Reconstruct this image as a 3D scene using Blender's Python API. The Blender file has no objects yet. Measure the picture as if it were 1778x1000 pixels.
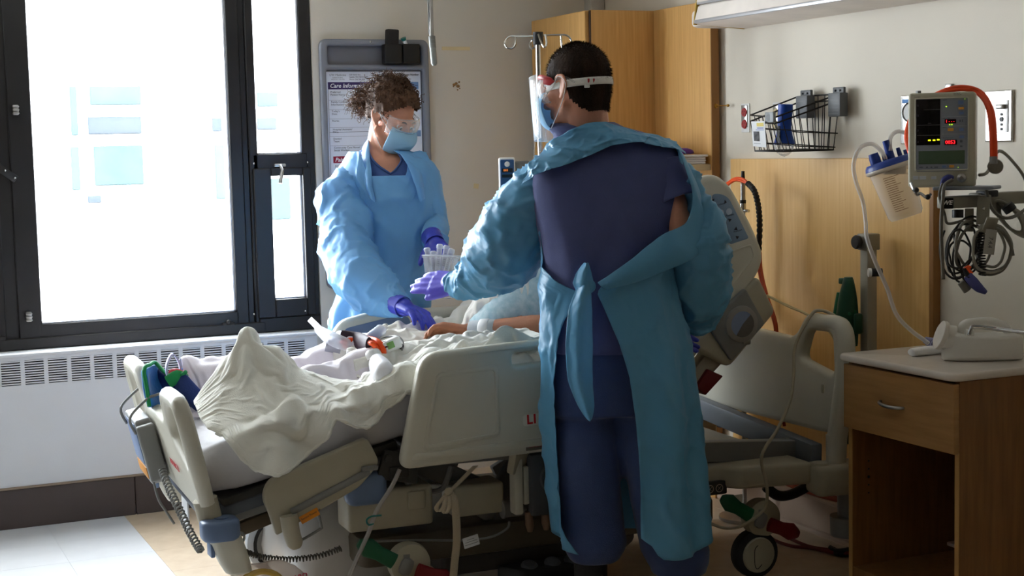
import bpy, bmesh, math, random, mathutils.geometry
import numpy as np
from mathutils import Vector as V, Matrix, Euler, noise
sc = bpy.context.scene
COL = sc.collection
PI = math.pi
random.seed(7)

# ---------------------------------------------------------------- camera
FPX, YAW, PITCH, ROLL, EYE = 2626.73, .425506, .0927807, -.0230633, 1.45
_F = V((math.sin(YAW)*math.cos(PITCH), math.cos(YAW)*math.cos(PITCH), -math.sin(PITCH)))
_r0 = V((math.cos(YAW), -math.sin(YAW), 0)); _u0 = _r0.cross(_F)
_R = _r0*math.cos(ROLL)+_u0*math.sin(ROLL); _U = -_r0*math.sin(ROLL)+_u0*math.cos(ROLL)
CAM = V((0, 0, EYE))
cam = bpy.data.cameras.new('camera'); cam.sensor_width = 36; cam.lens = 36*FPX/1778; cam.clip_start = .05
camo = bpy.data.objects.new('camera', cam); COL.objects.link(camo)
camo.matrix_world = Matrix(((_R.x, _U.x, -_F.x, 0), (_R.y, _U.y, -_F.y, 0), (_R.z, _U.z, -_F.z, EYE), (0, 0, 0, 1)))
sc.camera = camo

# ---------------------------------------------------------------- light, exposure
sc.view_settings.view_transform = 'Standard'
sc.view_settings.look = 'None'
sc.view_settings.gamma = 1
sc.view_settings.use_curve_mapping = False
sc.view_settings.exposure = 0.70
world = bpy.data.worlds.new('world'); sc.world = world; world.use_nodes = True
bg = world.node_tree.nodes['Background']
bg.inputs[0].default_value = (.87, .94, 1, 1); bg.inputs[1].default_value = 20
try:
    sc.cycles.use_denoising = True
    sc.cycles.max_bounces = 10; sc.cycles.diffuse_bounces = 6; sc.cycles.transparent_max_bounces = 16
    sc.cycles.sample_clamp_indirect = 8
except Exception:
    pass
# portals guide sampling of the sky through the window openings (they give no light of their own)
for cx, sx in ((-.08, .76), (1.15, 1.56)):
    a = bpy.data.lights.new('sky_portal', 'AREA'); a.shape = 'RECTANGLE'; a.size = sx; a.size_y = 1.6
    a.cycles.is_portal = True
    ao = bpy.data.objects.new('sky_portal', a); COL.objects.link(ao)
    ao.location = (cx, 6.40, 1.55); ao.rotation_euler = (-PI/2, 0, 0)

# ---------------------------------------------------------------- helpers
def ray(px, py): return _F+_R*((px-889)/FPX)-_U*((py-500)/FPX)
def pt(px, py, x=None, y=None, z=None, d=None):
    v = ray(px, py)
    t = d if d is not None else x/v.x if x is not None else y/v.y if y is not None else (z-EYE)/v.z
    return CAM+v*t
BO = V((.95, 4.72, 0)); BTH = math.radians(2.5)
BU = V((math.cos(BTH), -math.sin(BTH), 0)); BV = V((math.sin(BTH), math.cos(BTH), 0))
def bed(u, v, w): return BO+BU*u+BV*v+V((0, 0, w))
BM = Matrix(((BU.x, BV.x, 0, BO.x), (BU.y, BV.y, 0, BO.y), (0, 0, 1, 0), (0, 0, 0, 1)))
def bpx(px, py, v):
    r = ray(px, py); t = (BO+BV*v-CAM).dot(BV)/r.dot(BV); return CAM+r*t

def s2l(c): return tuple(((x/255)/12.92 if x/255 <= .04045 else ((x/255+.055)/1.055)**2.4) for x in c)
MATS = {}
def mat(name, rgb, rough=.5, metal=0, var=.06, scale=8, bump=0, bscale=60, trans=0, ior=1.45, alpha=1, spec=.5,
        emit=None, estr=0, sub=0, sheen=0, coat=0, grain=None, rgb2=None, stretch=None, kind='noise', coord='Object', back=None, tl=0):
    """procedural principled material: base colour with soft variation, fine relief"""
    if name in MATS: return MATS[name]
    m = bpy.data.materials.new(name); m.use_nodes = True; nt = m.node_tree; N = nt.nodes; L = nt.links
    b = N['Principled BSDF']; lin = s2l(rgb)
    tc = N.new('ShaderNodeTexCoord'); mp = N.new('ShaderNodeMapping'); L.new(tc.outputs[coord], mp.inputs[0])
    if stretch: mp.inputs['Scale'].default_value = stretch
    nz = N.new('ShaderNodeTexNoise'); nz.inputs['Scale'].default_value = scale; nz.inputs['Detail'].default_value = 5
    L.new(mp.outputs[0], nz.inputs[0])
    cr = N.new('ShaderNodeValToRGB'); c2 = s2l(rgb2) if rgb2 else tuple(min(1, c*(1+var)) for c in lin)
    c1 = lin if rgb2 else tuple(c*(1-var) for c in lin)
    cr.color_ramp.elements[0].position = .3; cr.color_ramp.elements[1].position = .7
    cr.color_ramp.elements[0].color = (*c1, 1); cr.color_ramp.elements[1].color = (*c2, 1)
    L.new(nz.outputs[0], cr.inputs[0]); L.new(cr.outputs[0], b.inputs['Base Color'])
    b.inputs['Roughness'].default_value = rough; b.inputs['Metallic'].default_value = metal
    b.inputs['IOR'].default_value = ior; b.inputs['Specular IOR Level'].default_value = spec
    b.inputs['Transmission Weight'].default_value = trans; b.inputs['Alpha'].default_value = alpha
    b.inputs['Subsurface Weight'].default_value = sub; b.inputs['Sheen Weight'].default_value = sheen
    b.inputs['Coat Weight'].default_value = coat
    if sub: b.inputs['Subsurface Radius'].default_value = (.012, .005, .003); b.inputs['Subsurface Scale'].default_value = 1
    if emit: b.inputs['Emission Color'].default_value = (*s2l(emit), 1); b.inputs['Emission Strength'].default_value = estr
    if bump:
        n2 = N.new('ShaderNodeTexNoise'); n2.inputs['Scale'].default_value = bscale; n2.inputs['Detail'].default_value = 4
        if kind == 'crinkle': n2.noise_type = 'RIDGED_MULTIFRACTAL'; n2.inputs['Distortion'].default_value = .6
        L.new(mp.outputs[0], n2.inputs[0]); bp = N.new('ShaderNodeBump'); bp.inputs['Strength'].default_value = bump
        bp.inputs['Distance'].default_value = .01
        L.new(n2.outputs[0], bp.inputs['Height']); L.new(bp.outputs[0], b.inputs['Normal'])
    if tl:   # thin sheet that also passes light
        t = N.new('ShaderNodeBsdfTranslucent'); L.new(cr.outputs[0], t.inputs[0])
        mx = N.new('ShaderNodeMixShader'); mx.inputs[0].default_value = tl
        L.new(b.outputs[0], mx.inputs[1]); L.new(t.outputs[0], mx.inputs[2]); L.new(mx.outputs[0], N['Material Output'].inputs[0])
    MATS[name] = m
    return m

def clear_mat(name, rgb=(235, 240, 245), a=.25, rough=.12):
    """clear thin plastic: part transparent, part glossy"""
    if name in MATS: return MATS[name]
    m = bpy.data.materials.new(name); m.use_nodes = True; N = m.node_tree.nodes; L = m.node_tree.links
    b = N['Principled BSDF']; b.inputs['Base Color'].default_value = (*s2l(rgb), 1); b.inputs['Roughness'].default_value = rough
    t = N.new('ShaderNodeBsdfTransparent'); mx = N.new('ShaderNodeMixShader')
    lw = N.new('ShaderNodeLayerWeight'); lw.inputs[0].default_value = .35
    mr = N.new('ShaderNodeMapRange'); mr.inputs['To Min'].default_value = a; mr.inputs['To Max'].default_value = min(1, a+.55)
    L.new(lw.outputs['Facing'], mr.inputs['Value']); L.new(mr.outputs[0], mx.inputs[0])
    L.new(t.outputs[0], mx.inputs[1]); L.new(b.outputs[0], mx.inputs[2]); L.new(mx.outputs[0], N['Material Output'].inputs[0])
    MATS[name] = m
    return m

def catmull(pts, k=6, closed=False):
    P = [V(p) for p in pts]; n = len(P)
    if n < 3 and not closed: return [P[0].lerp(P[-1], i/k) for i in range(k+1)]
    out = []
    rng = range(n if closed else n-1)
    for i in rng:
        if closed: a, b, c, d = P[i-1], P[i], P[(i+1) % n], P[(i+2) % n]
        else: a, b, c, d = P[max(i-1, 0)], P[i], P[i+1], P[min(i+2, n-1)]
        for j in range(k):
            t = j/k
            out.append(.5*((2*b)+(c-a)*t+(2*a-5*b+4*c-d)*t*t+(3*b-a-3*c+d)*t**3))
    if not closed: out.append(P[-1].copy())
    return out

class MB:
    def __init__(s, M=None): s.v = []; s.f = []; s.mi = []; s.M = M or Matrix.Identity(4); s.cur = 0
    def add(s, vs, fs):
        o = len(s.v); s.v += [s.M @ V(p) for p in vs]; s.f += [[i+o for i in f] for f in fs]; s.mi += [s.cur]*len(fs); return s
    def bm(s, b):
        b.verts.index_update(); s.add([v.co.copy() for v in b.verts], [[v.index for v in f.verts] for f in b.faces]); b.free(); return s
    def box(s, c, size, bev=0, seg=2, R=None):
        b = bmesh.new(); bmesh.ops.create_cube(b, size=1)
        for v in b.verts: v.co = V((v.co.x*size[0], v.co.y*size[1], v.co.z*size[2]))
        if bev: bmesh.ops.bevel(b, geom=b.edges[:], offset=min(bev, min(size)*.49), segments=seg, affect='EDGES', profile=.5)
        for v in b.verts: v.co = (R @ v.co if R else v.co)+V(c)
        return s.bm(b)
    def bar(s, p0, p1, wx, wz, bev=0, up=(0, 0, 1), seg=2):
        p0 = V(p0); p1 = V(p1); d = p1-p0; L = d.length; d.normalize(); u = V(up); x = d.cross(u)
        if x.length < 1e-4: x = V((1, 0, 0))
        x.normalize(); u = x.cross(d); R = Matrix((x, d, u)).transposed()
        return s.box((p0+p1)/2, (wx, L, wz), bev, seg, R)
    def cyl(s, p0, p1, r0, r1=None, n=16):
        return s.tube([p0, p1], [r0, r0 if r1 is None else r1], n)
    def tube(s, pts, r, n=8, k=0, closed=False, cap=True, flat=1, up=None):
        P = catmull(pts, k, closed) if k else [V(p) for p in pts]
        m = len(P); r = r if isinstance(r, (list, tuple)) else [r]*m
        if len(r) != m:
            rr = r; r = [rr[min(int(i/(m-1)*(len(rr)-1)), len(rr)-2)]*(1-((i/(m-1)*(len(rr)-1)) - min(int(i/(m-1)*(len(rr)-1)), len(rr)-2))) + rr[min(int(i/(m-1)*(len(rr)-1)), len(rr)-2)+1]*((i/(m-1)*(len(rr)-1)) - min(int(i/(m-1)*(len(rr)-1)), len(rr)-2)) for i in range(m)]
        vs = []; fs = []; nrm = None
        for i in range(m):
            if closed: t = P[(i+1) % m]-P[i-1]
            else: t = P[min(i+1, m-1)]-P[max(i-1, 0)]
            if t.length < 1e-9: t = V((0, 0, 1))
            t.normalize()
            if nrm is None:
                a = V(up) if up else (V((0, 0, 1)) if abs(t.z) < .9 else V((1, 0, 0)))
                nrm = (a-t*a.dot(t)).normalized()
            else:
                nrm = nrm-t*nrm.dot(t)
                nrm = nrm.normalized() if nrm.length > 1e-6 else t.orthogonal().normalized()
            b = t.cross(nrm)
            for j in range(n):
                a = 2*PI*j/n
                vs.append(P[i]+nrm*(math.cos(a)*r[i])+b*(math.sin(a)*r[i]*flat))
        for i in range(m if closed else m-1):
            i2 = (i+1) % m
            for j in range(n):
                j2 = (j+1) % n; fs.append([i*n+j, i*n+j2, i2*n+j2, i2*n+j])
        if cap and not closed: fs.append(list(range(n))[::-1]); fs.append([(m-1)*n+j for j in range(n)])
        return s.add(vs, fs)
    def lathe(s, prof, c=(0, 0, 0), axis=(0, 0, 1), n=24, closed=False):
        c = V(c); a = V(axis).normalized(); x = a.orthogonal().normalized(); y = a.cross(x); vs = []; fs = []
        for r, z in prof:
            for j in range(n):
                t = 2*PI*j/n; vs.append(c+a*z+x*(r*math.cos(t))+y*(r*math.sin(t)))
        m = len(prof)
        for i in range(m-1):
            for j in range(n):
                j2 = (j+1) % n; fs.append([i*n+j, i*n+j2, (i+1)*n+j2, (i+1)*n+j])
        if not closed:
            if prof[0][0] > 1e-5: fs.append(list(range(n))[::-1])
            if prof[-1][0] > 1e-5: fs.append([(m-1)*n+j for j in range(n)])
        return s.add(vs, fs)
    def loft(s, rings, closed=True, cap=False):
        n = len(rings[0]); vs = [p for r in rings for p in r]; fs = []
        for i in range(len(rings)-1):
            for j in range(n if closed else n-1):
                j2 = (j+1) % n; fs.append([i*n+j, i*n+j2, (i+1)*n+j2, (i+1)*n+j])
        if cap: fs.append(list(range(n))[::-1]); fs.append([(len(rings)-1)*n+j for j in range(n)])
        return s.add(vs, fs)
    def ball(s, c, r, n=14, m=9, R=None):
        r = r if isinstance(r, (tuple, list)) else (r, r, r); vs = []; fs = []
        for i in range(m+1):
            th = PI*i/m
            for j in range(n):
                ph = 2*PI*j/n; p = V((r[0]*math.sin(th)*math.cos(ph), r[1]*math.sin(th)*math.sin(ph), r[2]*math.cos(th)))
                vs.append((R @ p if R else p)+V(c))
        for i in range(m):
            for j in range(n):
                j2 = (j+1) % n
                fs.append([i*n+j, (i+1)*n+j, (i+1)*n+j2, i*n+j2])
        return s.add(vs, fs)
    def panel(s, outer, holes=(), depth=.03, bev=.006, M=None, res=2):
        """flat panel with rounded rims from a 2-D outline with holes; lies in local XY, thickness along Z"""
        T = M or Matrix.Identity(4); loops = []
        for k, lp in enumerate([outer]+list(holes)):
            q = []
            for p in lp:
                p = V((p[0], p[1]))
                if not q or (p-q[-1]).length > 1e-5: q.append(p)
            if (q[0]-q[-1]).length < 1e-5: q.pop()
            ar = sum(q[i-1].x*q[i].y-q[i].x*q[i-1].y for i in range(len(q)))
            if (ar < 0) != (k > 0): q.reverse()
            nr = []
            for i in range(len(q)):
                a = (q[i]-q[i-1]).normalized(); b = (q[(i+1) % len(q)]-q[i]).normalized()
                n_ = V((-a.y-b.y, a.x+b.x)); n_ = n_.normalized() if n_.length > 1e-6 else V((-a.y, a.x))
                nr.append(n_/max(.5, n_.dot(V((-a.y, a.x)))))
            loops.append((q, nr))
        prof = [(bev*(1-math.sin(PI/2*t/res)), bev*(1-math.cos(PI/2*t/res))) for t in range(res+1)]  # (inset, drop) from rim inwards
        prof = [(bev*(1-math.cos(PI/2*t/res)), bev*(1-math.sin(PI/2*t/res))) for t in range(res+1)] if bev > 1e-6 else [(0, 0)]
        lay = [(ins, -depth/2+dr) for ins, dr in reversed(prof)]+[(ins, depth/2-dr) for ins, dr in prof]
        vs = []; fs = []; first = []; last = []; cap = []
        for q, nr in loops:
            n = len(q); o = len(vs)
            for ins, z in lay: vs += [T @ V((p.x+m.x*ins, p.y+m.y*ins, z)) for p, m in zip(q, nr)]
            for l in range(len(lay)-1):
                for j in range(n):
                    j2 = (j+1) % n; fs.append([o+l*n+j, o+l*n+j2, o+(l+1)*n+j2, o+(l+1)*n+j])
            first += list(range(o, o+n)); last += list(range(o+(len(lay)-1)*n, o+len(lay)*n))
            cap.append([V((p.x+m.x*lay[0][0], p.y+m.y*lay[0][0], 0)) for p, m in zip(q, nr)])
        for t in mathutils.geometry.tessellate_polygon(cap):
            a, b, c = (sum(cap, [])[k] for k in t)
            up = (b-a).cross(c-a).z > 0
            fs.append([last[k] for k in (t if up else t[::-1])]); fs.append([first[k] for k in (t[::-1] if up else t)])
        return s.add(vs, fs)
    def curve(s, cu, M=None):
        o = bpy.data.objects.new('tmp', cu); me = bpy.data.meshes.new_from_object(o)
        T = M or Matrix.Identity(4)
        s.add([T @ v.co for v in me.vertices], [list(p.vertices) for p in me.polygons])
        bpy.data.objects.remove(o); bpy.data.curves.remove(cu); bpy.data.meshes.remove(me); return s
    def text(s, body, size, M, depth=.0004, align='LEFT', shear=0, spacing=1, bold=0):
        cu = bpy.data.curves.new('tmp', 'FONT'); cu.body = body; cu.size = size; cu.extrude = depth; cu.resolution_u = 2
        cu.align_x = align; cu.align_y = 'CENTER'; cu.shear = shear; cu.space_character = spacing; cu.offset = bold
        return s.curve(cu, M)
    def arr(s): return np.array([tuple(p) for p in s.v])

def rrect(x0, y0, x1, y1, r=.02, n=5):
    out = []
    for cx, cy, a0 in ((x1-r, y1-r, 0), (x0+r, y1-r, 90), (x0+r, y0+r, 180), (x1-r, y0+r, 270)):
        for i in range(n+1):
            a = math.radians(a0+90*i/n); out.append((cx+r*math.cos(a), cy+r*math.sin(a)))
    return out
def rpoly(pts, r=.02, n=5):
    """round the corners of a polygon"""
    out = []; m = len(pts)
    for i in range(m):
        a, b, c = V(pts[i-1]), V(pts[i]), V(pts[(i+1) % m]); rr = r[i] if isinstance(r, (list, tuple)) else r
        d0 = (a-b); d1 = (c-b); rr = min(rr, d0.length*.49, d1.length*.49)
        p0 = b+d0.normalized()*rr; p2 = b+d1.normalized()*rr
        for k in range(n+1):
            t = k/n; q = p0*(1-t)**2+b*2*t*(1-t)+p2*t*t; out.append((q.x, q.y))
    return out
def frame(o, x, y, z=None):
    """matrix with origin o and local axes x, y (z = x cross y)"""
    x = V(x).normalized(); y = V(y).normalized(); z = V(z) if z else x.cross(y)
    return Matrix(((x.x, y.x, z.x, o[0]), (x.y, y.y, z.y, o[1]), (x.z, y.z, z.z, o[2]), (0, 0, 0, 1)))

def obj(name, mb, m, parent=None, smooth=40, label=None, kind=None, sub=0):
    me = bpy.data.meshes.new(name); me.from_pydata([tuple(p) for p in mb.v], [], mb.f)
    ms = m if isinstance(m, (list, tuple)) else [m]
    for x in ms: me.materials.append(x)
    if len(ms) > 1: me.polygons.foreach_set('material_index', mb.mi)
    me.validate()
    if smooth:
        me.polygons.foreach_set('use_smooth', [True]*len(me.polygons))
        if smooth < 180: me.set_sharp_from_angle(angle=math.radians(smooth))
    o = bpy.data.objects.new(name, me); COL.objects.link(o)
    if parent is not None:
        o.parent = parent
        if parent.type == 'EMPTY': o.matrix_parent_inverse = parent.matrix_basis.inverted()
    if label: o['label'] = label
    if kind: o['kind'] = kind
    if sub:
        md = o.modifiers.new('sub', 'SUBSURF'); md.levels = sub; md.render_levels = sub
    return o
def objs(name, mb, m, parent=None, smooth=40, label=None, kind=None):
    """one object per connected piece of the builder"""
    n = len(mb.v); par = list(range(n))
    def fd(a):
        while par[a] != a: par[a] = par[par[a]]; a = par[a]
        return a
    for f in mb.f:
        r = fd(f[0])
        for i in f[1:]: par[fd(i)] = r
    gr = {}
    for k, f in enumerate(mb.f): gr.setdefault(fd(f[0]), []).append(k)
    out = []
    for ks in gr.values():
        q = MB(); mp = {}
        for k in ks:
            ff = []
            for i in mb.f[k]:
                if i not in mp: mp[i] = len(q.v); q.v.append(mb.v[i])
                ff.append(mp[i])
            q.f.append(ff); q.mi.append(mb.mi[k])
        out.append(obj(name, q, m, parent, smooth, label, kind))
    return out
def thing(name, label, cat, loc, group=None):
    o = bpy.data.objects.new(name, None); COL.objects.link(o); o.location = loc; o.empty_display_size = .1
    o['label'] = label; o['category'] = cat
    if group: o['group'] = group
    return o
def tag(o, label, cat, group=None):
    o['label'] = label; o['category'] = cat
    if group: o['group'] = group
    return o
def struct(name, mb, m, parent=None, smooth=40):
    o = obj(name, mb, m, parent, smooth)
    if parent is None: o['kind'] = 'structure'
    return o
def copy_thing(root, loc, label=None, group=None):
    r = root.copy(); COL.objects.link(r); r.location = loc
    if label: r['label'] = label
    if group: r['group'] = group
    for ch in list(root.children):
        c = ch.copy(); COL.objects.link(c); c.parent = r
        for g in ch.children:
            d = g.copy(); COL.objects.link(d); d.parent = c
    return r
def n3(p, s=1, seed=0): return noise.noise(V(p)*s+V((seed*7.3, seed*3.1, seed*5.7)))
def ridge(p, s=1, seed=0): return 1-2*abs(n3(p, s, seed))

# ---------------------------------------------------------------- shared materials
M_black = mat('black_plastic', (28, 28, 30), .45)
M_grey = mat('grey_plastic', (120, 120, 118), .5)
M_chrome = mat('chrome', (200, 200, 200), .18, 1, var=.03)
M_steel = mat('brushed_steel', (170, 168, 165), .35, 1, var=.08, scale=40)
M_bed = mat('bed_beige_plastic', (200, 197, 182), .38, var=.03, bump=.05, bscale=300)
M_bed2 = mat('bed_taupe_plastic', (170, 163, 142), .45, var=.05, bump=.05, bscale=250)
M_bedgrey = mat('bed_grey_metal', (125, 125, 122), .45, var=.06)
M_bedblue = mat('bed_slate_blue', (98, 118, 150), .4, var=.05)
M_beddark = mat('bed_dark_metal', (52, 50, 46), .5, var=.1)
M_white = mat('white_plastic', (232, 232, 230), .35, var=.02)
M_paper = mat('paper', (235, 236, 238), .7, var=.02)
M_ink = mat('ink', (50, 50, 58), .7)
M_red = mat('red_plastic', (170, 24, 30), .4)
M_orange = mat('orange_rubber', (240, 84, 20), .45, var=.05)
M_maple = mat('maple_veneer', (206, 156, 88), .42, rgb2=(222, 174, 106), scale=3.2, stretch=(26, 26, 1.2), bump=.06, bscale=18)
M_mapledark = mat('maple_edge', (150, 104, 52), .5, scale=4, stretch=(20, 20, 1.5))
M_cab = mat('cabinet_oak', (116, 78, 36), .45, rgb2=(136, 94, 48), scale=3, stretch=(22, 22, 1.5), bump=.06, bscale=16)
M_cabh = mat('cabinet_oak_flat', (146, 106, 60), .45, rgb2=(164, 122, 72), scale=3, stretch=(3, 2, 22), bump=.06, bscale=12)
# ================================================================ the room
X1, X0, Y1, Y0, ZC = 3.30, -1.75, 6.25, -.6, 2.6
M_wall = mat('wall_paint', (214, 207, 194), .6, var=.035, scale=2.2, bump=.05, bscale=180)
M_wall2 = mat('headwall_paint', (224, 216, 200), .6, var=.03, scale=2.5, bump=.05, bscale=180)
M_ceil = mat('ceiling_paint', (190, 186, 178), .8)
M_heater = mat('heater_enamel', (212, 212, 214), .45, var=.03, scale=4, bump=.04, bscale=140)
M_basebrown = mat('brown_vinyl_base', (72, 60, 56), .5, var=.12, scale=5)
M_frame = mat('dark_bronze_aluminium', (44, 42, 42), .42, .3, var=.12, scale=6)
M_tilew = mat('pale_vinyl_tile', (206, 206, 206), .32, var=.04, scale=9, bump=.02, bscale=90)
M_tilet = mat('tan_vinyl_tile', (190, 168, 140), .32, rgb2=(204, 184, 158), scale=14, bump=.02, bscale=90)

# floor: slab with vinyl tiles as pieces
m = MB(); m.box(((X0+X1)/2, (Y0+Y1+.1)/2, -.06), (X1-X0+.3, Y1-Y0+.4, .1)); floor = struct('floor', m, mat('floor_joint', (176, 158, 136), .6), smooth=0)
TS = .305; xb = 1.035
tm = MB(); tm.box((0, 0, 0), (TS-.0005, TS-.0005, .012), .0005, 1)
tile_w = tile_t = None
for i in range(-6, 8):
    for j in range(-1, 11):
        x = xb+(i+.5)*TS; y = 6.135-(j+.5)*TS
        if x > X1+.14 or y < 2.9: continue
        white = i < 0
        src = tile_w if white else tile_t
        if src is None:
            o = obj('floor_tile', tm, M_tilew if white else M_tilet, floor, 0)
            if white: tile_w = o
            else: tile_t = o
        else: o = src.copy(); COL.objects.link(o)
        o.location = (x, y, -.006+.0002*random.random())
# walls
def wall_box(name, a, b, m_): mb = MB(); mb.box([(p+q)/2 for p, q in zip(a, b)], [abs(q-p) for p, q in zip(a, b)]); return struct(name, mb, m_, smooth=0)
mb = MB()
for a, b in (((1.926, Y1, 0), (X1+.1, Y1+.15, ZC)), ((X0-.1, Y1, 2.3), (1.926, Y1+.15, ZC)), ((X0-.1, Y1, 0), (1.926, Y1+.15, .69)), ((X0-.1, Y1, .69), (-.50, Y1+.15, 2.3))):  # last block closes the unseen left of the window band, to cut fill
    mb.box([(p+q)/2 for p, q in zip(a, b)], [abs(q-p) for p, q in zip(a, b)])
wall_back = struct('wall_back', mb, M_wall, smooth=0)
wall_right = wall_box('wall_right', (X1, Y0, 0), (X1+.1, Y1+.15, ZC), M_wall2)
M_walld = mat('unseen_wall_dark', (104, 92, 80), .7)  # darker than the seen walls, so unseen ones bounce less light back
wall_box('wall_left', (X0-.1, Y0, 0), (X0, Y1, ZC), M_walld)
wall_box('wall_front', (X0-.1, Y0-.1, 0), (X1+.1, Y0, ZC), M_walld)
wall_box('ceiling', (X0-.1, Y0-.1, ZC), (X1+.1, Y1+.15, ZC+.1), M_ceil)
# pale strip in the corner above the wardrobe
mb = MB(); mb.box((3.262, 6.215, 1.3), (.07, .07, 2.59), .004); struct('trim_1', mb, M_ceil)
# vinyl base along the head wall, with its quarter-round lip
M_basepale = mat('pale_vinyl_base', (190, 168, 148), .5, var=.04)
mb = MB(); mb.box((X1-.014, 4.4, .078), (.028, 3.6, .156), .004); br = struct('baseboard_right', mb, M_basepale)
mb = MB(); mb.box((X1-.03, 4.4, .009), (.03, 3.6, .018), .006); obj('toe_strip', mb, M_basepale, br)

# ---- window band
FY = 6.255
def win_frame(name, bars, panes, sill=None):
    mb = MB()
    for x0, x1, z0, z1, dy, th in bars: mb.box(((x0+x1)/2, FY+dy+th/2, (z0+z1)/2), (x1-x0, th, z1-z0), .004, 1)
    w = struct(name, mb, M_frame)
    for x0, x1, z0, z1 in panes:
        g = MB(); g.box(((x0+x1)/2, FY+.05, (z0+z1)/2), (x1-x0+.01, .006, z1-z0+.01)); obj('pane', g, M_glass, w, 0)
        e = MB()   # pale inner glazing bead, right edge and foot
        e.box((x1-.004, FY+.03, (z0+z1)/2), (.008, .04, z1-z0), .001, 1); e.box(((x0+x1)/2, FY+.03, z0+.003), (x1-x0, .04, .006), .001, 1)
        obj('glazing_bead', e, M_bead, w)
    return w
M_bead = mat('glazing_bead', (205, 205, 210), .5)
M_glass = clear_mat('window_glass', (235, 245, 245), .02, .02)
zt = 2.3
def narrow(name, xa, xb_, mirror=False):
    # tall narrow light above, hinged sash below; xa..xb_ is the clear width of the upper pane
    return win_frame(name, [(xa-.02, xb_+.02, 1.378, 1.445, 0, .08), (xa-.02, xb_+.02, 2.24, zt+.02, 0, .08), (xa-.02, xb_+.05, .69, .752, -.01, .09),
        (xa-.024, xa+.052, .752, 1.385, -.016, .07), (xb_-.006, xb_+.03, .752, 1.385, -.016, .07), (xa+.052, xb_-.006, 1.352, 1.385, -.016, .07), (xa+.052, xb_-.006, .752, .828, -.016, .07),
        (xb_, xb_+.054, .69, zt+.02, .004, .09)],
        [(xa, xb_, 1.445, 2.24), (xa+.052, xb_-.006, .828, 1.352)])
win_frame('window_1', [(.68, .770, .70, zt+.02, 0, .08), (1.558, 1.612, .70, zt+.02, 0, .08), (.76, 1.57, 2.24, zt+.02, 0, .08), (.76, 1.57, .733, .788, 0, .08), (.60, 1.68, .69, .737, -.012, .09),
    (1.612, 1.640, .70, zt+.02, .012, .07), (1.640, 1.676, .70, zt+.02, 0, .08)], [(.770, 1.558, .788, 2.24)])
w2 = narrow('window_2', 1.674, 1.871)
w3 = narrow('window_3', .375, .578)
mb = MB(); mb.box((.655, FY+.045, 1.5), (.06, .07, 1.6), .004, 1); struct('trim_2', mb, M_frame)
win_frame('window_4', [(.30, .38, .70, zt+.02, 0, .08), (-.55, -.46, .70, zt+.02, 0, .08), (-.5, .35, 2.24, zt+.02, 0, .08), (-.5, .35, .69, .788, 0, .08)], [(-.46, .30, .788, 2.24)])
# window hardware
def hw(name, mb, m_, par): return obj(name, mb, m_, par)
p = pt(486, 287, y=FY-.03)
mb = MB(); mb.box(p, (.05, .012, .012), .003); mb.tube([p+V((0, -.01, 0)), p+V((0, -.035, -.02)), p+V((-.012, -.04, -.075))], [.006, .007, .008], 8); hw('latch_handle', mb, M_steel, w2)
mb = MB()
for q in ((441, 284), (534, 282), (530, 540), (441, 545)): mb.ball(pt(*q, y=FY-.018), .005, 8, 5)
objs('screw', mb, M_chrome, w2)
w1 = bpy.data.objects['window_1']
for q, hgt in (((27, 191), .04), ((50, 550), .04)):
    p = pt(*q, y=FY-.012); mb = MB(); mb.box(p, (.022, .02, hgt), .004)
    for k in range(3): mb.box(p+V((0, -.006, (k-1)*hgt*.33)), (.025, .02, .006), .002)
    hw('hinge', mb, M_steel, w1)
p = pt(397, 562, y=FY-.01); mb = MB(); mb.box(p, (.05, .012, .012), .003); mb.ball(p+V((0, -.004, .006)), (.012, .01, .012), 10, 6); hw('lock_cam', mb, M_frame, w1)
a = pt(0, 290, y=FY-.012); b = pt(28, 312, y=FY-.012)
mb = MB(); mb.bar(a+V((-.05, 0, .035)), b, .006, .03, .002); hw('stay_arm', mb, M_frame, w3)
mb = MB()
for q in ((9, 296), (26, 309)): mb.ball(pt(*q, y=FY-.018), .005, 8, 5)
objs('screw', mb, M_chrome, w3)

# ---- convector heater under the windows: front sheet with louvre openings, brown base
HY = 6.135; hz0, hz1 = .165, .680
th = thing('convector_heater', 'long white steel convector heater with louvre grilles running under the window', 'heater', (0.2, HY+.06, 0))
gz0, gz1 = .567, .664
gx = []
step = (1.79-.592)/14.02
k = -28
cw = .072
x = .5915; pitch_ = .0885
while x+pitch_*k < 1.80: gx.append(x+pitch_*k) ; k += 1
gx = [g for g in gx if g > X0+.05]
gp = .0885
mb = MB(); xs = X0; 
mb.box(((X0+1.87)/2, HY+.004, (hz0+gz0)/2), (1.87-X0, .008, gz0-hz0)); mb.box(((X0+1.87)/2, HY+.004, (gz1+hz1)/2), (1.87-X0, .008, hz1-gz1))
for i in range(len(gx)+1):
    a = X0 if i == 0 else gx[i-1]+cw
    b = 1.87 if i == len(gx) else gx[i]
    mb.box(((a+b)/2, HY+.004, (gz0+gz1)/2), (b-a, .008, gz1-gz0))
mb.box((1.866, HY+.055, (hz0+hz1)/2), (.008, .10, hz1-hz0))
obj('front_sheet', mb, M_heater, th, 0)
mb = MB(); mb.box(((X0+1.88)/2, HY+.049, .685), (1.88-X0, .119, .012), .004); obj('sill', mb, M_heater, th)
mb = MB(); mb.box(((X0+1.86)/2, HY+.03, .61), (1.86-X0-.02, .006, .12)); obj('inner_back', mb, mat('heater_dark', (22, 22, 24), .8), th, 0)
g0 = None
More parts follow.
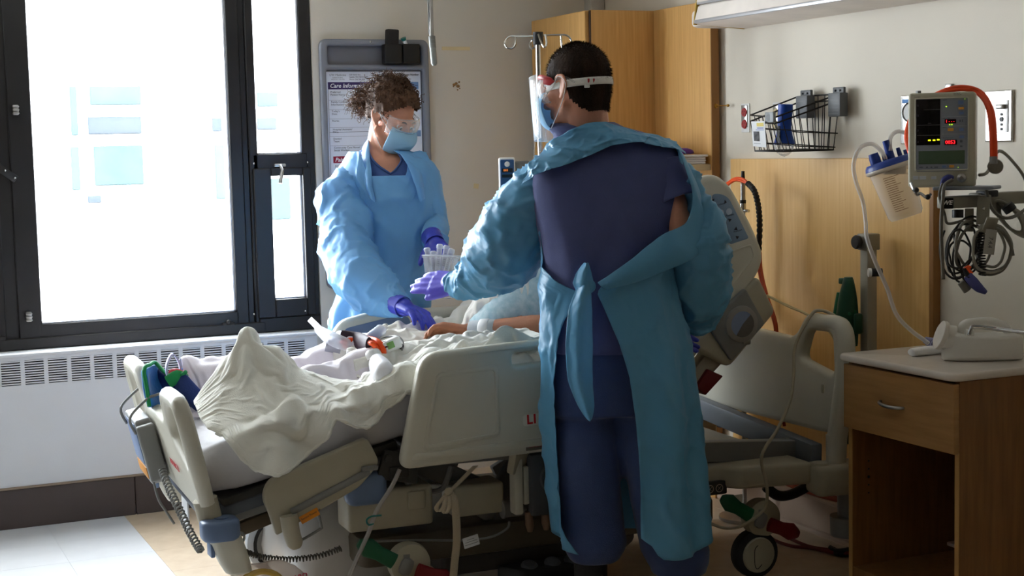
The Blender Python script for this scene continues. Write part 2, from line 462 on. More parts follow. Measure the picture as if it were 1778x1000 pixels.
for gx_ in gx:
    if g0 is None:
        mb = MB()
        for i in range(10):
            z = gz0+(gz1-gz0)*(i+.5)/10+.0049; mb.box((0, HY+.003, z-.0049+.0012), (cw, .010, .0050), .001, 1)
        g0 = obj('louvre_grille', mb, M_heater, th); g0.matrix_parent_inverse = th.matrix_basis.inverted(); g = g0
    else: g = g0.copy(); COL.objects.link(g)
    g.location.x = gx_+cw/2
xj = 1.083
for a, b in ((X0, -.15), (-.148, xj-.001), (xj+.001, 1.87)):
    mb = MB(); mb.box(((a+b)/2, HY+.008, .079), (b-a, .016, .158), .003, 1); obj('base_panel', mb, M_basebrown, th)
mb = MB(); mb.box(((X0+1.87)/2, HY+.002, .1625), (1.87-X0, .02, .009), .002, 1); obj('base_cap', mb, mat('base_cap', (140, 122, 104), .6), th)

# ---- the block across the street, washed out by daylight
bt = thing('facade', 'pale building with tall windows far outside, washed out by daylight', 'building', (2, 34, -8))
M_fac = mat('facade_render', (240, 244, 244), .8, var=.02, scale=.4)
M_facglass = mat('facade_glass', (42, 54, 55), .9, scale=.6, rgb2=(53, 59, 59), spec=0)
M_facglass2 = mat('facade_glass_dark', (41, 45, 50), .9, scale=.9, rgb2=(51, 54, 57), spec=0)
YB = 34.
mb = MB(); mb.box((4, YB+1, -1), (30, 1.2, 22)); obj('wall', mb, M_fac, bt, 0)
for (xa, xb2, ya, yb2, dark) in ((120, 136, 150, 235, 0), (155, 245, 150, 182, 0), (152, 246, 203, 232, 1), (162, 250, 254, 320, 0), (122, 140, 255, 330, 0), (368, 385, 205, 228, 1), (372, 392, 252, 345, 0), (446, 482, 160, 185, 0), (446, 480, 205, 225, 1), (470, 505, 310, 380, 0), (152, 176, 340, 352, 1)):
    a = pt(xa, ya, y=YB+.38); b = pt(xb2, yb2, y=YB+.38)
    mb = MB(); mb.box((a+b)/2, (abs(b.x-a.x), .1, abs(a.z-b.z)), .02, 1); w = obj('facade_window', mb, M_facglass2 if dark else M_facglass, bt)
    mb = MB(); z0 = min(a.z, b.z)
    mb.box(((a.x+b.x)/2, YB+.3, z0-.05), (abs(b.x-a.x)+.1, .2, .08)); obj('window_ledge', mb, M_fac, w, 0)
# ================================================================ hospital bed
ZV = V((0, 0, 1))
def uw(v): return frame(bed(0, v, 0), BU, ZV)      # local x = along bed, y = up, z = toward the near side
bedT = thing('hospital_bed', 'beige hospital bed with raised head and lowered foot, slatey blue trim, occupied by patient', 'bed', bed(1.1, 0, 0))
def bp(name, mb, m_, label=None, parent=None, smooth=40, kind=None): return obj(name, mb, m_, parent or bedT, smooth, label, kind)
def bps(name, mb, m_, label=None, parent=None, smooth=40): return objs(name, mb, m_, parent or bedT, smooth, label)
TH0 = math.atan2(.13, .58); AB = math.radians(47)
# deck sections
mb = MB(BM)
ca, sa = math.cos(TH0), math.sin(TH0)
mb.bar((.07, 0, .435), (.61, 0, .56), .86, .03, .006)
bp('foot_deck', mb, M_beddark)
mb = MB(BM); mb.bar((.63, 0, .56), (1.24, 0, .56), .86, .03, .006); bp('seat_deck', mb, M_beddark)
mb = MB(BM); mb.bar((1.25, 0, .56), (1.25+.8*math.cos(AB), 0, .56+.8*math.sin(AB)), .80, .035, .006); bp('back_deck', mb, M_bed2)
mb = MB(BM)
for v in (-.40, .40): mb.bar((.10, v, .40), (.6, v, .515), .045, .05, .006); mb.bar((.6, v, .515), (1.3, v, .50), .045, .06, .006); mb.bar((1.3, v, .46), (2.08, v, .40), .05, .07, .006)
mb.bar((.62, -.4, .5), (.62, .4, .5), .05, .05, .004); mb.bar((1.3, -.4, .49), (1.3, .4, .49), .05, .05, .004)
bps('frame_rail', mb, M_bedgrey)
# mattress: side profile swept across
def mattress():
    low = [(.035, .455), (.62, .58), (1.24, .58), (1.25+.8*math.cos(AB), .575+.8*math.sin(AB))]
    pts = [V((a, b, 0)) for a, b in low]; out = []
    for i in range(len(pts)-1):
        for k in range(14): out.append(pts[i].lerp(pts[i+1], k/14))
    out.append(pts[-1]); n = len(out); rings = []
    for i, p in enumerate(out):
        a = out[max(i-2, 0)]; b = out[min(i+2, n-1)]; t = (b-a).normalized(); nn = V((-t.y, t.x, 0))
        e = min(1, min(i, n-1-i)/2.0); th = .152; ring = []
        W = .435-.02*(1-e); lo = .0+.012*(1-e); hi = th-.012*(1-e)
        for v, h in rpoly([(-W, lo), (W, lo), (W, hi), (-W, hi)], .035, 4):
            q = p+nn*h; wr = .004*n3((q.x, v, q.y), 9)
            ring.append((q.x, v+wr, q.y+wr))
        rings.append(ring)
    m = MB(BM); m.loft(rings, True, True); return m
M_sheet = mat('sheet_white', (222, 221, 226), .8, var=.03, bump=.12, bscale=420, sheen=.2)
bp('mattress', mattress(), mat('mattress_cover', (190, 188, 192), .6, var=.03, bump=.15, bscale=22), smooth=60)

# footboard, leaning out with the lowered foot section
fb_o = bed(.022, 0, .437); fb_up = (BU*(-math.sin(TH0))+ZV*math.cos(TH0)).normalized()
FB = frame(fb_o, BV, fb_up)      # x across to far side, y up the board, z = BV x up -> toward head
outer = rpoly([(-.50, .02), (-.53, .30), (-.50, .345), (-.25, .345), (-.18, .225), (.18, .225), (.25, .345), (.50, .345), (.53, .30), (.50, .02), (.42, -.02), (-.42, -.02)],
              [.05, .06, .07, .07, .06, .06, .07, .07, .06, .05, .03, .03], 6)
slot = lambda s: rpoly([(s*.44, .11), (s*.475, .295), (s*.30, .295), (s*.25, .20)], .04, 5)
mb = MB(); mb.panel(outer, [slot(1), slot(-1)], .042, .018, FB, 4)
fbo = bp('footboard', mb, M_bed)
mb = MB()   # thick tubular rim of the near and far hand grips
for s in (-1, 1):
    pts = [FB @ V((s*x, y, 0)) for x, y in ((.49, .02), (.505, .15), (.507, .27), (.48, .318), (.40, .322), (.29, .318), (.25, .29), (.215, .24), (.17, .205))]
    mb.tube(pts, [.023, .025, .025, .025, .025, .025, .024, .02, .012], 12, 5)
bps('hand_grip', mb, M_bed)
mb = MB(); mb.text('ADVANCED', .03, FB @ Matrix.Translation((-.12, .09, -.0262)) @ Matrix.Rotation(PI, 4, 'Y') @ Matrix.Rotation(.0, 4, 'Z')); bp('lettering', mb, mat('red_print', (190, 50, 60), .6), parent=fbo, smooth=0)
# corner posts and roller bumpers of the foot end
for s in (-1, 1):
    base = fb_o+BV*(s*.47)
    mb = MB(); mb.tube([base+fb_up*.03, base-fb_up*.06], [.036, .034], 16); bp('board_post', mb, M_bed2)
    c = base-fb_up*.055+BU*.02+BV*(s*.03)
    mb = MB(frame(c, BU, BV)); mb.panel(rrect(-.06, -.05, .05, .05, .035, 5), [], .062, .014, None, 3); mb.cyl((0, 0, .03), (0, 0, .034), .022, .022, 16); bp('bumper_cap', mb, M_bedblue)
    mb = MB(); d = (-fb_up+BU*.12).normalized()
    rr = []
    for t, sc_ in ((0, 1), (.05, .97), (.09, .9), (.115, .8), (.122, .6)):
        q = c+d*(t+.02); rr.append([q+BU*(x*sc_)+BV*(y*sc_) for x, y in rrect(-.05, -.04, .045, .04, .025, 4)])
    mb.loft(rr, True, True); bp('bumper_body', mb, M_bed)
    mb = MB(); mb.box(c+d*.06-BU*.052, (.012, .05, .04), .003); bp('bumper_latch', mb, M_bedblue)
mb = MB(); mb.bar(fb_o+BV*(-.44)-fb_up*.06+BU*.03, fb_o+BV*.44-fb_up*.06+BU*.03, .05, .05, .008)
mb.bar(fb_o+BV*(-.40)-fb_up*.03+BU*.02, bed(.24, -.40, .455), .06, .05, .01)
bps('foot_crossbar', mb, mat('bed_steel_blue', (92, 100, 112), .4, .2))
# extension shelf under the foot section
mb = MB(BM); mb.bar((.10, -.36, .33), (.30, -.36, .39), .03, .04, .004); mb.bar((.10, .36, .33), (.30, .36, .39), .03, .04, .004); mb.bar((.12, -.38, .335), (.12, .38, .335), .03, .035, .004)
bps('pull_frame', mb, mat('pull_frame_brown', (84, 70, 50), .5))

# foot-section side panel with track, stop lobe, hook loop, sticker
pl = uw(-.47)
mb = MB(); mb.panel(rpoly([(.178, .455), (.20, .505), (.50, .603), (.535, .525), (.515, .50), (.47, .455), (.215, .338), (.20, .40)], [.03, .03, .02, .02, .01, .02, .01, .02]), [], .035, .008, pl, 3)
pan = bp('foot_side_panel', mb, M_bed2)
mb = MB(); mb.tube([pl @ V((.26, .405, .02)), pl @ V((.50, .502, .02))], .011, 10); mb.box(pl @ V((.50, .512, .026)), (.05, .012, .014), .003); bp('track', mb, M_bedgrey, parent=pan)
mb = MB(); q = pl @ V((.25, .40, .03)); mb.tube([q, q+V((.006, 0, -.05)), q+V((.016, 0, -.085)), q+V((.02, 0, -.1))], [.026, .026, .024, .014], 16, 3); bp('stop_lobe', mb, M_bed2, parent=pan)
mb = MB(); pts = [pl @ V(p) for p in ((.272, .365, .012), (.283, .323, .014), (.29, .318, .014), (.345, .343, .014), (.35, .352, .014), (.342, .395, .012))]; mb.tube(pts, .0042, 8, 4); bp('wire_loop', mb, M_bedgrey, parent=pan)
mb = MB(pl @ Matrix.Translation((.315, .388, .0185)) @ Matrix.Rotation(.40, 4, 'Z')); mb.panel(rrect(-.03, -.012, .03, .012, .003), [], .001, .0002); bp('orange_sticker', mb, mat('sticker_orange', (226, 140, 28), .5), parent=pan)
mb = MB(); mb.text('Secure Power 18', .009, pl @ Matrix.Translation((.29, .379, .0195)) @ Matrix.Rotation(.40, 4, 'Z'), .0001); bp('lettering', mb, M_ink, parent=pan, smooth=0)
pl2 = uw(.47); mb = MB(); mb.panel(rpoly([(.178, .455), (.20, .505), (.50, .603), (.535, .525), (.47, .455), (.215, .338)], .02), [], .035, .008, pl2, 3); bp('foot_side_panel', mb, M_bed2)
# blue knuckle and hinge plate at the knee joint
mb = MB(BM); mb.box((.50, -.44, .44), (.13, .07, .10), .03, 4); bp('knee_knuckle', mb, M_bedblue)
mb = MB(uw(-.455)); mb.panel(rpoly([(.53, .47), (.56, .555), (.66, .53), (.66, .44)], .01), [], .02, .003); mb.lathe([(0, .02), (.012, .02), (.012, 0)], (.566, .53, .006), (0, 0, 1), 12); mb.box((.60, .485, .012), (.06, .035, .006), .002); bp('hinge_plate', mb, M_beddark)

# near middle side rail (and its twin on the far side)
def rail_outline(): return rpoly([(.585, .50), (.665, .845), (1.40, .875), (1.43, .52)], [.045, .06, .06, .05], 8)
rail_slot = rpoly([(.955, .788), (.955, .824), (1.27, .838), (1.27, .80)], .012, 4)
pr_ = uw(-.50)
mb = MB(); mb.panel(rail_outline(), [rail_slot[::-1]], .05, .018, pr_, 4); rail = bp('side_rail', mb, M_bed)
# raised relief on the rail face: two shallow plates
mb = MB(); mb.panel(rpoly([(.655, .555), (.708, .785), (.905, .795), (.905, .575)], .02), [rpoly([(.672, .57), (.716, .772), (.893, .781), (.893, .588)], .015)[::-1]], .006, .0025, pr_ @ Matrix.Translation((0, 0, .0255)), 2); bp('rail_relief', mb, M_bed, parent=rail)
mb = MB(); mb.panel(rpoly([(.62, .527), (.63, .548), (1.40, .565), (1.40, .54)], .008), [], .008, .003, pr_ @ Matrix.Translation((0, 0, .0255)), 2); bp('rail_rib', mb, M_bed, parent=rail)
mb = MB(pr_ @ Matrix.Translation((1.012, .617, .0255)) @ Matrix.Rotation(.03, 4, 'Z')); mb.panel(rrect(-.03, -.018, .12, .018, .008), [], .0012, .0003); plate = bp('name_plate', mb, mat('plate_pale', (214, 212, 200), .45), parent=rail)
mb = MB(); mb.text('LI', .040, pr_ @ Matrix.Translation((.994, .617, .0264)) @ Matrix.Rotation(.03, 4, 'Z'), .0003, bold=.0012, spacing=1.12); bp('lettering', mb, mat('red_letters', (200, 24, 30), .5), parent=rail, smooth=0)
mb = MB(pr_ @ Matrix.Translation((1.03, .532, .0255))); mb.panel(rrect(-.04, -.01, .05, .01, .002), [], .0012, .0003); mb.add([V((-.036, .001, .001)), V((-.029, .001, .001)), V((-.0325, .0075, .001))], [[0, 1, 2]])
bp('warning_label', mb, mat('label_grey', (104, 98, 88), .6), parent=rail)
mb = MB(); mb.text('WARNING  READ MANUAL', .007, pr_ @ Matrix.Translation((.998, .533, .0264)), .0002); bp('lettering', mb, M_red, parent=rail, smooth=0)
pf = uw(.50)
fo = rpoly([(.64, .50), (.665, .80), (.70, .845), (.92, .89), (.99, .868), (1.36, .868), (1.43, .84), (1.43, .52)], [.04, .05, .05, .05, .04, .05, .04, .05], 6)
fslot = [rpoly([(1.05, .72), (1.05, .825), (1.22, .832), (1.22, .72)], .03, 5)[::-1], rpoly([(1.255, .72), (1.255, .832), (1.38, .832), (1.38, .72)], .03, 5)[::-1]]
mb = MB(); mb.panel(fo, fslot, .045, .016, pf, 4); frail = bp('side_rail', mb, M_bed)
# inner control strips on the far rail
fz = .0235
mb = MB(); mb.panel(rpoly([(.70, .74), (.705, .815), (.915, .852), (.955, .84), (.955, .74)], .02), [], .004, .001, pf @ Matrix.Translation((0, 0, fz))); fpan = bp('control_panel', mb, M_bedblue, parent=frail)
mb = MB(); mb.panel(rrect(.958, .70, .99, .862, .004), [], .005, .001, pf @ Matrix.Translation((0, 0, fz))); mb.panel(rrect(1.30, .72, 1.33, .865, .004), [], .005, .001, pf @ Matrix.Translation((0, 0, fz))); bps('amber_strip', mb, mat('amber', (214, 148, 34), .5), parent=frail)
# printed icons: lying figure and cross
def icon(mb, M, pts, w): 
    for a, b in zip(pts[:-1], pts[1:]): mb.bar(M @ V((*a, .0)), M @ V((*b, .0)), w, .0006)
Mi = pf @ Matrix.Translation((.80, .785, fz+.0026))
def icon_fig(mb, w):
    for poly in (((-.045, -.022), (-.045, -.005), (-.02, .0), (.005, -.018), (.03, -.012), (.05, .012)),):
        for a, b in zip(poly[:-1], poly[1:]):
            d = V((b[0]-a[0], b[1]-a[1])); n_ = V((-d.y, d.x)).normalized()*w/2; e = d.normalized()*w/2
            mb.add([(a[0]-e.x+n_.x, a[1]-e.y+n_.y, 0), (a[0]-e.x-n_.x, a[1]-e.y-n_.y, 0), (b[0]+e.x-n_.x, b[1]+e.y-n_.y, 0), (b[0]+e.x+n_.x, b[1]+e.y+n_.y, 0)], [[0, 1, 2, 3]])
    r = .009+(w-.006)/2; mb.add([(.06+r*math.cos(t*PI/8), .028+r*math.sin(t*PI/8), 0) for t in range(16)], [list(range(16))])
mb = MB(Mi); icon_fig(mb, .011); bp('icon_outline', mb, M_white, parent=frail, smooth=0)
mb = MB(Mi @ Matrix.Translation((0, 0, .0006))); icon_fig(mb, .006); bp('icon', mb, M_ink, parent=frail, smooth=0)
Mc = pf @ Matrix.Translation((.974, .722, fz+.004))
mb = MB(Mc); mb.lathe([(0, .001), (.013, .001), (.013, 0)], n=20); bp('cross_disc', mb, M_ink, parent=frail)
mb = MB(Mc @ Matrix.Translation((0, 0, .0016))); mb.box((0, 0, 0), (.019, .006, .0008)); mb.box((0, 0, 0), (.006, .019, .0008)); bp('cross', mb, M_white, parent=frail, smooth=0)
mb = MB(Mc @ Matrix.Translation((0, 0, -.001)))
for y in (.045, .065, .085): mb.box((0, y, 0), (.005, .005, .001))
bp('strip_marks', mb, M_ink, parent=frail, smooth=0)
mb = MB(); mb.box(bed(1.345, .485, .87), (.05, .03, .16), .006); mb.cyl(bed(1.27, .47, .905), bed(1.33, .47, .905), .033, .033, 18); bps('rail_latch', mb, M_bedgrey)

# head side rail on the raised back, near side; twin beyond
a = V((math.cos(AB), math.sin(AB))); n2_ = V((-math.sin(AB), math.cos(AB)))
Rc = V((1.835, 1.045)); Tc = V((1.635, 1.355))
def hpt(s, t): p = Rc-a*s+n2_*t; return (p.x, p.y)     # s down from the head edge, t up across the rail
HW = .355
hr_out = [tuple((uw(-.5).inverted() @ bpx(px, py, -.5)).to_2d()) for px, py in ((1312, 474), (1321, 442), (1301, 392), (1262, 321), (1239, 302), (1213, 306))]
hr_out = rpoly(hr_out+[(1.56, 1.30), (1.215, .925), (1.30, .70), (1.43, .60)], [.05, .05, .05, .06, .03, .05, .05, .06, .05, .05], 6)
def head_rail(v, zoff):
    M = uw(v); mb = MB()
    hole = rpoly([hpt(.34, .30), hpt(.57, .29), hpt(.57, .20), hpt(.34, .20)], .03, 5)
    mb.panel(hr_out, [hole[::-1]], .055, .02, M, 4); return mb, M
mb, Mh = head_rail(-.50, 1); hrail = bp('head_side_rail', mb, M_bed)
mb2, _ = head_rail(.50, 1); bp('head_side_rail', mb2, M_bed)
# blue membrane keypad, traced as a tapered pad along the rail
kz = .0285
kp = rpoly([hpt(.035, .175), hpt(.06, .315), hpt(.25, .325), hpt(.27, .135), hpt(.06, .10)], [.03, .05, .02, .015, .03], 5)
kpp = [tuple((uw(-.5).inverted() @ bpx(px, py, -.5)).to_2d()) for px, py in ((1227, 336), (1245, 336), (1258, 343), (1293, 413), (1260, 424), (1236, 380))]
mb = MB(); mb.panel(rpoly(kpp, [.02, .02, .03, .008, .008, .02], 4), [], .005, .0012, Mh @ Matrix.Translation((0, 0, kz-.003))); key = bp('keypad', mb, mat('keypad_blue', (122, 146, 170), .4), parent=hrail)
mb = MB()
def kicon(px, py, kind):
    c = Mh.inverted() @ bpx(px, py, -.5); M = Mh @ Matrix.Translation((c.x, c.y, kz+.0006)) @ Matrix.Rotation(-.15, 4, 'Z')
    if kind == 'o': mb.add([M @ V((.011*math.cos(t*PI/8), .011*math.sin(t*PI/8), 0)) for t in range(16)], [list(range(16))])
    elif kind == '<>':
        for s in (-1, 1): mb.add([M @ V((s*.028, 0, 0)), M @ V((s*.019, .007, 0)), M @ V((s*.019, -.007, 0))], [[0, 1, 2] if s > 0 else [0, 2, 1]])
    elif kind in '^v':
        s = 1 if kind == '^' else -1; mb.add([M @ V((0, s*.006, 0)), M @ V((-.007, -s*.005, 0)), M @ V((.007, -s*.005, 0))], [[0, 1, 2] if s < 0 else [0, 2, 1]])
for q in ((1241, 349, '<>'), (1259, 382, 'v'), (1270, 396, '^'), (1272, 412, 'v')): kicon(*q)
bp('key_icons', mb, M_ink, parent=hrail, smooth=0)
mb = MB()
for q in ((1244, 369), (1258, 367)): kicon(*q, 'o')
bps('key_button', mb, mat('key_pale', (176, 190, 205), .5), parent=hrail, smooth=0)
mb = MB()
for px, py in ((1236, 356), (1252, 375), (1266, 402)):
    c = Mh.inverted() @ bpx(px, py, -.5); mb.text('Position', .0095, Mh @ Matrix.Translation((c.x, c.y, kz+.0006)) @ Matrix.Rotation(.2, 4, 'Z'), .0001)
bp('lettering', mb, M_ink, parent=hrail, smooth=0)
rp = [tuple((Mh.inverted() @ bpx(px, py, -.5)).to_2d()) for px, py in ((1262, 434), (1298, 422), (1304, 444), (1268, 492), (1250, 500))]
rin = [tuple((V(p)+(V((sum(q[0] for q in rp)/5, sum(q[1] for q in rp)/5))-V(p))*.13)) for p in rp]
mb = MB(); mb.panel(rpoly(rp, .012), [rpoly(rin, .010)[::-1]], .006, .0025, Mh @ Matrix.Translation((0, 0, .0265))); bp('rail_relief', mb, M_bed, parent=hrail)

# hinge housing with round angle dial under the head rail
def P2(px, py, v=-.5): return tuple((uw(v).inverted() @ bpx(px, py, v)).to_2d())
Mg = uw(-.505)
mb = MB(); mb.panel(rpoly([P2(*q) for q in ((1308, 478), (1338, 540), (1258, 636), (1190, 600), (1225, 560))], [.02, .02, .02, .02, .02]), [], .06, .014, Mg, 3); hh = bp('hinge_housing', mb, M_bed2)
mb = MB(); mb.panel(rpoly([P2(*q) for q in ((1282, 498), (1316, 560), (1258, 625), (1216, 562))], .012), [], .02, .006, Mg @ Matrix.Translation((0, 0, .032)), 3); bp('dial_plate', mb, M_bedgrey, parent=hh)
c = P2(1274, 560); dz = .045
mb = MB(Mg @ Matrix.Translation((c[0], c[1], dz))); mb.lathe([(0, .006), (.052, .006), (.058, .003), (.06, -.004)], n=32); dial = bp('angle_dial', mb, mat('dial_ring', (140, 136, 130), .4), parent=hh)
mb = MB(Mg @ Matrix.Translation((c[0], c[1], dz+.0065))); mb.add([V((0, 0, 0))]+[V((.042*math.cos(t*PI/16), .042*math.sin(t*PI/16), 0)) for t in range(4, 22)], [[0, i, i+1] for i in range(1, 18)]); bp('dial_window', mb, mat('dial_blue', (126, 140, 172), .25), parent=hh, smooth=0)
mb = MB(Mg @ Matrix.Translation((c[0], c[1], dz+.0065))); mb.add([V((0, 0, 0))]+[V((.042*math.cos(t*PI/16), .042*math.sin(t*PI/16), 0)) for t in range(21, 37)], [[0, i, i+1] for i in range(1, 16)]); bp('dial_shade', mb, mat('dial_grey', (92, 88, 84), .35), parent=hh, smooth=0)
mb = MB(); mb.box(bpx(1295, 592, -.54), (.03, .02, .025), .006); bp('dial_knob', mb, M_steel, parent=hh)
mb = MB(); mb.panel(rpoly([P2(*q) for q in ((1240, 596), (1268, 618), (1200, 690), (1180, 676))], .008), [], .06, .01, uw(-.47), 2); bp('rail_arm', mb, M_bed2)
mb = MB(); mb.panel(rpoly([P2(*q) for q in ((1226, 640), (1253, 652), (1222, 686), (1205, 672))], .006), [], .05, .006, uw(-.49), 2); bp('release_tab', mb, mat('dark_red', (110, 18, 22), .4), label='dark red release tab')
mb = MB(BM); mb.bar((1.52, -.42, .60), (1.30, -.42, .47), .07, .08, .01); bp('rail_strut', mb, M_bed2)
for s in (-1, 1):
    mb = MB(BM); mb.bar((1.0, s*.44, .44), (1.02, s*.475, .62), .10, .03, .008); mb.bar((1.22, s*.44, .44), (1.2, s*.475, .62), .08, .03, .008); bps('rail_arm', mb, M_bed2)

# headboard: wide beige board with hand grips at both ends
HBM = frame(bed(2.09, -.06, .455), BV, (ZV+BU*.03).normalized())
ho = rpoly([(-.54, .03), (-.56, .34), (-.53, .405), (-.33, .405), (-.26, .32), (.26, .33), (.33, .405), (.52, .405), (.55, .34), (.52, .03), (.44, .0), (-.44, .02)], [.06, .06, .07, .07, .05, .05, .07, .07, .06, .06, .05, .05], 6)
hs = lambda s: (rpoly([(s*.30, .255), (s*.34, .355), (s*.49, .36), (s*.505, .22)], .03, 5))
mb = MB(); mb.panel(ho, [hs(1), hs(-1)[::-1]], .05, .02, HBM, 4); hb = bp('headboard', mb, M_bed)
mb = MB()
for s in (-1, 1):
    pts = [HBM @ V((s*x, y, 0)) for x, y in ((.50, .0), (.525, .12), (.54, .24), (.54, .34), (.51, .385), (.42, .386), (.345, .382), (.305, .34), (.27, .31))]
    mb.tube(pts, [.034, .034, .031, .030, .029, .028, .027, .024, .014], 12, 5)
bps('hand_grip', mb, M_bed)
mb = MB(); mb.box(HBM @ V((-.45, .17, .0)), (.06, .02, .035), .008); bp('grip_screw', mb, M_bed2, parent=hb)
for s in (-1, 1):
    mb = MB(); mb.tube([HBM @ V((s*.50, .02, 0)), HBM @ V((s*.50, -.07, 0))], [.036, .033], 16); bp('board_post', mb, M_bed)
# head end of the frame: cover plates, cross rail, corner blocks, sockets
mb = MB(BM); mb.panel(rpoly([(1.36, -.46), (1.70, -.46), (1.74, -.52), (2.0, -.56), (2.0, .40), (1.36, .40)], .02), [], .075, .015, Matrix.Translation((0, 0, .355)), 3); deckc = bp('head_cover', mb, M_bed2)
mb = MB(BM); mb.panel(rpoly([(1.40, -.40), (1.68, -.40), (1.74, -.3), (1.74, .36), (1.40, .36)], .02), [], .04, .012, Matrix.Translation((0, 0, .41)), 3); bp('head_cover', mb, M_bed2)
mb = MB(); mb.bar(bed(2.04, -.52, .405), bed(2.04, .42, .455), .045, .075, .008); bp('head_crossrail', mb, mat('rail_slate', (112, 118, 126), .45, .2))
for s, vv in ((-1, -.57), (1, .45)):
    mb = MB(BM); mb.panel(rpoly([(1.98, vv-.05), (2.18, vv-.07), (2.20, vv+.05), (2.0, vv+.07)], .03), [], .10, .015, Matrix.Translation((0, 0, .335)), 3); mb.cyl((2.02, vv, .385), (2.02, vv, .392), .03, .028, 18); bp('corner_block', mb, M_bed2)
    mb = MB(BM); mb.box((2.22, vv, .36), (.04, .07, .07), .012); bp('corner_bumper', mb, M_bedblue)
    mb = MB(BM); mb.cyl((2.13, vv, .29), (2.13, vv, .155), .038, .036, 18); mb.cyl((2.13, vv, .20), (2.13, vv, .135), .062, .06, 20); bps('pole_socket', mb, M_bedgrey)
mb = MB(); pl3 = uw(-.475)
mb.panel(rrect(1.36, .30, 1.72, .345, .006), [], .02, .004, pl3 @ Matrix.Translation((0, 0, -.005))); bp('control_strip', mb, M_beddark)
mb = MB(); Mx = pl3 @ Matrix.Translation((1.655, .322, .0062))
for k in range(2):
    c = V((k*.035, 0, 0))
    for t in range(20):
        a0 = t*PI/10; a1 = a0+PI/10
        mb.add([Mx @ (c+V((r*math.cos(x), r*math.sin(x), 0))) for r, x in ((.011, a0), (.014, a0), (.014, a1), (.011, a1))], [[0, 1, 2, 3]])
    for s in (-1, 1): mb.bar(Mx @ (c+V((-.006, s*-.006, 0))), Mx @ (c+V((.006, s*.006, 0))), .003, .0006)
bp('strip_icons', mb, mat('icon_tan', (190, 176, 160), .6), smooth=0)
mb = MB(); mb.panel(rrect(1.705, .268, 1.765, .298, .002), [], .004, .001, uw(-.50)); tg = bp('data_plate', mb, mat('plate_pale', (214, 212, 200), .45))
mb = MB()
for i in range(4): mb.box(uw(-.497) @ V((1.735, .275+i*.005, 0)), (.05 if i != 3 else .02, .0006, .0018))
bp('plate_print', mb, M_ink, parent=tg, smooth=0)
# lower base: carriage, lift arms, actuator boxes, casters
mb = MB(BM); mb.panel(rpoly([(.50, -.36), (1.75, -.36), (1.75, .36), (.50, .36)], .05), [], .10, .02, Matrix.Translation((0, 0, .215)), 2); bp('base_carriage', mb, mat('base_brown', (92, 84, 70), .5))
mb = MB(BM); mb.panel(rpoly([(.78, -.33), (1.40, -.33), (1.52, -.2), (1.52, .2), (1.40, .33), (.78, .33)], .03), [], .07, .015, Matrix.Translation((0, 0, .135)), 2); bp('base_tray', mb, mat('base_tray', (66, 62, 58), .5))
mb = MB()
rr = []
for t, (wd, u0, u1, w) in enumerate(((.30, .34, .64, .06), (.33, .33, .66, .12), (.31, .36, .64, .28), (.26, .42, .60, .36), (.2, .45, .58, .375))):
    rr.append([bed(x, y, w) for x, y in rrect(u0, -wd+.08, u1, wd+.12, .06, 5)])
mb.loft(rr, True, True); bp('foot_column_cover', mb, mat('cover_glossy', (214, 214, 212), .22, var=.05))
mb = MB(BM); mb.box((.585, -.36, .365), (.27, .13, .125), .012, 3); bp('actuator_box', mb, M_bed2)
mb = MB(BM); mb.box((.665, -.428, .385), (.055, .01, .055), .004); bp('box_latch', mb, M_bed2)
mb = MB(BM); mb.box((.88, -.34, .355), (.17, .12, .10), .012, 3); bp('actuator_box', mb, M_bed2)
mb = MB(BM)
for v in (-.30, .30): mb.bar((.66, v, .50), (1.05, v, .30), .03, .07, .006); mb.bar((1.10, v, .50), (.92, v, .27), .035, .06, .006); mb.bar((1.5, v, .42), (1.2, v, .27), .03, .06, .006)
mb.bar((.58, -.3, .44), (.80, -.3, .43), .02, .03, .004)
bps('lift_arm', mb, M_bedgrey)
mb = MB(BM); mb.tube([(.62, -.40, .50), (.655, -.40, .42), (.70, -.4, .40), (.76, -.4, .405), (.79, -.4, .47)], .009, 8, 4); bp('cable_guide', mb, M_bedgrey)
mb = MB(BM); mb.cyl((.96, -.40, .315), (1.16, -.40, .315), .026, .026, 16); mb.cyl((.955, -.40, .315), (.96, -.40, .315), .029, .029, 16); bp('gas_strut', mb, M_bedgrey)
mb = MB(BM); mb.box((.985, -.45, .40), (.03, .05, .18), .008); mb.box((1.012, -.45, .40), (.018, .04, .12), .004); bps('siderail_release', mb, M_bed)
mb = MB(BM); mb.box((1.085, -.46, .40), (.13, .05, .20), .015); mb.lathe([(0, .008), (.045, .008), (.05, 0)], (1.10, -.485, .42), (0, -1, 0), 24); bp('lockout_pod', mb, mat('pod_slate', (78, 82, 88), .45))
mb = MB(BM)
for u in (1.02, 1.075): mb.tube([(u, -.46, .315), (u+.004, -.46, .27), (u+.004, -.46, .25)], [.012, .014, .008], 10)
bps('drain_hook', mb, mat('hook_tan', (130, 104, 84), .5))
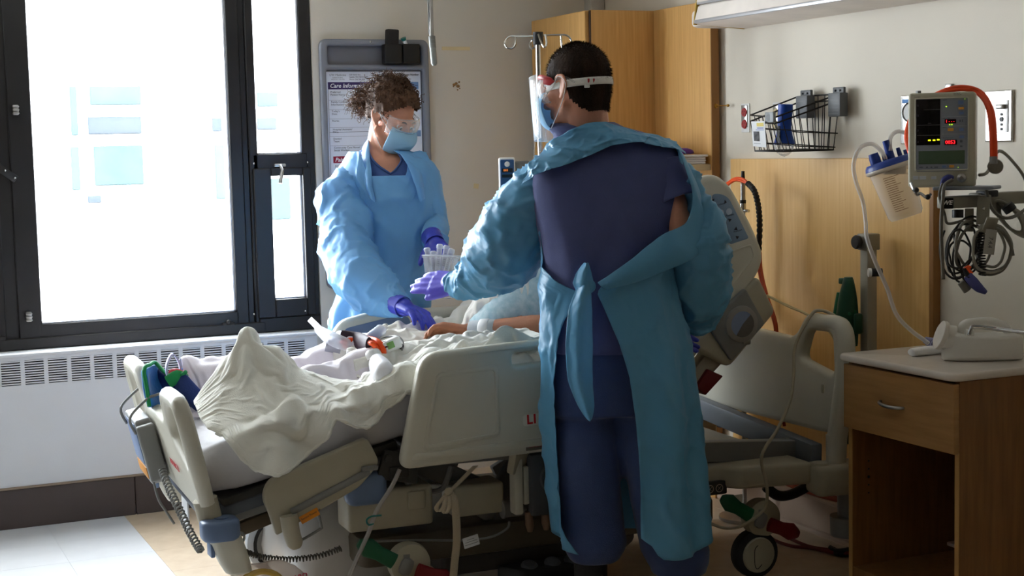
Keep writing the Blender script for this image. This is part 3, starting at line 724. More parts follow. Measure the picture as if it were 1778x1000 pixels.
def caster(u, v, fold=.0, mirror=1):
    mb = MB(BM); c = V((u, v, .081))
    mb.lathe([(.03, -.028), (.066, -.027), (.079, -.02), (.081, -.006), (.081, .006), (.079, .02), (.066, .027), (.03, .028)], c, (0, 1, 0), 32); w = bp('caster_wheel', mb, mat('caster_tyre', (30, 29, 28), .55))
    mb = MB(BM); mb.lathe([(0, -.034), (.056, -.034), (.060, -.03), (.060, -.02)], c, (0, 1, 0), 28); mb.lathe([(.060, .02), (.060, .03), (.056, .034), (0, .034)], c, (0, 1, 0), 28); bp('hub_cap', mb, M_bed2, parent=w)
    mb = MB(BM); mb.tube([c+V((.008, -.0345, -.032)), c+V((-.008, -.0345, -.045)), c+V((-.018, -.0345, -.03)), c+V((-.018, -.0345, .02)), c+V((-.006, -.0345, .034))], .0014, 6, 4); bp('hub_groove', mb, M_black, parent=w)
    mb = MB(BM); mb.tube([(u+.01, v, .235), (u+.01, v, .19)], .032, n=16); mb.bar((u-.005, v, .170), (u+.02, v, .225), .085, .05, .02); bp('caster_fork', mb, M_bedgrey)
    mb = MB(BM); mb.lathe([(0, -.03), (.05, -.03), (.062, -.024), (.066, 0), (.062, .024), (.05, .03), (0, .03)], (u+.025, v, .20), (0, 1, 0), 28); bp('pivot_cover', mb, M_bed2)
caster(1.835, -.455); caster(1.83, .40); caster(.60, -.455); 
# far foot caster shows its pale ringed wheel
c = V((.40, .30, .115)); mb = MB(BM); mb.lathe([(.05, -.03), (.10, -.028), (.115, -.02), (.118, 0), (.115, .02), (.10, .028)], c, (0, 1, 0), 32); w = bp('caster_wheel', mb, mat('caster_pale', (196, 204, 214), .35))
mb = MB(BM); mb.lathe([(0, -.034), (.08, -.034), (.086, -.03), (.086, -.02)], c, (0, 1, 0), 28); mb.lathe([(.0, -.037), (.02, -.037), (.02, -.03)], c+V((0, 0, -.04)), (0, 1, 0), 16); bp('hub_cap', mb, M_bedgrey, parent=w)
mb = MB(BM); mb.lathe([(.086, -.031), (.096, -.031), (.096, -.029), (.086, -.029)], c, (0, 1, 0), 28); bp('ring', mb, M_black, parent=w)
mb = MB(BM); mb.lathe([(0, -.039), (.012, -.039), (.012, -.03)], c+V((.02, 0, -.055)), (0, 1, 0), 16); bp('brake_dot', mb, mat('yellow_dot', (222, 190, 30), .5), parent=w)
# brake / steer pedals: green and red lobes by each near caster
for u in (.57, 1.80):
    for s, m_, nm in ((-1, mat('pedal_green', (8, 84, 52), .4), 'green_pedal'), (1, mat('pedal_red', (120, 14, 20), .4), 'red_pedal')):
        mb = MB(BM); a0 = V((u+.03, -.50, .20)); 
        d = V((-.115, 0, .075)) if s < 0 else V((.12, 0, -.05))
        mb.tube([a0+d*.3, a0+d*.7, a0+d, a0+d*1.25], [.024, .022, .03, .012], 14, 3, flat=.45); bp('brake_pedal', mb, m_, label=nm.replace('_', ' '))
mb = MB(BM); mb.panel(rpoly([(1.0, -.44), (1.22, -.44), (1.27, -.34), (.95, -.34)], .02), [], .05, .012, Matrix.Translation((0, 0, .10)), 2); ped = bp('foot_pedal_pod', mb, M_black)
mb = MB(BM)
for u in (1.04, 1.12, 1.19): mb.lathe([(0, .012), (.02, .012), (.026, .006), (.028, 0)], (u, -.41, .125), (0, -.4, 1), 18)
bps('pedal_button', mb, mat('pod_slate', (78, 82, 88), .45), parent=ped)
# ================================================================ draped cloth: position-based relaxation on a grid
class Cloth:
    def __init__(s, P, rest=None):
        s.P = np.array(P, float); s.Q = s.P.copy(); R = s.P if rest is None else np.array(rest, float); s.pin = np.ones(s.P.shape[:2]); s.C = []
        ny, nx = s.P.shape[:2]
        def addc(di, dj, k):
            for par in (0, 1):
                st = 2 if True else 1
                if dj and not di: a = (slice(0, ny), slice(par*dj, nx-dj, 2*dj) if dj == 1 else slice(par, nx-dj, 1)); 
                i0, i1 = max(0, -di), ny-max(0, di); j0, j1 = max(0, -dj), nx-max(0, dj)
                I, J = np.meshgrid(np.arange(i0, i1), np.arange(j0, j1), indexing='ij')
                key = (J//max(1, abs(dj)) if dj else I//max(1, abs(di))) % 2
                m = key == par
                A = (I[m], J[m]); B = (I[m]+di, J[m]+dj)
                L = np.linalg.norm(R[A]-R[B], axis=1); s.C.append((A, B, L, k))
        addc(0, 1, 1.0); addc(1, 0, 1.0); addc(1, 1, .5); addc(1, -1, .5); addc(0, 2, .12); addc(2, 0, .12)
    def run(s, n, collide, g=-9.8, dt=.02, it=4, damp=.97, wind=None):
        for k in range(n):
            vel = (s.P-s.Q)*damp; s.Q = s.P.copy(); acc = np.zeros_like(s.P); acc[..., 2] = g*dt*dt
            if wind is not None: acc += wind(s.P, k)*dt*dt
            s.P = s.P+(vel+acc)*s.pin[..., None]
            for _ in range(it):
                for A, B, L, kk in s.C:
                    d = s.P[B]-s.P[A]; l = np.linalg.norm(d, axis=1)+1e-9; w1, w2 = s.pin[A], s.pin[B]; ws = w1+w2+1e-9
                    c = d*(kk*(l-L)/l/ws)[:, None]
                    s.P[A] += c*w1[:, None]; s.P[B] -= c*w2[:, None]
                pen = collide(s)
    def mb(s, M=None):
        ny, nx = s.P.shape[:2]; m = MB(M)
        m.add([V(p) for p in s.P.reshape(-1, 3)], [[i*nx+j, i*nx+j+1, (i+1)*nx+j+1, (i+1)*nx+j] for i in range(ny-1) for j in range(nx-1)]); return m
def capsules(P, caps, off=.006):
    """push points of P (.., 3) out of tapered capsules [(p0, r0, p1, r1)]; returns mask of touched"""
    S = P.shape; X = P.reshape(-1, 3); hit = np.zeros(len(X), bool)
    for p0, r0, p1, r1 in caps:
        a = np.array(p0); d = np.array(p1)-a; L2 = d@d+1e-12
        t = np.clip(((X-a)@d)/L2, 0, 1); c = a+t[:, None]*d; r = r0+(r1-r0)*t+off; v = X-c; l = np.linalg.norm(v, axis=1)+1e-9
        m = l < r
        X[m] = c[m]+v[m]/l[m][:, None]*r[m][:, None]; hit |= m
    return hit.reshape(S[:2])
def solid(o, t, sub=1):
    md = o.modifiers.new('solid', 'SOLIDIFY'); md.thickness = t; md.offset = 0
    if sub: m2 = o.modifiers.new('sub', 'SUBSURF'); m2.levels = sub; m2.render_levels = sub
    return o
def remesh_body(mb, voxel, smooth_it=4, name='body'):
    """fuse overlapping closed shapes into one continuous skin"""
    me = bpy.data.meshes.new('tmp'); me.from_pydata([tuple(p) for p in mb.v], [], mb.f)
    o = bpy.data.objects.new('tmp', me); COL.objects.link(o)
    md = o.modifiers.new('r', 'REMESH'); md.mode = 'VOXEL'; md.voxel_size = voxel; md.use_smooth_shade = True
    if smooth_it:
        m2 = o.modifiers.new('s', 'SMOOTH'); m2.iterations = smooth_it; m2.factor = .5
    dg = bpy.context.evaluated_depsgraph_get(); dg.update()
    res = bpy.data.meshes.new_from_object(o.evaluated_get(dg))
    q = MB(); q.v = [v.co.copy() for v in res.vertices]; q.f = [list(p.vertices) for p in res.polygons]; q.mi = [0]*len(q.f)
    bpy.data.objects.remove(o); bpy.data.meshes.remove(me); bpy.data.meshes.remove(res); return q
def capmesh(mb, p0, r0, p1, r1, n=16):
    p0 = V(p0); p1 = V(p1); d = p1-p0; L = d.length
    if L < 1e-6: return mb.ball(p0, r0, n, 10)
    d.normalize(); prof = []
    for i in range(6): a = -PI/2+PI/2*i/5; prof.append((max(1e-6, r0*math.cos(a)), r0*math.sin(a)))
    for i in range(6): a = PI/2*i/5; prof.append((max(1e-6, r1*math.cos(a)), L+r1*math.sin(a)))
    return mb.lathe(prof, p0, d, n)
def chain(mb, pts, rs, n=16):
    for a, b, ra, rb in zip(pts[:-1], pts[1:], rs[:-1], rs[1:]): capmesh(mb, a, ra, b, rb, n)
def hand(mb, wrist, mid, palm_n, L=.185, curl=(.35, .4, .42, .45), thumb=.55, side=1, spread=.10, rad=1.0, thumb_dir=None):
    """a hand as capsule chains: wrist point, direction to the knuckles (mid), palm normal; side=+1 puts the thumb on +x"""
    wrist = V(wrist); d = V(mid).normalized(); n = V(palm_n); n = (n-d*n.dot(d)).normalized(); x = d.cross(n).normalized()*side
    pl = L*.52; knuck = []
    for k, off in enumerate((.030, .010, -.011, -.030)):
        kp = wrist+d*(pl-(.000, 0, .004, .012)[k])+x*off; knuck.append(kp)
        chain(mb, [wrist+x*off*.55+d*.008, kp], [.0145*rad*1.15, .0115*rad*1.05], 12)
    chain(mb, [wrist+x*.012, wrist+d*pl*.85+x*.020], [.018*rad, .012*rad], 12)
    ends = []
    for k, kp in enumerate(knuck):
        fl = L*(.42, .47, .44, .34)[k]; c = curl[k]; sp = (k-1.5)*-spread
        dd = (d+x*sp).normalized(); p = kp; ps = [kp]; rs = [.0102*rad]
        ang = c*.6
        for seg, fr in enumerate((.45, .30, .25)):
            v = dd*math.cos(ang)+n*math.sin(ang); p = p+v*fl*fr; ps.append(p); rs.append((.0092, .0084, .0068)[seg]*rad); ang += c
        chain(mb, ps, rs, 12); ends.append(ps)
    td = V(thumb_dir).normalized() if thumb_dir else (d*.62+x*.7+n*.35*thumb).normalized()
    b = wrist+d*pl*.22+x*.022; t1 = b+td*L*.22; t2 = t1+(td+d*.35).normalized()*L*.17; t3 = t2+(td*.7+d*.6+n*.1).normalized()*L*.13
    chain(mb, [b, t1, t2, t3], [.0165*rad, .0125*rad, .0105*rad, .008*rad], 12)
    return ends, [b, t1, t2, t3]
# ================================================================ the patient, lying with knees flat and back raised
patT = thing('person', 'patient lying in the bed under white covers with a bare forearm on top', 'person', bed(1.1, 0, .74))
M_skinp = mat('skin_tan', (164, 108, 78), .5, var=.12, scale=14, bump=.12, bscale=130, sub=.08)
def mtop(u):   # mattress top along the bed
    if u < .62: return .607+(u-.035)/(.62-.035)*.122
    return .732 if u < 1.1 else .732+(u-1.1)*1.07
HIP = [(1.04, s*.09, .735) for s in (-1, 1)]
KN = [(.66, -.12, .745), (.66, .12, .75)]; AN = [(.30, -.16, .685), (.27, .12, .685)]; TOE = [(.215, -.19, .835), (.16, .125, .755)]
SH = [(1.33, s*.18, 1.10) for s in (-1, 1)]
caps = []
def cp(a, ra, b, rb): caps.append((a, ra, b, rb))
for k in (0, 1):
    cp(HIP[k], .082, KN[k], .058); cp(KN[k], .058, AN[k], .040)
    heel = (AN[k][0]-.02, AN[k][1], AN[k][2]-.02); cp(heel, .042, TOE[k], .032)
cp((1.05, 0, .75), .10, (1.20, 0, .90), .125); cp((1.20, 0, .90), .125, (1.33, 0, 1.08), .125)
for s in (-1, 1): cp((1.33, 0, 1.10), .115, SH[(s+1)//2], .075)
cp((1.37, 0, 1.17), .06, (1.42, 0, 1.25), .055)
mb = MB(BM)
for c in caps: capmesh(mb, c[0], c[1], c[2], c[3])
hd = V((1.435, 0, 1.325)); mb.ball(hd, (.10, .078, .115), 20, 14, Matrix.Rotation(.4, 3, 'Y')); mb.ball(hd+V((-.075, 0, .01)), (.03, .016, .025), 10, 8)
for s in (-1, 1): mb.ball(hd+V((.01, s*.08, 0)), (.02, .012, .032), 10, 8)
# near arm: shoulder, elbow by the side, forearm forward along the cover, hand resting palm down
inv = BM.inverted()
def bq(px, py, v): return tuple(inv @ bpx(px, py, v))
EL = V(bq(985, 574, -.24)); WR = V(bq(815, 577, -.04)); 
chain(mb, [SH[0], (1.28, -.27, .95), tuple(EL)], [.062, .054, .052]); chain(mb, [EL, EL.lerp(WR, .35), EL.lerp(WR, .8), WR], [.054, .055, .040, .032])
HK = V(bq(766, 568, .05))
hand(mb, WR, HK-WR+V((-.02, 0, .0)), (-.30, -.45, -.85), .19, (.55, .6, .62, .62), side=-1, spread=.08, rad=1.1, thumb_dir=(-.75, .45, -.3))
# far arm lies under the cover
FARM = [SH[1], (1.20, .27, .92), (1.06, .24, .80), (.88, .18, .80)]; FRAD = [.062, .05, .042, .030]
chain(mb, FARM, FRAD); hand(mb, FARM[-1], (-1, -.1, -.1), (0, 0, -1), .18)
for k in range(3): cp(FARM[k], FRAD[k], FARM[k+1], FRAD[k+1])
cp(FARM[3], .035, (.74, .17, .78), .025)
pb = remesh_body(mb, .0055, 3); obj('body', pb, M_skinp, patT, 180)
mb = MB(BM); mb.ball(hd+V((.025, 0, .02)), (.098, .084, .11), 18, 12, Matrix.Rotation(.4, 3, 'Y')); obj('hair', mb, mat('hair_grey', (80, 74, 70), .8), patT, 180)
# padded wrist brace with white strap
ax = (EL-WR).normalized(); w0 = WR+ax*.012
mb = MB(BM)
def sleeve(mb, a, b, r0, r1, flat=1.0): mb.tube([a, a.lerp(b, .08), a.lerp(b, .5), a.lerp(b, .92), b], [r0*.92, r0, (r0+r1)/2, r1, r1*.92], 20)
sleeve(mb, w0-ax*.01, w0+ax*.085, .040, .043); obj('wrist_brace', mb, mat('brace_grey', (186, 192, 194), .75, bump=.2, bscale=200), patT, 60)
mb = MB(BM)
for dx, dz in ((.012, -.012), (.066, -.012)): mb.box(w0+ax*dx+V((0, -.040, dz)), (.034, .014, .048), .009, 3)
objs('brace_pad', mb, mat('brace_pad', (170, 178, 178), .7), patT, 60)
mb = MB(BM); sleeve(mb, w0+ax*.026, w0+ax*.060, .0445, .046); mb.box(w0+ax*.04+V((0, -.042, -.014)), (.03, .014, .05), .004); objs('brace_strap', mb, M_white, patT, 60)

# patient gown over the lap, pale teal print
M_pgown = mat('patient_gown', (150, 190, 200), .8, rgb2=(206, 222, 226), scale=42, bump=.2, bscale=60, sheen=.2)
HU0, HV0, HS, HNU, HNV = -.12, -.62, .01, 190, 125
def heightmap(cc):
    """top of mattress and body over the bed, sampled every centimetre"""
    U, W = np.meshgrid(HU0+HS*np.arange(HNU), HV0+HS*np.arange(HNV), indexing='ij')
    top = np.where(U < .62, .607+(U-.035)/.585*.122, np.where(U < 1.1, .732, .732+(U-1.1)*1.07))
    H = np.where((np.abs(W) < .44) & (U > .02), top, 0.)
    for p0, r0, p1, r1 in cc:
        for t in np.linspace(0, 1, 26):
            c = [p0[k]+(p1[k]-p0[k])*t for k in range(3)]; r = r0+(r1-r0)*t
            q = r*r-(U-c[0])**2-(W-c[1])**2
            H = np.where(q > 0, np.maximum(H, c[2]+np.sqrt(np.maximum(q, 0))), H)
    return H
def bed_collide(off=.008, stick=.35, rail=True, boots=None, H=None):
    if H is None: H = heightmap(caps+(boots or []))
    def f(s):
        P = s.P; u = P[..., 0]; v = P[..., 1]; w = P[..., 2]
        fu = np.clip((u-HU0)/HS, 0, HNU-1.01); fv = np.clip((v-HV0)/HS, 0, HNV-1.01)
        iu = fu.astype(int); iv = fv.astype(int); a = fu-iu; b = fv-iv
        h = H[iu, iv]*(1-a)*(1-b)+H[iu+1, iv]*a*(1-b)+H[iu, iv+1]*(1-a)*b+H[iu+1, iv+1]*a*b+off
        inb = (np.abs(v) < .428) & (u > .03)
        up = inb & (w < h); w[up] = h[up]
        sd = (np.abs(v) >= .428) & (np.abs(v) < .438+off) & (w < .607+(np.clip(u, 0, .62)-.035)/.585*.122) & (u > .02); v[sd] = np.sign(v[sd])*(.438+off)
        if rail:
            m = (u > .57) & (np.abs(v) > .466); v[m] = np.sign(v[m])*.466
        lim = .055-.25*(w-.44); m = (u < lim) & (w < .72); u[m] = lim[m]
        hh = up | sd
        s.Q[hh] += (P[hh]-s.Q[hh])*stick
    return f
def grid(u0, u1, v0, v1, nu, nv, z, jit=.0, seed=1, fold=.0, ff=14):
    U, W = np.meshgrid(np.linspace(u0, u1, nu), np.linspace(v0, v1, nv), indexing='ij'); Z = np.zeros_like(U)
    for i in range(nu):
        for j in range(nv): Z[i, j] = z+fold*n3((U[i, j], W[i, j], 0), ff, seed)
    return np.stack([U, W, Z], -1)
# boots: blue padded heel boots on both feet
M_boot = mat('boot_blue', (24, 110, 190), .75, rgb2=(40, 134, 210), scale=20, bump=.15, bscale=120, sheen=.4)
M_bootin = mat('boot_navy', (18, 44, 104), .8, bump=.15, bscale=120)
M_bootg = mat('boot_green_trim', (16, 136, 74), .7)
bootcaps = [((.10, .14, .64), .06, (.09, .14, .74), .05), ((.10, .14, .70), .07, (.26, .10, .72), .07)]
bt0 = thing('heel_boot', 'blue padded heel boot with green piping, red tab and looped strap at the bed foot', 'boot', bed(.1, .14, .64))
def quad(pxs, th, m_, nm, bulge=.02, n=7):
    """padded cloth panel through four picture corners (px, py, v): a, b along the top, c, d along the foot"""
    a_, b_, c_, d_ = [V(bq(*q)) for q in pxs]; nn = (b_-a_).cross(d_-a_).normalized(); mb = MB(BM); R = []
    for i in range(n+1):
        t = i/n; p = a_.lerp(d_, t); q = b_.lerp(c_, t)
        R.append([p.lerp(q, k/n)+nn*(bulge*math.sin(PI*t)*math.sin(PI*k/n)+.004*n3((i, k, 0), .7)) for k in range(n+1)])
    mb.loft(R, False); o = obj(nm, mb, m_, bt0, 180); solid(o, th, 1); return R
R1 = quad(((249, 640, .10), (268, 632, .19), (306, 706, .19), (258, 708, .08)), .022, M_boot, 'sole_pad', .022)
R2 = quad(((268, 634, .20), (302, 662, .10), (352, 706, .02), (300, 712, .12)), .02, M_bootin, 'side_pad', .0)
R3 = quad(((302, 662, .09), (322, 648, .04), (362, 690, -.02), (345, 716, .00)), .02, M_bootin, 'shin_wrap', -.03)
quad(((312, 640, .14), (332, 632, .12), (352, 652, .10), (326, 662, .10)), .02, M_boot, 'toe_cap', .02)
for nm_, pp in (('piping', [R1[-1][0], R1[4][0], R1[1][0], R1[0][1], R1[0][4], R1[0][-1], R2[0][3], R2[0][-1]]), ('piping', [R3[0][0], R3[0][3], R3[0][-1]])):
    mb = MB(BM); mb.tube([p+V((0, -.012, .006)) for p in pp], .0065, 8, 4); obj(nm_, mb, M_bootg, bt0, 180)
mb = MB(BM); q = V(bq(308, 660, .06)); mb.tube([q+V((-.03, 0, -.004)), q+V((.0, -.01, .012)), q+V((.03, 0, .0))], [.02, .022, .016], 10, 5, flat=.4); obj('green_strap', mb, M_bootg, bt0, 60)
a0 = V(bq(292, 660, .10)); b0 = V(bq(299, 615, .10)); c0 = V(bq(314, 645, .10)); mb = MB(BM)
loop = catmull([a0, a0.lerp(b0, .55)+V((-.012, 0, 0)), b0+V((0, 0, .0)), b0.lerp(c0, .45)+V((.008, 0, .0)), c0], 6)
mb.loft([[p+V((0, -.016, 0)), p+V((0, .016, 0))] for p in loop], False); o = obj('hooped_strap', mb, mat('strap_lilac', (186, 184, 215), .7), bt0, 180); solid(o, .004, 0)
mb = MB(BM); q = V(bq(308, 650, .08)); mb.ball(q, (.030, .02, .018), 12, 8, Matrix.Rotation(.4, 3, 'Y')); obj('red_tab', mb, mat('tab_red', (200, 30, 50), .6), bt0, 180, label='red tab')

rng = np.random.RandomState(3)
# lap gown piece (crumpled)
g = grid(.98, 1.40, -.25, .28, 44, 50, 1.02, fold=.05, ff=7, seed=4); g[..., 2] += np.maximum(0, g[..., 0]-1.05)*1.15
rest = g.copy(); rest[..., :2] *= 1.22; rest[..., 2] *= 0
cl = Cloth(g, rest); cl.run(50, bed_collide(.012, .6), it=3, damp=.93)
o = obj('gown', cl.mb(BM), M_pgown, patT, 180); solid(o, .003)
def hsample(H, u, v):
    fu = min(max((u-HU0)/HS, 0), HNU-1.01); fv = min(max((v-HV0)/HS, 0), HNV-1.01); iu = int(fu); iv = int(fv); a = fu-iu; b = fv-iv
    return H[iu, iv]*(1-a)*(1-b)+H[iu+1, iv]*a*(1-b)+H[iu, iv+1]*(1-a)*b+H[iu+1, iv+1]*a*b
def blur(H, n):
    for _ in range(n):
        H = np.maximum(H, (np.roll(H, 1, 0)+np.roll(H, -1, 0)+np.roll(H, 1, 1)+np.roll(H, -1, 1)+4*H)/8-.0008)
    return H
def drape(G, H, off, fold, ff, seed, edge=.437):
    """lay a flat (u, v) grid on the height map; what passes the mattress edge hangs down"""
    out = np.zeros(G.shape[:2]+(3,))
    for i in range(G.shape[0]):
        for j in range(G.shape[1]):
            u, v = G[i, j]; f = fold*(n3((u, v*1.4, 0), ff, seed)+.5*n3((u, v, 0), ff*2.2, seed+1))
            vv = max(-edge, min(edge, v)); h = hsample(H, u, vv*.985); e = abs(v)-edge
            if e <= 0: out[i, j] = (u, v, h+off+max(0, f)+fold*.3)
            else:
                s_ = 1 if v > 0 else -1; k = min(1, e/.05)
                out[i, j] = (u+f*.3, s_*(edge+off+.016*k+abs(f)*1.2*k), h+off-e+.012*(1-k))
    return out
# top sheet, lilac white, over both legs and off the far side
HB = blur(heightmap(caps+bootcaps), 22)
U, W = np.meshgrid(np.linspace(.07, .66, 62), np.linspace(-.34, .58, 84), indexing='ij')
for i in range(62): W[i] = np.linspace(np.interp(U[i, 0], [.07, .16, .3, .9], [.0, -.16, -.30, -.36]), .58, 84)
U = .07+(U-.07)*(1+.06*np.sin(W*11+1)+.05*np.sin(W*5))
g = drape(np.stack([U, W], -1), HB, .012, .040, 6, 2); g[..., 2] += .026*np.clip((U-.46)/.1, 0, 1)
cl = Cloth(g, g*1.075); cl.run(24, bed_collide(.012, .9, H=HB), g=-.7, it=6, damp=.8)
M_tops = mat('top_sheet', (226, 220, 228), .8, var=.03, bump=.12, bscale=500, sheen=.2)
o = tag(obj('top_sheet', cl.mb(BM), M_tops, None, 180), 'lilac-white top sheet spread over the legs on the window side of the bed', 'sheet'); solid(o, .003)
TOPS = cl.P.copy()
# cream blanket, over the near leg and hanging down the near side, gathered towards the lap
nu, nv = 116, 84
GU, GV = np.meshgrid(HU0+HS*np.arange(HNU), HV0+HS*np.arange(HNV), indexing='ij')
RR = np.hypot((GU-.205)*.85, GV+.20)
HR = np.maximum(HB, np.where(np.abs(GV) < .445, .635+(GU-.2)*.22+.205*np.clip(1-RR/.30, 0, 1)**1.35, 0))
ridgecaps = []
U, W = np.meshgrid(np.linspace(.045, 1.10, nu), np.linspace(0, 1, nv), indexing='ij')
for i in range(nu):
    u = U[i, 0]
    lo = np.interp(u, [.045, .10, .16, .23, .30, .36, .41, .45, .50, .56, .62, .7, 1.1], [-.40, -.455, -.54, -.565, -.545, -.51, -.46, -.48, -.50, -.478, -.475, -.46, -.455])
    hi = np.interp(u, [.045, .11, .2, .3, .45, .6, .8, 1.1], [-.22, -.20, -.16, -.22, -.25, -.26, -.26, -.24]); W[i] = np.linspace(lo, hi, nv)
g = drape(np.stack([U, W], -1), HR, .030, .060, 5.2, 11)
# radiating pleats from the toe peak and scalloped folds along the side
for i in range(nu):
    for j in range(nv):
        u, v, w = g[i, j]; a_ = math.atan2(v+.19, u-.20); r = math.hypot(v+.19, u-.20)
        g[i, j, 2] += .012*max(0, math.sin(a_*5+.6))*min(1, r/.1)*max(0, 1-r/.4)
        k = min(1, max(0, (-v-.30)/.12))*(1 if u < .52 else max(0, 1-(u-.52)/.04)); g[i, j, 1] -= .016*k*(.5+.5*math.sin(u*34+2.2*n3((u, w, 0), 7)))
rs = g.copy(); rs *= 1.085
cl = Cloth(g, rs); cl.run(22, bed_collide(.026, .92, boots=bootcaps, H=HR), g=-.9, it=6, damp=.8)
M_blanket = mat('cream_blanket', (232, 231, 221), .85, var=.03, bump=.25, bscale=330, sheen=.3)
o = obj('blanket', cl.mb(BM), M_blanket, None, 180); tag(o, 'cream cotton blanket rumpled over the near leg and hanging down the bed side', 'blanket'); solid(o, .006)
BLK = cl.P.copy()
mb = MB(BM); hem = [V(p) for p in cl.P[:, 0]]; mb.tube(hem[2:-2], [.006+.0015*math.sin(i*1.9) for i in range(len(hem)-4)], 6); obj('hem', mb, M_blanket, o, 180)
# crumpled cover by the lap, under the hand
armcaps = [(tuple(EL), .05, tuple(WR), .035), (tuple(WR), .03, tuple(WR+(HK-WR)*1.6), .03)]
U, W = np.meshgrid(np.linspace(.56, 1.18, 96), np.linspace(-.445, .36, 110), indexing='ij')
PILE = np.zeros_like(HB)
for i in range(HNU):
    for j in range(HNV):
        u, v = HU0+HS*i, HV0+HS*j; k = max(0, 1-((u-.93)/.26)**2)*max(0, 1-((v+.27)/.20)**2)
        if k > 0: PILE[i, j] = .70+k**.5*(.098+.030*ridge((u, v*1.3, 0), 7, 61)+.016*ridge((u, v, 0), 17, 62))
HC = np.maximum(HB, PILE)
g = drape(np.stack([U, W], -1), HC, .022, .03, 13, 63)
cl = Cloth(g, g*1.10); cl.run(16, bed_collide(.02, .9, H=HC), g=-.9, it=5, damp=.8)
# press it below the forearm and hand
P = cl.P
for i in range(P.shape[0]):
    for j in range(P.shape[1]):
        p = V(P[i, j])
        for a_, ra, b_, rb in armcaps:
            a_ = V(a_); b_ = V(b_); d = b_-a_; t = max(0, min(1, (p-a_).dot(d)/d.length_squared)); c = a_+d*t; r = ra+(rb-ra)*t
            h2 = (p.x-c.x)**2+(p.y-c.y)**2
            if h2 < r*r: p.z = min(p.z, c.z-math.sqrt(r*r-h2)*.9-.003)
        P[i, j] = p
o = tag(obj('crumpled_sheet', cl.mb(BM), mat('crumpled_white', (226, 224, 216), .85, var=.03, bump=.2, bscale=420, sheen=.2), None, 180), 'crumpled white cover bunched on the lap under the patient hand', 'sheet'); solid(o, .004)
# pillow behind the head
mb = MB(BM); rings = []
for i in range(13):
    t = i/12*2-1; e = (1-abs(t)**3.2)**.5 if abs(t) < 1 else .05; rings.append([V((1.53, 0, 1.19))+V((.682, 0, .731))*(x*(.8+.2*e))+V((0, t*.30, 0))+V((-.731, 0, .682))*(y*max(e, .08)) for x, y in rrect(-.19, -.045, .19, .07, .05, 4)])
mb.loft(rings, True, True); tag(obj('pillow', mb, M_sheet, None, 60), 'white pillow on the raised back of the bed', 'pillow')
# ================================================================ people
RGT = V((math.cos(YAW), -math.sin(YAW), 0)); FWD = V((math.sin(YAW), math.cos(YAW), 0))
def rotz(v, a): return Matrix.Rotation(a, 3, 'Z') @ v
M_skin = mat('skin_light', (204, 144, 116), .48, var=.08, scale=16, bump=.1, bscale=150, sub=.1)
M_gownB = mat('gown_film_blue', (128, 190, 238), .38, var=.05, scale=5, bump=.30, bscale=22, kind='crinkle', tl=.32)
M_gownS = mat('gown_film_shaded', (100, 168, 208), .36, var=.05, scale=5, bump=.30, bscale=22, kind='crinkle', tl=.25)  # same film as the blue gown, darkened in colour for shade
M_scrub = mat('scrub_navy', (70, 78, 128), .8, var=.06, scale=18, bump=.2, bscale=450, sheen=.15)
M_scrub2 = mat('scrub_blue', (70, 100, 160), .8, var=.06, bump=.2, bscale=450, sheen=.15)
M_trous = mat('trouser_navy', (50, 68, 116), .8, var=.06, scale=14, bump=.2, bscale=300, sheen=.15)
M_glove = mat('nitrile_violet', (92, 84, 200), .32, var=.06, bump=.12, bscale=90)
M_glove2 = mat('nitrile_blue', (52, 62, 180), .34, var=.06, bump=.12, bscale=90)
M_mask = mat('mask_blue', (164, 208, 234), .75, var=.04, bump=.12, bscale=200, tl=.2)
M_clear = clear_mat('clear_plastic', (240, 244, 248), .07, .05)
M_clear2 = clear_mat('clear_film', (245, 248, 250), .05, .05)
M_hairm = mat('hair_dark', (36, 27, 22), .75, spec=.12, rgb2=(58, 44, 34), scale=30, stretch=(1, 1, .2), bump=.6, bscale=240)
M_hairw = mat('hair_curly_brown', (62, 42, 30), .6, spec=.25, rgb2=(96, 66, 46), scale=22, bump=.3, bscale=120)
M_eyew = mat('eye_white', (225, 220, 214), .3); M_iris = mat('eye_iris', (60, 44, 32), .25)
def gmix(p, amp, sc_, seed): return amp*(ridge(p, sc_, seed)*.6+ridge(p, sc_*2.3, seed+3)*.3+n3(p, sc_*5, seed+5)*.25)
def crease(p, amp, sc_, seed):
    """sharp creases of thin film: narrow raised ridges between flat facets"""
    q = V(p)+V((n3(p, sc_*.7, seed+11), n3(p, sc_*.7, seed+12), n3(p, sc_*.7, seed+13)))*(.35/sc_)
    a_ = max(0, ridge(q, sc_, seed)); b_ = max(0, ridge(q, sc_*2.1, seed+4))
    return amp*(a_**5*1.0+b_**5*.5+.5*n3(q, sc_*.8, seed+7))

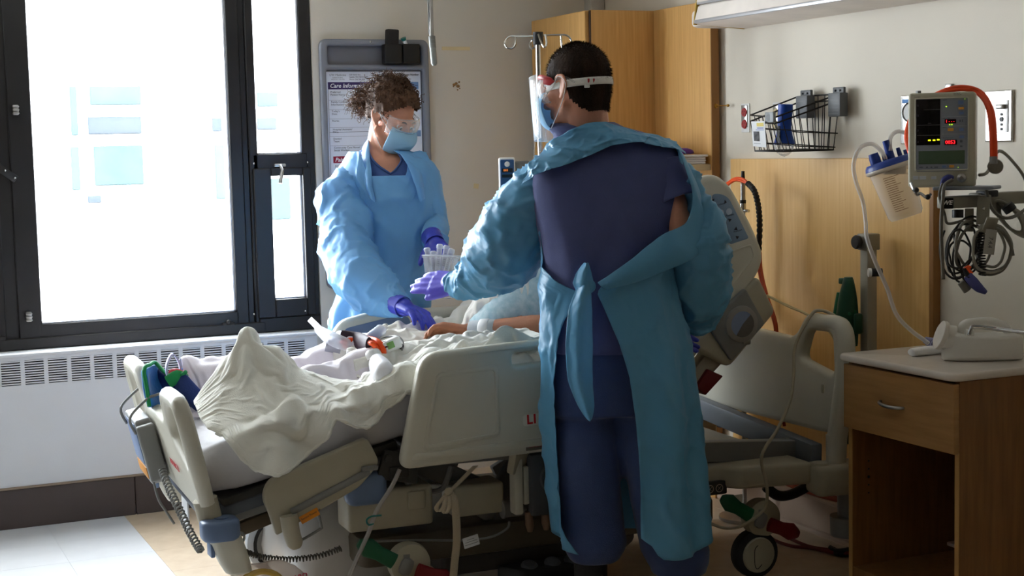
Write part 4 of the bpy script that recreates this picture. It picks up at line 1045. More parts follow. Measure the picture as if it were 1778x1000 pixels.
def head(mb, H, male=True):
    """skull, face, ears and neck in the head's own frame: x = its left, y = face, z = up"""
    T = lambda p: H @ V(p); R = H.to_3x3(); k = 1.0 if male else .95
    def b(c, r, rot=None): mb.ball(T([x*k for x in c]), [x*k for x in r], 22, 16, R @ rot if rot else R)
    def c(a, ra, d, rd): capmesh(mb, T([x*k for x in a]), ra*k, T([x*k for x in d]), rd*k, 12)
    b((0, -.018, .030), (.076, .096, .086)); b((0, .02, -.03), (.062, .072, .085)); b((0, .035, -.085), (.046, .048, .036)); b((0, .066, -.100), (.020, .016, .016))
    c((0, .088, .000), .008, (0, .110, -.040), .013); b((0, .102, -.044), (.018, .014, .010)); c((-.042, .078, .017), .011, (.042, .078, .017), .011)
    for s in (-1, 1): b((s*.042, .056, -.034), (.026, .028, .024)); c((s*.060, .0, -.06), .018, (s*.035, .05, -.095), .016)
    c((-.018, .086, -.066), .006, (.018, .086, -.066), .006); c((-.015, .084, -.078), .007, (.015, .084, -.078), .007)
    for s in (-1, 1):
        rot = Matrix.Rotation(s*.35, 3, 'Z')
        b((s*.080, -.012, -.005), (.007, .020, .030), rot)
        mb.tube([T([x*k for x in p]) for p in ((s*.076, .006, .004), (s*.084, .004, .024), (s*.090, -.018, .030), (s*.092, -.032, .016), (s*.090, -.030, -.004), (s*.085, -.016, -.022), (s*.079, -.002, -.034), (s*.076, .006, -.028))], .0058, 8, 4)
def face_bits(parent, H, k, gaze=(0, 0), brow=M_hairm):
    T = lambda p: H @ V([x*k for x in p])
    for s in (-1, 1):
        mb = MB(); mb.ball(T((s*.031, .074, -.003)), .0125*k, 14, 10); e = obj('eye', mb, M_eyew, parent, 180)
        mb = MB(); mb.ball(T((s*.031+gaze[0], .0835, -.003+gaze[1])), .0058*k, 10, 8); obj('iris', mb, M_iris, e, 180)
        mb = MB(); mb.tube([T((s*.031+x, .0825-abs(x)*.12, -.003+z)) for x, z in ((-.014, -.001), (-.006, .0065), (.006, .007), (.014, .0))], .0034, 8, 4); obj('eyelid', mb, M_skin, parent, 180)
        mb = MB(); mb.tube([T((s*x, y, z)) for x, y, z in ((.014, .089, .016), (.03, .089, .022), (.05, .078, .015))], [.002, .0035, .0015], 8, 4); obj('eyebrow', mb, brow, parent, 180)
def mask_and_goggles(parent, H, k, ears=(1, -1), gog=True):
    T = lambda p: H @ V([x*k for x in p])
    # pleated mask: rows from the nose bridge to under the chin
    R = []
    rows = [(-.014, .116, .064), (-.028, .129, .072), (-.045, .137, .077), (-.060, .135, .078), (-.072, .131, .078), (-.085, .125, .076), (-.098, .117, .072), (-.110, .105, .062), (-.120, .086, .047)]
    for i, (z, yf, xs) in enumerate(rows):
        row = []
        for j in range(-10, 11):
            a = j/10*1.25; pl = (.0016 if i % 2 else -.0012)*(1-abs(j)/10)
            row.append(T((xs*math.sin(a)/math.sin(1.25), .030+(yf-.030+pl)*math.cos(a)**.75, z-.006*abs(j)/10*(1 if i > 5 else -.6)+.002*n3((j*.5, i*.6, 1), 1))))
        R.append(row)
    mb = MB(); mb.loft(R, False); o = obj('mask', mb, M_mask, parent, 180); solid(o, .0016)
    mb = MB(); mb.tube([R[0][j]+(R[0][j]-R[1][j])*.12 for j in range(21)], .0018, 6); obj('mask_edge', mb, M_mask, o, 180)
    for s in (-1, 1):
        e = 20 if s > 0 else 0
        mb = MB(); mb.tube([R[1][e], T((s*.082, .022, .000)), T((s*.091, -.008, .026)), T((s*.094, -.034, .006)), T((s*.086, -.018, -.030)), T((s*.080, .012, -.070)), R[7][e]], .0013, 6, 5); obj('ear_loop', mb, M_white, o, 180)
    if gog:
        R = []
        for z, yy, xx in ((-.036, .100, .070), (-.026, .110, .076), (-.008, .115, .080), (.012, .114, .082), (.028, .108, .080), (.034, .100, .076)):
            R.append([T((xx*math.sin(j/12*1.45)/math.sin(1.45), .022+(yy-.022)*math.cos(j/12*1.45)**.6, z+.004*math.cos(j/12*3))) for j in range(-12, 13)])
        mb = MB(); mb.loft(R, False); g = obj('goggles', mb, M_clear, parent, 180); solid(g, .0022, 1)
        for r_, nm in ((R[0], 'rim'), (R[-1], 'rim')): mb = MB(); mb.tube(r_, .0024, 6); obj(nm, mb, M_clear, g, 180)
        for s in (-1, 1):
            e = 24 if s > 0 else 0
            mb = MB(); mb.tube([R[3][e], T((s*.088, .0, .018)), T((s*.089, -.03, .02)), T((s*.083, -.06, .0))], .003, 8, 4, flat=.5); obj('temple', mb, M_clear, g, 180)

class Torso:
    """stack of horizontal ellipses fitted to picture rows: (py, cx, half width px, half depth m)"""
    def __init__(s, rows, d, yaw, lean=0):
        s.r = sorted(r if len(r) > 4 else r+(0,) for r in rows); s.d = d; s.rg = rotz(RGT, yaw); s.fw = rotz(FWD, yaw); s.lean = lean; s.ys = [r[0] for r in s.r]
    def row(s, py):
        f = lambda k: float(np.interp(py, s.ys, [r[k] for r in s.r])); d = s.d+(float(np.interp(py, s.ys, [r[4] for r in s.r])) if len(s.r[0]) > 4 else 0)
        return pt(f(1), py, d=d), f(2)*d/FPX, f(3)
    def p(s, py, th, off=0, e=.9):
        c, a, b = s.row(py); x = math.sin(th); y = math.cos(th)
        x = math.copysign(abs(x)**e, x); y = math.copysign(abs(y)**e, y)
        return c+s.rg*((a+off)*x)-s.fw*((b+off)*y)
    def loft(s, pys, off=0, n=40, cap=True, amp=0, fs=6, seed=1):
        R = []
        for py in pys:
            r = []
            for j in range(n):
                th = 2*PI*j/n; q = s.p(py, th, off); f = gmix((q.x, q.y, q.z*.4), amp, fs, seed) if amp else 0; r.append(s.p(py, th, off+f))
            R.append(r)
        mb = MB(); mb.loft(R, True, cap); return mb
    def patch(s, rows, off, m=60, amp=.008, fs=7, seed=2, vz=.5):
        """open cloth: rows (py, th0, th1) with th measured from the back centre, going the long way through th1"""
        R = []
        for py, t0, t1 in rows:
            r = []
            for j in range(m+1):
                th = t0+(t1-t0)*j/m; q = s.p(py, th, off); f = gmix((q.x, q.y, q.z*vz), amp, fs, seed); r.append(s.p(py, th, off+f))
            R.append(r)
        mb = MB(); mb.loft(R, False); return mb, R
def interp_rows(rows, n):
    ys = [r[0] for r in rows]; out = []
    for i in range(n+1):
        y = ys[0]+(ys[-1]-ys[0])*i/n; out.append(tuple([y]+[float(np.interp(y, ys, [r[k] for r in rows])) for k in range(1, len(rows[0]))]))
    return out
def sleeve_mesh(pts, n=72, k=13, amp=.009, fs=9, seed=3, cuff=True, puff=1):
    """puffed film sleeve along picture points (px, py, d, r px)"""
    P = [pt(a, b, d=d) for a, b, d, r in pts]; rad = [r*d/FPX for a, b, d, r in pts]
    C = catmull(P, k); m = len(C); rr = np.interp(np.linspace(0, 1, m), np.linspace(0, 1, len(rad)), rad)
    mb0 = MB(); mb0.tube(C, [float(x) for x in rr], n, cap=False); mb = MB(); vs = []
    for i, v in enumerate(mb0.v):
        ri = i//n; c = C[ri]; u = (v-c); L = u.length; u.normalize(); s_ = ri/m
        f = crease((v.x, v.y, v.z), amp*1.25, fs*1.15, seed)+amp*.8*n3(v, 5.5, seed+2)+amp*.45*math.sin(s_*40+5*n3(v, 7, seed))*max(0, n3(v, 4, seed+9)+.2)+amp*(max(0, s_-.8)*3)*math.sin(s_*120+3*n3(v, 9, seed))*.35
        vs.append(c+u*(L+f*min(1, L/.03)))
    mb.add(vs, mb0.f); return mb
def glove(parent, m_, wrist, arm_dir, build, name='glove', rad=1.13):
    mb = MB(); ends = build(mb, rad); w = V(wrist); a = V(arm_dir).normalized(); capmesh(mb, w-a*.05, .034, w+a*.03, .031)
    mb2 = remesh_body(mb, .0042, 2); o = obj(name, mb2, m_, parent, 180)
    q = MB(); q.tube([w-a*.045, w-a*.03, w-a*.005, w+a*.02], [.039, .037, .036, .036], 20, 3, cap=False); c = obj('glove_cuff', q, m_, o, 180); solid(c, .0016, 0)
    return o

# ---------------------------------------------------------------- standing clinician seen from behind
D = 4.50
manT = thing('person', 'man seen from behind, blue plastic gown open over navy scrubs, white head strap', 'person', pt(1050, 1090, d=D)*1)
manT.location.z = 0
T1 = Torso([(205, 1008, 40, .055, .02), (222, 1016, 62, .075, .01), (236, 1048, 80, .088), (252, 1060, 102, .10), (278, 1056, 128, .115), (320, 1056, 132, .125), (380, 1056, 122, .125), (440, 1055, 112, .118), (500, 1052, 106, .115), (560, 1053, 103, .12), (600, 1057, 104, .125), (660, 1060, 106, .125), (700, 1060, 104, .12)], D, .12)
W = lambda px, py, d=D: pt(px, py, d=d)
hf = (rotz(FWD, math.radians(52))*.98+V((0, 0, -.14))).normalized(); hl = V((0, 0, 1)).cross(hf).normalized()   # face direction; hl = its left
hu = hf.cross(-hl).normalized() if (hf.cross(-hl)).z > 0 else -hf.cross(-hl).normalized()
hc = W(998, 150, D-.02)
HM = Matrix(((hl.x, hf.x, hu.x, hc.x), (hl.y, hf.y, hu.y, hc.y), (hl.z, hf.z, hu.z, hc.z), (0, 0, 0, 1)))
LS, LE, LW = W(952, 304, D+.02), W(868, 425, D+.16), W(797, 491, D+.36)
RS, RE, RW = W(1156, 302, D), W(1186, 425, D-.06), W(1200, 540, D+.10)
LHd = W(722, 490, D+.44)-LW; RHd = W(1188, 580, D+.17)-RW
LK = (W(1018, 640), W(1012, 800, D-.03), W(1026, 1010, D+.02), W(1030, 1066, D+.02)); RK = (W(1098, 640), W(1128, 815, D-.04), W(1172, 1020, D-.02), W(1178, 1070, D-.02))
lhand = lambda mb, rad: hand(mb, LW, LHd, FWD*.85+V((0, 0, -.5)), .185, (.08, .09, .12, .15), side=1, spread=.0, rad=rad*1.05, thumb_dir=LHd.normalized()*.85+V((0, 0, -.34))-FWD*.1)
rhand = lambda mb, rad: hand(mb, RW, RHd, FWD*.6+V((0, 0, -.8)), .185, (.5, .55, .55, .55), side=-1, rad=rad)
mb = MB()
for a_, ra, b_, rb in ((LS, .056, LE, .045), (LE, .046, LW, .028), (RS, .048, RE, .038), (RE, .038, RW, .028)): capmesh(mb, a_, ra, b_, rb)
lhand(mb, .86); rhand(mb, .86)
for K in (LK, RK):
    chain(mb, [K[0], K[1], K[2], K[3]], [.064, .048, .040, .044]); capmesh(mb, K[3], .045, K[3]+FWD*.15+V((0, 0, -.03)), .035)
mb.add(*(lambda q: (q.v, q.f))(T1.loft([206, 222, 236, 252, 278, 320, 380, 440, 500, 560, 600, 660, 700], -.022)))
capmesh(mb, HM @ V((0, -.026, -.05)), .066, W(1016, 232, D+.01), .076); head(mb, HM)
obj('body', remesh_body(mb, .0058, 3), M_skin, manT, 180)
# trousers: two legs joined at the seat
def leg_rings(mb, pts, n=32, seed=1):
    P = [pt(a, b, d=d) for a, b, d, r in pts]; rad = [r*D/FPX for a, b, d, r in pts]; C = catmull(P, 8); m = len(C); rr = np.interp(np.linspace(0, 1, m), np.linspace(0, 1, len(rad)), rad); R = []
    for i, c in enumerate(C):
        row = []
        for j in range(n):
            a_ = 2*PI*j/n; d_ = RGT*math.cos(a_)+FWD*math.sin(a_); q = c+d_*rr[i]; row.append(c+d_*(rr[i]+gmix((q.x, q.y, q.z*.7), .009, 7, seed)+.006*math.sin(i*.9+4*n3(q, 5, seed))*max(0, (i-m*.6)/m)))
        R.append(row)
    mb.loft(R, True, True)
mb = MB(); leg_rings(mb, [(1022, 640, D, 52), (1020, 720, D, 51), (1022, 800, D-.02, 52), (1026, 880, D, 54), (1032, 940, D, 54), (1032, 962, D, 46), (1032, 972, D, 38)]); leg_rings(mb, [(1098, 640, D, 54), (1120, 720, D, 52), (1138, 810, D-.03, 53), (1156, 890, D-.02, 54), (1172, 955, D-.02, 56), (1178, 985, D-.02, 46), (1178, 996, D-.02, 40)], seed=2)
mb.add(*(lambda q: (q.v, q.f))(T1.loft([575, 600, 630, 660, 690, 715], -.004)))
obj('trousers', remesh_body(mb, .009, 2), M_trous, manT, 180)
for K, nm in ((LK, 'left'), (RK, 'right')):
    mb = MB(); a_ = K[2]; g0 = V((a_.x, a_.y, 0))
    chain(mb, [g0+V((0, 0, .30)), g0+V((0, 0, .14)), g0+V((0, 0, .055))], [.052, .050, .052]); chain(mb, [g0+V((0, 0, .052))-FWD*.03, g0+FWD*.10+V((0, 0, .045)), g0+FWD*.19+V((0, 0, .038))], [.05, .046, .036])
    bo = obj('boot', remesh_body(mb, .008, 3), mat('boot_black', (14, 14, 16), .6, bump=.2, bscale=200), manT, 180)
    mb = MB(); mb.panel(rpoly([(-.052, -.085), (.052, -.085), (.058, .15), (.03, .235), (-.03, .235), (-.058, .15)], .03), [], .024, .004, frame(g0+V((0, 0, .012)), RGT, FWD)); obj('sole', mb, M_black, bo)
# scrub top with short right sleeve
mb = MB(); R = []
for py in np.linspace(214, 606, 46):
    r = []
    for j in range(72):
        th = 2*PI*j/72; q = T1.p(py, th, .0); c_, a_, b_ = T1.row(py)
        sx = (q-c_).dot(T1.rg)/max(a_, .01); back = max(0, math.cos(th)); low = min(1, max(0, (py-300)/200))
        f = .017*back*low*(math.sin(sx*9.5+1.2*n3((sx*2, py*.004, 0), 1)+.5)*.6+.7*n3((sx*3.4, py*.006, 2), 1))+gmix((q.x, q.y, q.z*.5), .004, 9, 4)
        if abs(sx) < .16: f -= .010*back*(1-abs(sx)/.16)*min(1, max(0, (py-260)/60))
        if py > 585: f += .004
        r.append(T1.p(py, th, f+.004))
    R.append(r)
mb.loft(R, True, False)
def scr_sleeve(a, b, r0, r1): mb.tube([a, a.lerp(b, .33), a.lerp(b, .66), b], [r0, r0*.97, r1, r1*1.02], 24, 4, cap=False)
scr_sleeve(W(1146, 292), W(1172, 354, D-.03), .076, .068); scr_sleeve(W(966, 312, D+.02), W(922, 362, D+.08), .072, .066)
o = obj('scrub_top', mb, M_scrub, manT, 180); solid(o, .003, 0)
mb = MB(); mb.loft([[T1.p(py, 2*PI*j/60, .008+.002*math.sin(j*1.7)) for j in range(60)] for py in (588, 592, 600, 604)], True); obj('hem', mb, M_scrub, o, 180)
# gown: skirt and front, open at the back
def th_of(py, px, side):
    c_, a_, b_ = T1.row(py); cx = float(np.interp(py, T1.ys, [r[1] for r in T1.r])); hw = float(np.interp(py, T1.ys, [r[2] for r in T1.r])); return cx, hw
GR = Torso([(236, 1048, 84, .10), (252, 1060, 106, .115), (280, 1056, 130, .135), (330, 1056, 130, .145), (405, 1056, 116, .15), (450, 1055, 114, .15), (490, 1054, 116, .15), (540, 1060, 120, .155), (600, 1068, 126, .165), (700, 1077, 131, .175), (800, 1085, 132, .18), (900, 1095, 133, .185), (965, 1102, 133, .185)], D, .05)
edge = [  # py, inner px of right panel, inner px of left strip
    (236, 1124, 945), (262, 1168, 930), (330, 1182, 932), (395, 1168, 940), (408, 1150, 941), (432, 1118, 942), (462, 1078, 945), (486, 1040, 968), (500, 1030, 1002), (520, 1040, 994), (545, 1050, 978), (580, 1063, 966), (640, 1078, 959), (720, 1089, 959), (800, 1095, 964), (880, 1097, 974), (910, 1098, 984), (934, 1130, 1000)]
rows = []
for py, pr, plx in interp_rows(edge, 110):
    cx = float(np.interp(py, GR.ys, [r[1] for r in GR.r])); hw = float(np.interp(py, GR.ys, [r[2] for r in GR.r]))
    a0 = math.asin(max(-.985, min(.985, (pr-cx)/hw))); a1 = math.asin(max(-.985, min(.985, (plx-cx)/hw))); rows.append((py, a0, a1+2*PI))
def gown_rows(GR, rows, m=150, seed=5):
    R = []
    for py, t0, t1 in rows:
        r = []
        for j in range(m+1):
            th = t0+(t1-t0)*j/m; q = GR.p(py, th, 0); k = min(1, max(0, (py-470)/200))
            f = crease((q.x, q.y, q.z*.7), .008, 9, seed)+k*.012*math.sin(th*9+2*n3(q, 3, 8)+py*.004); ed = min(j, m-j)/m
            tie = max(0, 1-abs(py-500)/45)*max(0, 1-ed/.18)
            lowtrim = 0
            r.append(GR.p(py+(12*math.sin(th*2.3+.5) if py > 925 else 0), th, f-.028*tie*.5))
        R.append(r)
    mb = MB(); mb.loft(R, False); return mb
o = obj('gown', gown_rows(GR, rows), M_gownS, manT, 180); solid(o, .0012, 0); gownM = o
# yoke of the gown over shoulders and upper back
up_ = [(905, 300), (930, 274), (958, 242), (985, 224), (1010, 215), (1040, 212), (1066, 222), (1100, 232), (1150, 242), (1182, 262)]; lo_ = [(905, 318), (930, 297), (985, 281), (1050, 252), (1090, 248), (1130, 258), (1165, 263), (1182, 275)]
R = []; nx_ = 110; ny_ = 26
YK = Torso([(200, 1008, 44, .07, .02), (212, 1014, 56, .085), (222, 1018, 72, .10), (236, 1048, 90, .112), (252, 1060, 112, .125), (278, 1056, 140, .14), (320, 1054, 150, .145)], D, .12)
for i in range(ny_+1):
    r = []
    for j in range(nx_+1):
        px = 908+(1178-908)*j/nx_; y0 = float(np.interp(px, [p[0] for p in up_], [p[1] for p in up_])); y1 = float(np.interp(px, [p[0] for p in lo_], [p[1] for p in lo_])); py = y0+(y1-y0)*i/ny_+3*n3((px*.03, i*.3, 0), 1)
        cx = float(np.interp(py, YK.ys, [r_[1] for r_ in YK.r])); hw = float(np.interp(py, YK.ys, [r_[2] for r_ in YK.r])); sx = max(-.97, min(.97, (px-cx)/hw)); th = math.asin(sx)
        q = YK.p(py, th, 0); f = crease((q.x*1.2, q.y, q.z*1.7), .011, 13, 21)+.005*math.sin(px*.05-py*.16)
        r.append(YK.p(py, th, .010+f))
    R.append(r)
# fold over the shoulders to the front
front = [[R[0][j].lerp(R[0][j]+FWD*(.05+.03*k)+V((0, 0, -.012*k*k)), 1) for j in range(nx_+1)] for k in (3, 2, 1)]
mb = MB(); mb.loft(front+R, False); y_ = obj('gown_yoke', mb, M_gownS, manT, 180); solid(y_, .0012, 1)
# sleeves
for nm, P_, sd in (('left', [(966, 292, D+.0, 28), (938, 320, D+.02, 42), (914, 358, D+.06, 54), (893, 403, D+.12, 64), (872, 442, D+.20, 66), (842, 470, D+.27, 46), (815, 485, D+.32, 31), (797, 491, D+.35, 24), (786, 491, D+.375, 21)], 31),
                   ('right', [(1156, 284, D-.01, 14), (1190, 308, D-.02, 18), (1208, 346, D-.03, 20), (1224, 390, D-.03, 34), (1216, 428, D-.02, 52), (1213, 472, D+.02, 53), (1213, 515, D+.06, 49), (1206, 548, D+.10, 38), (1198, 568, D+.12, 26)], 37)):
    o = obj('gown_sleeve', sleeve_mesh(P_, seed=sd, amp=.010), M_gownS, manT, 180); solid(o, .0012, 0)
# open flap of the right sleeve from shoulder to waist, leaving the upper arm bare
mb = MB(); R = []
for i in range(41):
    t = i/40; a_ = catmull([W(1176, 258, D-.13), W(1192, 302, D-.12), W(1200, 340, D-.11), W(1190, 386, D-.12), W(1150, 406, D-.145), W(1116, 432, D-.155), W(1078, 462, D-.165), W(1030, 494, D-.165)], 6)[min(41, int(t*42))]; b_ = catmull([W(1188, 272, D-.06), W(1206, 312, D-.06), W(1224, 370, D-.05), W(1230, 420, D-.06), W(1200, 450, D-.12), W(1160, 468, D-.14), W(1110, 488, D-.15), W(1040, 506, D-.165)], 6)[min(41, int(t*42))]
    R.append([a_.lerp(b_, k/8)+RGT*gmix(a_.lerp(b_, k/8), .005, 12, 3)-FWD*(.012*math.sin(PI*k/8)) for k in range(9)])
mb.loft(R, False); o = obj('sleeve_flap', mb, M_gownS, manT, 180); solid(o, .0012, 1)
# waist tie: knot, short upright end and long hanging end
def ribbon(nm, cl, wd, seed):
    mb = MB(); C = catmull([W(a, b, d) for a, b, d, w in cl], 6); ww = np.interp(np.linspace(0, 1, len(C)), np.linspace(0, 1, len(cl)), [c[3] for c in cl])
    R = [[c+RGT*(x*float(w)*D/FPX)-FWD*(.012*math.cos(x*3.2)+gmix((c.x+x*.1, c.y, c.z), .006, 16, seed)) for x in [k/6-1 for k in range(13)]] for c, w in zip(C, ww)]
    mb.loft(R, False); o = obj(nm, mb, M_gownS, manT, 180); solid(o, .0015, 1)
ribbon('gown_tie', [(1014, 510, D-.175, 10), (1013, 492, D-.18, 18), (1014, 474, D-.175, 13), (1018, 456, D-.17, 3)], 0, 2)
ribbon('gown_tie', [(1015, 494, D-.185, 10), (1008, 540, D-.20, 20), (1006, 600, D-.205, 23), (1008, 660, D-.205, 21), (1018, 705, D-.205, 14), (1024, 730, D-.205, 3)], 0, 6)
mb = MB(); mb.ball(W(1020, 497, D-.165), (.026, .018, .022), 14, 10); obj('tie_knot', mb, M_gownS, manT, 180)
# gloves
glove(manT, M_glove, LW, LHd, lhand); glove(manT, M_glove2, RW, RHd, rhand)
# hair, cropped
mb = MB(); R = []; nth, nph = 38, 72
def hairline(y, s=1): return float(np.interp(y, [-.12, -.07, -.035, -.005, .02, .045, .075, .10], [-.092, -.088, -.055, .030, .014, .028, .066, .075]))
fs_ = []; vs_ = []
HZ = [.028+.0965*math.cos(PI/2*i/14) for i in range(15)]+[.028-.0055*k for k in range(1, 25)]
for i in range(nth+1):
    z = HZ[i]; rad = math.sin(PI/2*i/14) if i <= 14 else float(np.interp(z, [-.105, -.07, -.03, .0, .028], [.74, .80, .93, .985, 1.0]))
    for j in range(nph):
        ph = 2*PI*j/nph; p = V((.0815*rad*math.cos(ph), -.018+.102*rad*math.sin(ph), z)); p += V((p.x, p.y, 0)).normalized()*.002*n3(p, 60) if i else V(); vs_.append(p)
for i in range(nth):
    for j in range(nph):
        q = [i*nph+j, i*nph+(j+1) % nph, (i+1)*nph+(j+1) % nph, (i+1)*nph+j]; c_ = sum((vs_[k] for k in q), V())/4
        if c_.z > hairline(c_.y): fs_.append(q)
used = sorted(set(k for f in fs_ for k in f)); mp_ = {k: i for i, k in enumerate(used)}
mb = MB(HM); mb.add([vs_[k] for k in used], [[mp_[k] for k in f] for f in fs_]); hr = obj('hair', mb, M_hairm, manT, 180)
mb = MB(HM); rnd = random.Random(5)
for f in fs_:
    for _ in range(3):
        a_ = rnd.random(); b_ = rnd.random(); p = (vs_[f[0]]*(1-a_)+vs_[f[1]]*a_)*(1-b_)+(vs_[f[3]]*(1-a_)+vs_[f[2]]*a_)*b_
        n_ = V((p.x, p.y+.018, p.z-.02)).normalized(); d_ = (n_*.7+V((rnd.uniform(-.3, .3), -.2, rnd.uniform(-.5, .0)))).normalized(); t_ = n_.orthogonal().normalized()*.0007
        mb.add([p-t_, p+t_, p+d_*rnd.uniform(.005, .011)], [[0, 1, 2]])
obj('hair_stubble', mb, M_hairm, manT, 180, kind='stuff')
# white head strap with buckle, red visor clip, clear face shield, goggles, mask
mb = MB(HM); R = []
for j in range(49):
    a_ = math.radians(-62+j*(304/48.)) - PI/2 - math.radians(0)
    a_ = math.radians(118)+math.radians(304)*j/48
    c_ = V((.0835*math.cos(a_-PI/2+PI/2)*1.0, -.018+.1035*math.sin(a_), .002+.006*math.sin(a_)))
    R.append([c_+V((0, 0, -.011)), c_+V((0, 0, -.004))+V((math.cos(a_), math.sin(a_), 0))*.0012, c_+V((0, 0, .004))+V((math.cos(a_), math.sin(a_), 0))*.0012, c_+V((0, 0, .011))])
mb.loft(R, False); o = obj('head_strap', mb, mat('elastic_white', (226, 224, 220), .8, bump=.2, bscale=300), manT, 180); solid(o, .0018, 0)
iv = HM.inverted()
def onhead(px, py, push=0):
    """point of the head's shell under a picture point"""
    r = (HM.to_3x3().inverted() @ ray(px, py)); o_ = iv @ CAM; S = V((1/.0855, 1/.106, 1/.099)); cc = V((0, -.018, .028))
    oo = V([(o_[k]-cc[k])*S[k] for k in range(3)]); dd = V([r[k]*S[k] for k in range(3)]); A = dd.dot(dd); B = 2*oo.dot(dd); Cc = oo.dot(oo)-1; disc = max(0, B*B-4*A*Cc); t = (-B-math.sqrt(disc))/(2*A); return CAM+ray(px, py)*t
q = onhead(1019, 146); mb = MB(); mb.box(q-FWD*.003, (.016, .006, .022), .002, 2, frame((0, 0, 0), RGT, -FWD).to_3x3()); obj('strap_buckle', mb, M_white, manT)
mb = MB()
for dx in (0, 9): mb.box(onhead(1022+dx, 140)-FWD*.003, (.006, .004, .012), .001, 1)
objs('buckle_tab', mb, M_red, manT)
mb = MB(HM); mb.tube([V((s_*x, y, z)) for s_, x, y, z in ((1, .084, .020, .020), (1, .076, .058, .036), (1, .046, .092, .042), (0, 0, .104, .044), (-1, .046, .092, .042), (-1, .076, .058, .036), (-1, .084, .020, .020))], .0075, 8, 5, flat=.6, up=(0, 0, 1)); obj('visor_band', mb, M_red, manT, 60, label='red visor band')
mb = MB(HM); mb.panel(rpoly([(-.02, -.008), (.004, -.012), (.02, 0), (.004, .012), (-.02, .008)], .004), [], .006, .001, frame((.090, .026, .018), (0, -1, -.2), (0, -.2, 1))); obj('visor_clip', mb, M_red, manT)
mb = MB(HM); R = []
for i in range(9):
    t = i/8; R.append([V((.100*math.sin(j/12*1.25), .030+.112*math.cos(j/12*1.25)+.012*t, .045-.185*t)) for j in range(-12, 13)])
mb.loft(R, False); o = obj('face_shield', mb, M_clear2, manT, 180); solid(o, .0008, 0)
mb = MB(HM); mb.tube([r_[-1] for r_ in R], .0009, 6); mb.tube(R[0], .0012, 6); mb.tube(R[-1], .0009, 6); obj('shield_edge', mb, M_clear, o, 180)
face_bits(manT, HM, 1.0); mask_and_goggles(manT, HM, 1.0)

# ---------------------------------------------------------------- clinician beyond the bed, bending over it
D2 = 5.74
womT = thing('person', 'woman with curly brown hair, goggles and blue mask bending over bed by window', 'person', pt(668, 600, d=D2))
womT.location.z = 0
fy = math.radians(180-38)
Wp = lambda px, py, d=D2: pt(px, py, d=d)
WR_ = [(252, 655, 26, .05, .03), (264, 664, 44, .07, .01), (278, 670, 66, .085), (300, 673, 76, .10), (335, 678, 76, .115), (380, 682, 72, .115), (430, 680, 70, .11), (470, 672, 72, .112), (520, 664, 76, .12), (580, 660, 82, .13), (680, 658, 86, .135), (760, 658, 84, .13)]
T2 = Torso(WR_, D2, 0)
hf2 = (rotz(FWD, fy)*-0+(RGT*math.sin(math.radians(52))-FWD*math.cos(math.radians(52)))*.86+V((0, 0, -.50))).normalized(); hl2 = V((0, 0, 1)).cross(hf2).normalized(); hu2 = hl2.cross(hf2).normalized()
if hu2.z < 0: hu2 = -hu2
# x axis must be the person's left: y (face) cross z (up) = x
hl2 = hf2.cross(hu2).normalized(); hc2 = Wp(682, 203, D2-.01)
HW2 = Matrix(((hl2.x, hf2.x, hu2.x, hc2.x), (hl2.y, hf2.y, hu2.y, hc2.y), (hl2.z, hf2.z, hu2.z, hc2.z), (0, 0, 0, 1)))
# same for the man (rebuild-safe check is done above through hl, hf, hu)
aS, aE, aW = Wp(608, 300, D2+.02), Wp(600, 430, D2-.20), Wp(694, 530, D2-.46)
bS, bE, bW = Wp(736, 305, D2-.02), Wp(752, 392, D2-.02), Wp(754, 420, D2-.20)
aH = Wp(762, 560, D2-.60)-aW; bH = Wp(770, 452, D2-.33)-bW
ahand = lambda mb, rad: hand(mb, aW, aH, V((0, 0, -1))*.9-FWD*.25, .18, (.28, .34, .38, .42), side=1, spread=.05, rad=rad*1.02, thumb_dir=aH.normalized()+RGT*.15+FWD*.15+V((0, 0, .05)))
bhand = lambda mb, rad: hand(mb, bW, bH, V((.35, .2, -.9)), .18, (.45, .5, .55, .6), side=-1, spread=.06, rad=rad)
mb = MB()
for a_, ra, b_, rb in ((aS, .050, aE, .040), (aE, .040, aW, .025), (bS, .050, bE, .040), (bE, .040, bW, .025)): capmesh(mb, a_, ra, b_, rb)
ahand(mb, .86); bhand(mb, .86)
mb.add(*(lambda q: (q.v, q.f))(T2.loft([262, 278, 300, 335, 380, 430, 470, 520, 580, 680, 740], -.025)))
for s in (-1, 1): chain(mb, [Wp(660+s*36, 700), Wp(660+s*36, 820, D2-.01), V((*(Wp(660+s*36, 820).to_2d()), .08))], [.078, .052, .038]); q = V((*(Wp(660+s*36, 820).to_2d()), .05)); capmesh(mb, q, .042, q-FWD*.14, .032)
capmesh(mb, HW2 @ V((0, -.026, -.05)), .052, Wp(656, 288, D2+.03), .058)
for s in (-.025, .03): capmesh(mb, HW2 @ V((s*1.6, .0, -.08)), .014, Wp(668, 290, D2-.05)+RGT*s*.6, .013)
head(mb, HW2, False)
obj('body', remesh_body(mb, .0055, 3), M_skin, womT, 180)
face_bits(womT, HW2, .95, (0, -.004), M_hairw); mask_and_goggles(womT, HW2, .95)
for s in (-1, 1):
    q = V((*(Wp(660+s*36, 820).to_2d()), 0)); mb = MB(); chain(mb, [q+V((0, 0, .05))+FWD*.03, q-FWD*.10+V((0, 0, .04)), q-FWD*.17+V((0, 0, .035))], [.048, .044, .034]); obj('shoe', remesh_body(mb, .008, 2), M_white, womT, 180)
